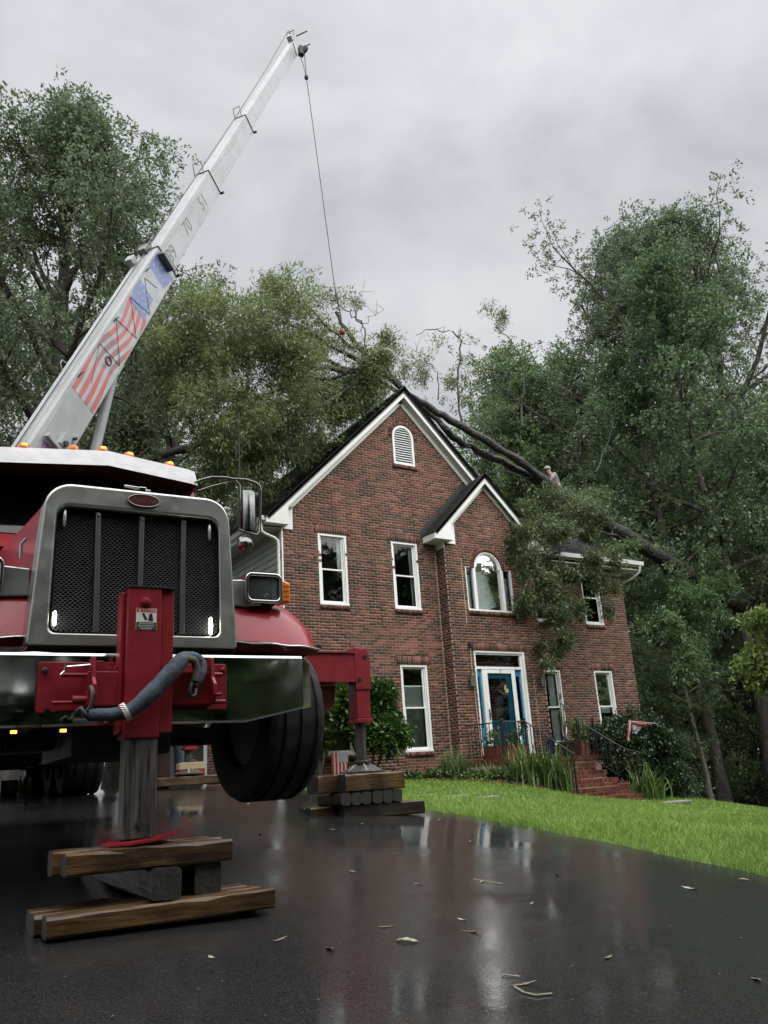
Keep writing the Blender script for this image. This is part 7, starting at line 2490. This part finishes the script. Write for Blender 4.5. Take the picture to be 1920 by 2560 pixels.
def person(label, J, shirt, trousers, hat=None, group=None):
    """J: joints in world space"""
    T = Thing('person', label, 'person', tuple(J['base']), group=group)
    j = {k_: np.asarray(v_, float) for k_, v_ in J.items()}
    names = ['pelvis', 'waist', 'chest', 'neck', 'head', 'crown', 'ls', 'le', 'lw', 'lh', 'rs', 're', 'rw', 'rh', 'lhip', 'lk', 'la', 'lt', 'rhip', 'rk', 'ra', 'rt']
    rad = [.13, .12, .135, .055, .085, .075, .065, .045, .033, .040, .065, .045, .033, .040, .095, .062, .045, .042, .095, .062, .045, .042]
    ed = [(0, 1), (1, 2), (2, 3), (3, 4), (4, 5), (2, 6), (6, 7), (7, 8), (8, 9), (2, 10), (10, 11), (11, 12), (12, 13), (0, 14), (14, 15), (15, 16), (16, 17), (0, 18), (18, 19), (19, 20), (20, 21)]
    body = skin_part(T, 'body', [j[n_] for n_ in names], ed, rad, 'skin')
    ff = j['face'] / np.linalg.norm(j['face'])
    hc = j['head'] * .5 + j['crown'] * .5
    sdv = np.cross(ff, Z3); sdv /= np.linalg.norm(sdv) + 1e-9
    T.part('nose', MB().sphere(hc + ff * .085 - Z3 * .01, .016, 8, 6), 'skin', body, smooth=60)
    for s in (-1, 1):
        T.part('eye', MB().sphere(hc + ff * .076 + sdv * s * .032 + Z3 * .02, .009, 8, 6), 'hair', body, smooth=60)
        T.part('ear', MB().sphere(hc + sdv * s * .080, .022, 8, 6, .6, .8, 1.2), 'skin', body, smooth=60)
    T.part('mouth', MB().obox(hc + ff * .078 - Z3 * .045, sdv, ff, Z3, .022, .004, .004), 'hair', body)
    for side in 'lr':
        h_, w_ = j[side + 'h'], j[side + 'w']
        d = (h_ - w_) / np.linalg.norm(h_ - w_); q = np.cross(d, ff); q /= np.linalg.norm(q) + 1e-9
        for f_ in range(5):
            lat = (f_ - 1.5) * .019 if f_ < 4 else -.045
            L = (.062, .072, .068, .055, .05)[f_]
            st_ = h_ + q * lat + (d * .015 if f_ < 4 else -d * .01)
            dd = d if f_ < 4 else (d * .7 - q * .7)
            T.part('finger', MB().tube([st_, st_ + dd * L * .55 + ff * .006, st_ + dd * L + ff * .024], [.010, .009, .007], 6), 'skin', body, smooth=60)
    sh = [j[n_] for n_ in ('pelvis', 'waist', 'chest', 'neck', 'ls', 'le', 'rs', 're')]
    sh[3] = sh[2] * .35 + sh[3] * .65
    skin_part(T, 'shirt', sh, [(0, 1), (1, 2), (2, 3), (2, 4), (4, 5), (2, 6), (6, 7)], [.145, .14, .155, .075, .083, .062, .083, .062], shirt)
    tr_ = [j['waist'] * .35 + j['pelvis'] * .65, j['pelvis'], j['lhip'], j['lk'], j['la'] * .96 + j['lk'] * .04, j['rhip'], j['rk'], j['ra'] * .96 + j['rk'] * .04]
    skin_part(T, 'trousers', tr_, [(0, 1), (1, 2), (2, 3), (3, 4), (1, 5), (5, 6), (6, 7)], [.14, .14, .11, .086, .082, .11, .086, .082], trousers)
    for side in 'lr':
        a, t_ = j[side + 'a'], j[side + 't']
        skin_part(T, 'boot', [a + (j[side + 'k'] - a) * .22, a, (a + t_) / 2 - Z3 * .01, t_], [(0, 1), (1, 2), (2, 3)], [.062, .060, .054, .048], 'boots')
    if hat:
        c = j['crown']
        T.part('cap', MB().lathe([(.108, -.01), (.106, .03), (.085, .075), (.04, .098), (.001, .10)], c - Z3 * .02, Z3, 16).prism([(-.075, .06), (.075, .06), (.06, .17), (-.06, .17)], c - Z3 * .03, sdv, ff, Z3, .012), hat, smooth=40)
    else:
        T.part('hair', MB().sphere(hc + Z3 * .035 - ff * .018, .098, 14, 10, 1, 1, .95), 'hair', smooth=60)
    return T


# ground worker, only his jeans and boots show under the truck
gp = np.array([float(TC[0]), 0, 0])
s_, b_, z_ = on_b(425, 1955, 8.6)
fx = tw(s_, 8.6, 0); gzv = gd(fx[0], fx[1])
rt_, fw_ = TT, -TBK
J = {}
B = np.array([fx[0], fx[1], gzv])
P_ = lambda a, f, z: B + rt_ * a + fw_ * f + Z3 * z
J = dict(base=B, pelvis=P_(0, 0, .95), waist=P_(0, .0, 1.12), chest=P_(0, .0, 1.38), neck=P_(0, .02, 1.54), head=P_(0, .03, 1.62), crown=P_(0, .03, 1.74), ls=P_(-.20, 0, 1.45), le=P_(-.27, .03, 1.17), lw=P_(-.24, .16, .96), lh=P_(-.23, .20, .90),
         rs=P_(.20, 0, 1.45), re=P_(.28, .02, 1.17), rw=P_(.26, .13, .95), rh=P_(.25, .17, .88), lhip=P_(-.10, 0, .90), lk=P_(-.12, .03, .50), la=P_(-.13, .0, .09), lt=P_(-.16, .17, .045), rhip=P_(.10, 0, .90), rk=P_(.13, .03, .50), ra=P_(.15, -.02, .09), rt=P_(.20, .14, .045), face=fw_)
person('worker in blue jeans and dark boots standing behind the truck, only legs showing', J, 'shirt_dark', 'jeans')

# climber astride the fallen stem
c = at_y(1395, 1222, 17.35)
cf = at_d(1395, 1222, 1.0); 
rt_ = np.array([CM[0][0], CM[0][1], 0]); rt_ /= np.linalg.norm(rt_); fw_ = -np.array([math.sin(math.radians(45)), math.cos(math.radians(45)), 0]) * .3 - rt_ * .95; fw_ /= np.linalg.norm(fw_)
sdw = np.cross(fw_, Z3)
B = c.copy()
P_ = lambda a, f, z: B + sdw * a + fw_ * f + Z3 * z
J = dict(base=B, pelvis=P_(0, 0, .0), waist=P_(0, .07, .14), chest=P_(0, .16, .34), neck=P_(0, .22, .48), head=P_(0, .25, .55), crown=P_(0, .28, .66), ls=P_(-.18, .17, .40), le=P_(-.24, .33, .20), lw=P_(-.14, .45, .12), lh=P_(-.12, .49, .10),
         rs=P_(.18, .17, .40), re=P_(.24, .33, .20), rw=P_(.14, .45, .12), rh=P_(.12, .49, .10), lhip=P_(-.12, .02, -.02), lk=P_(-.30, .24, -.16), la=P_(-.30, .10, -.52), lt=P_(-.32, .25, -.56), rhip=P_(.12, .02, -.02), rk=P_(.30, .24, -.16), ra=P_(.30, .10, -.52), rt=P_(.32, .25, -.56), face=fw_)
person('climber in a grey shirt and cap crouching behind the fallen trunk above the roof', J, 'shirt_grey', 'jeans', 'cap_grey')

# ------------------------------------------------------------------ clutter behind the truck
mat('box_beige', (.36, .29, .18), .6, var=.1)
mat('box_red', (.26, .045, .022), .5, var=.1)
mat('jug_grey', (.40, .44, .46), .4, var=.1)
mat('bottle_white', (.62, .62, .60), .4)
mat('label_yellow', (.55, .42, .04), .5)
mat('orange', (.48, .12, .03), .5)
mat('crate_grey', (.050, .052, .052), .5, var=.2)
mat('post_rust', (.055, .028, .020), .8, var=.4, scale=9)
tb = tw(*on_b(477, 1933, 8.0)[:2], .17)
T = Thing('toolbox', 'beige and red plastic toolbox standing on the rear outrigger timber', 'toolbox', tuple(tb), TA, local=True)
T.part('tray', MB().box(-.20, .20, -.09, .09, .0, .10), 'box_red', bevel=.008)
T.part('lid', MB().prism([(-.21, .101), (.21, .101), (.20, .19), (.17, .205), (-.17, .205), (-.20, .19)], (0, -.1, 0), (1, 0, 0), (0, 0, 1), (0, 1, 0), .2), 'box_beige', bevel=.008)
T.part('clasp', MB().box(-.018, .018, -.108, -.098, .07, .13), 'box_beige', bevel=.003)
T.part('handle', MB().tube([(-.08, 0, .2), (-.07, 0, .235), (.07, 0, .235), (.08, 0, .2)], .01, 6), 'box_red')


def can(name, label, x, y, b, r, h, m, neck=None, lab=None, cat='bottle', square=False):
    s, b, z = on_b(x, y, b)
    w_ = tw(s, b, 0); z0_ = gd(w_[0], w_[1])
    T_ = Thing(name, label, cat, (w_[0], w_[1], z0_), TA, group='bottles and crates behind the truck', local=True)
    T_.part('body', MB().lathe([(r * .9, 0), (r, .01), (r, h * .72), (r * .75, h * .82), (r * .35, h * .88), (r * .35, h * .93)], (0, 0, 0), (0, 0, 1), 4 if square else 16), m, smooth=40)
    T_.part('cap', MB().lathe([(r * .40, h * .93), (r * .40, h), (r * .3, h)], (0, 0, 0), (0, 0, 1), 12), lab or m)
    if lab:
        T_.part('label', MB().lathe([(r * 1.02, h * .2), (r * 1.02, h * .55)], (0, 0, 0), (0, 0, 1), 16), lab)
    return T_


can('bottle', 'white bottle with a yellow label left of the grey jug', 49, 1985, 9.4, .04, .27, 'bottle_white', lab='label_yellow')
can('jug', 'translucent grey plastic jug behind the truck', 65, 1985, 9.5, .085, .34, 'jug_grey', cat='jug')
can('bottle', 'tall white caulk tube standing right of the dark crate', 127, 1985, 9.4, .032, .44, 'bottle_white', lab='orange')
s, b, z = on_b(98, 1985, 9.6); w_ = tw(s, b, 0)
T = Thing('crate', 'dark grey plastic crate with bottles in it behind the truck', 'crate', (w_[0], w_[1], gd(w_[0], w_[1])), TA, local=True)
mb = MB().box(-.23, .23, -.16, -.145, 0, .40); mb.box(-.23, .23, .145, .16, 0, .40); mb.box(-.23, -.215, -.145, .145, 0, .40); mb.box(.215, .23, -.145, .145, 0, .40); mb.box(-.215, .215, -.145, .145, 0, .02)
T.part('tub', mb, 'crate_grey', bevel=.006)
for dx in (-.09, .11):
    T.part('handle_hole', MB().lathe([(.035, 0), (.035, .004)], (dx, -.16, .29), (0, -1, 0), 14), 'radiator')
T2 = Thing('spray_bottle', 'white spray bottle sticking out of the dark crate', 'bottle', (w_[0] + .03, w_[1], gd(w_[0], w_[1]) + .02), TA, local=True)
T2.part('body', MB().lathe([(.05, 0), (.05, .34), (.03, .40), (.02, .43)], (0, 0, 0), (0, 0, 1), 14), 'bottle_white', smooth=40)
T2.part('trigger', MB().box(-.08, .03, -.02, .02, .43, .48).box(-.06, -.045, -.01, .01, .38, .43), 'orange', bevel=.005)
s, b, z = on_b(20, 1988, 9.5); w_ = tw(s, b, 0)
o = link_mesh('carton', MB().box(-.12, .12, -.1, .1, 0, .24), 'decal_black', bevel=.006); o.location = (w_[0], w_[1], gd(w_[0], w_[1])); o.rotation_euler = (0, 0, TA)
tag(o, 'small dark carton with a white label behind the truck', 'carton')
p_ = MB().box(-.04, .05, -.102, -.1005, .08, .2)
lb_ = link_mesh('label', p_, 'decal_white', o)
s, b, z = on_b(405, 1960, 8.3); w_ = tw(s, b, 0)
o = link_mesh('gas_cylinder', MB().lathe([(.11, 0), (.12, .02), (.12, .95), (.09, 1.05), (.03, 1.09), (.03, 1.14)], (0, 0, 0), (0, 0, 1), 18), 'post_rust', smooth=40); o.location = (w_[0], w_[1], gd(w_[0], w_[1]))
tag(o, 'rust brown cylinder beside the worker in jeans', 'cylinder')

# wooden flag sign leaning on the outrigger stack
s0_, b_, z0_ = on_b(830, 1940, 3.62); s1_, _, z1_ = on_b(868, 1880, 3.62)
fs_ = Thing('flag_sign', 'weathered wooden flag sign standing behind the outrigger timbers', 'sign', tuple(tw((s0_ + s1_) / 2, 3.62, z0_)), TA, local=True)
W_, H_ = s1_ - s0_, z1_ - z0_
n_ = 9
for i in range(n_):
    x0_ = -W_ / 2 + W_ * i / n_
    full = i < 4
    fs_.part('slat', MB().box(x0_ + .002, x0_ + W_ / n_ - .002, -.01, .01, 0, H_ if full else H_ * .56), 'decal_red' if i % 2 == 0 else 'cloth_white')
cn = fs_.part('canton', MB().box(-W_ / 2 + W_ * 4 / n_ + .002, W_ / 2, -.011, .01, H_ * .565, H_), 'flag_grey')
mb = MB()
for i in range(5):
    for j_ in range(5):
        c_ = np.array([-W_ / 2 + W_ * (4.5 + i) / n_, -.0125, H_ * (.61 + j_ * .08)])
        mb.add([c_ + np.array([math.cos(a), 0, math.sin(a)]) * (.010 if q % 2 == 0 else .0045) for q, a in enumerate(np.arange(10) * PI / 5 + PI / 2)], [tuple(range(10))])
fs_.part('star', mb, 'flag_white', cn, kind='stuff')
sup = timber('short post holding up the wooden flag sign', s0_ + .02, s1_ - .02, 3.58, 3.68, .0 - .37, z0_ - .002, 0, 'timber_dark')

# ------------------------------------------------------------------ wet leaves and twigs on the driveway
mat('dead_leaf', (.20, .15, .09), .6, var=.3, scale=30)
mat('pale_leaf', (.32, .30, .22), .5, var=.3, scale=30)
rg = np.random.default_rng(55)
lm = []
for v in range(4):
    q = MB()
    n_ = 11
    A = []
    L = .10 + .02 * v
    for i in range(n_ + 1):
        t = i / n_
        w = .018 * math.sin(PI * min(1, t * .95 + .05)) * (1 + .45 * math.sin(t * 19 + v))
        A.append([(L * (t - .5), -w, .005 * math.sin(t * 5 + v) + .006), (L * (t - .5), 0, .002 + .005 * math.sin(t * 5 + v)), (L * (t - .5), w, .006 * math.sin(t * 4.4 + v) + .007)])
    q.grid(A)
    me = bpy.data.meshes.new('fallen_leaf'); me.from_pydata(q.v, [], q.f); me.materials.append(MATS['dead_leaf' if v % 2 else 'pale_leaf'])
    lm.append(me)
spots = [(1020, 2355), (823, 2373), (1725, 2222), (1310, 2462), (1235, 2010), (1175, 2105), (1045, 2210), (985, 2135), (1440, 2040), (1540, 2065), (1640, 2110), (1300, 2120), (1205, 2205), (1393, 2188), (1155, 2300), (965, 2318), (880, 2180), (1330, 2260), (530, 2395), (700, 2350), (1860, 2200),
         (1890, 2450), (1710, 2600), (1180, 2330), (790, 2068), (760, 2040), (905, 2060), (835, 2075), (620, 2010), (650, 2085), (470, 2042), (1520, 2395), (1100, 2050)]
for i, (x, y) in enumerate(spots):
    d = ray(x, y)
    z = -.6
    for _ in range(30):
        k = z / d[2]; z = .5 * z + .5 * gd(d[0] * k, d[1] * k)
    p = d * (z / d[2])
    o = bpy.data.objects.new('fallen_leaf', lm[i % 4]); COL.objects.link(o)
    o.location = (p[0], p[1], gd(p[0], p[1]) + .002); s = rg.uniform(.40, .75) * (1.6 if i < 3 else 1)
    o.scale = (s, s, s); o.rotation_euler = (0, 0, rg.uniform(0, 6.28))
    own = {0: 'largest pale wet leaf lying flat in the middle of the black driveway', 1: 'curled pale wet leaf left of the largest one on the driveway', 2: 'brown lobed leaf on the driveway close to the lawn at the right', 3: 'pale leaf beside the thin curved twig near the bottom edge'}
    tag(o, own.get(i, 'small wet leaf lying on the black driveway'), 'leaf', 'wet leaves scattered on the driveway')
for i, (lab, pts, r) in enumerate((('thin pale curved twig on the driveway near the bottom edge', ((1285, 2470), (1310, 2485), (1340, 2492), (1380, 2488)), .004), ('straight straw on the driveway near the curved twig', ((1255, 2440), (1300, 2445)), .003), ('short twig on the wet driveway in front of the house reflection', ((1185, 2200), (1215, 2205), (1258, 2212)), .003))):
    P_ = []
    for x, y in pts:
        d = ray(x, y); z = -.6
        for _ in range(30):
            k = z / d[2]; z = .5 * z + .5 * gd(d[0] * k, d[1] * k)
        p = d * (z / d[2]); P_.append((p[0], p[1], gd(p[0], p[1]) + .006))
    o = link_mesh('twig', MB().tube(P_, r, 5), 'pale_leaf'); tag(o, lab, 'twig')
# fine specks of leaf litter
n_ = 1500
x = rg.uniform(-2, 6.0, n_); y = rg.uniform(1.6, 12, n_)
ok = x < edge_x(y) - .05
x, y = x[ok], y[ok]; n_ = len(x)
z = gz(x, y) + .0215
a = rg.uniform(0, 6.28, n_); l_ = rg.uniform(.003, .009, n_); w_ = l_ * rg.uniform(.2, .6, n_)
u = np.stack([np.cos(a), np.sin(a)], 1); v = np.stack([-np.sin(a), np.cos(a)], 1)
c = np.stack([x, y], 1)
V = np.concatenate([np.concatenate([(c + s1 * u * l_[:, None] + s2 * v * w_[:, None])[:, None] for s1, s2 in ((-1, 0), (0, -1), (1, 0), (0, 1))], 1), np.repeat(z[:, None, None], 4, 1)], 2).reshape(-1, 3)
lit = fast_mesh('leaf_litter', V, np.arange(4 * n_).reshape(-1, 4), 'dead_leaf'); tag(lit, 'fine specks of leaf litter on the wet driveway', 'litter', kind='stuff')
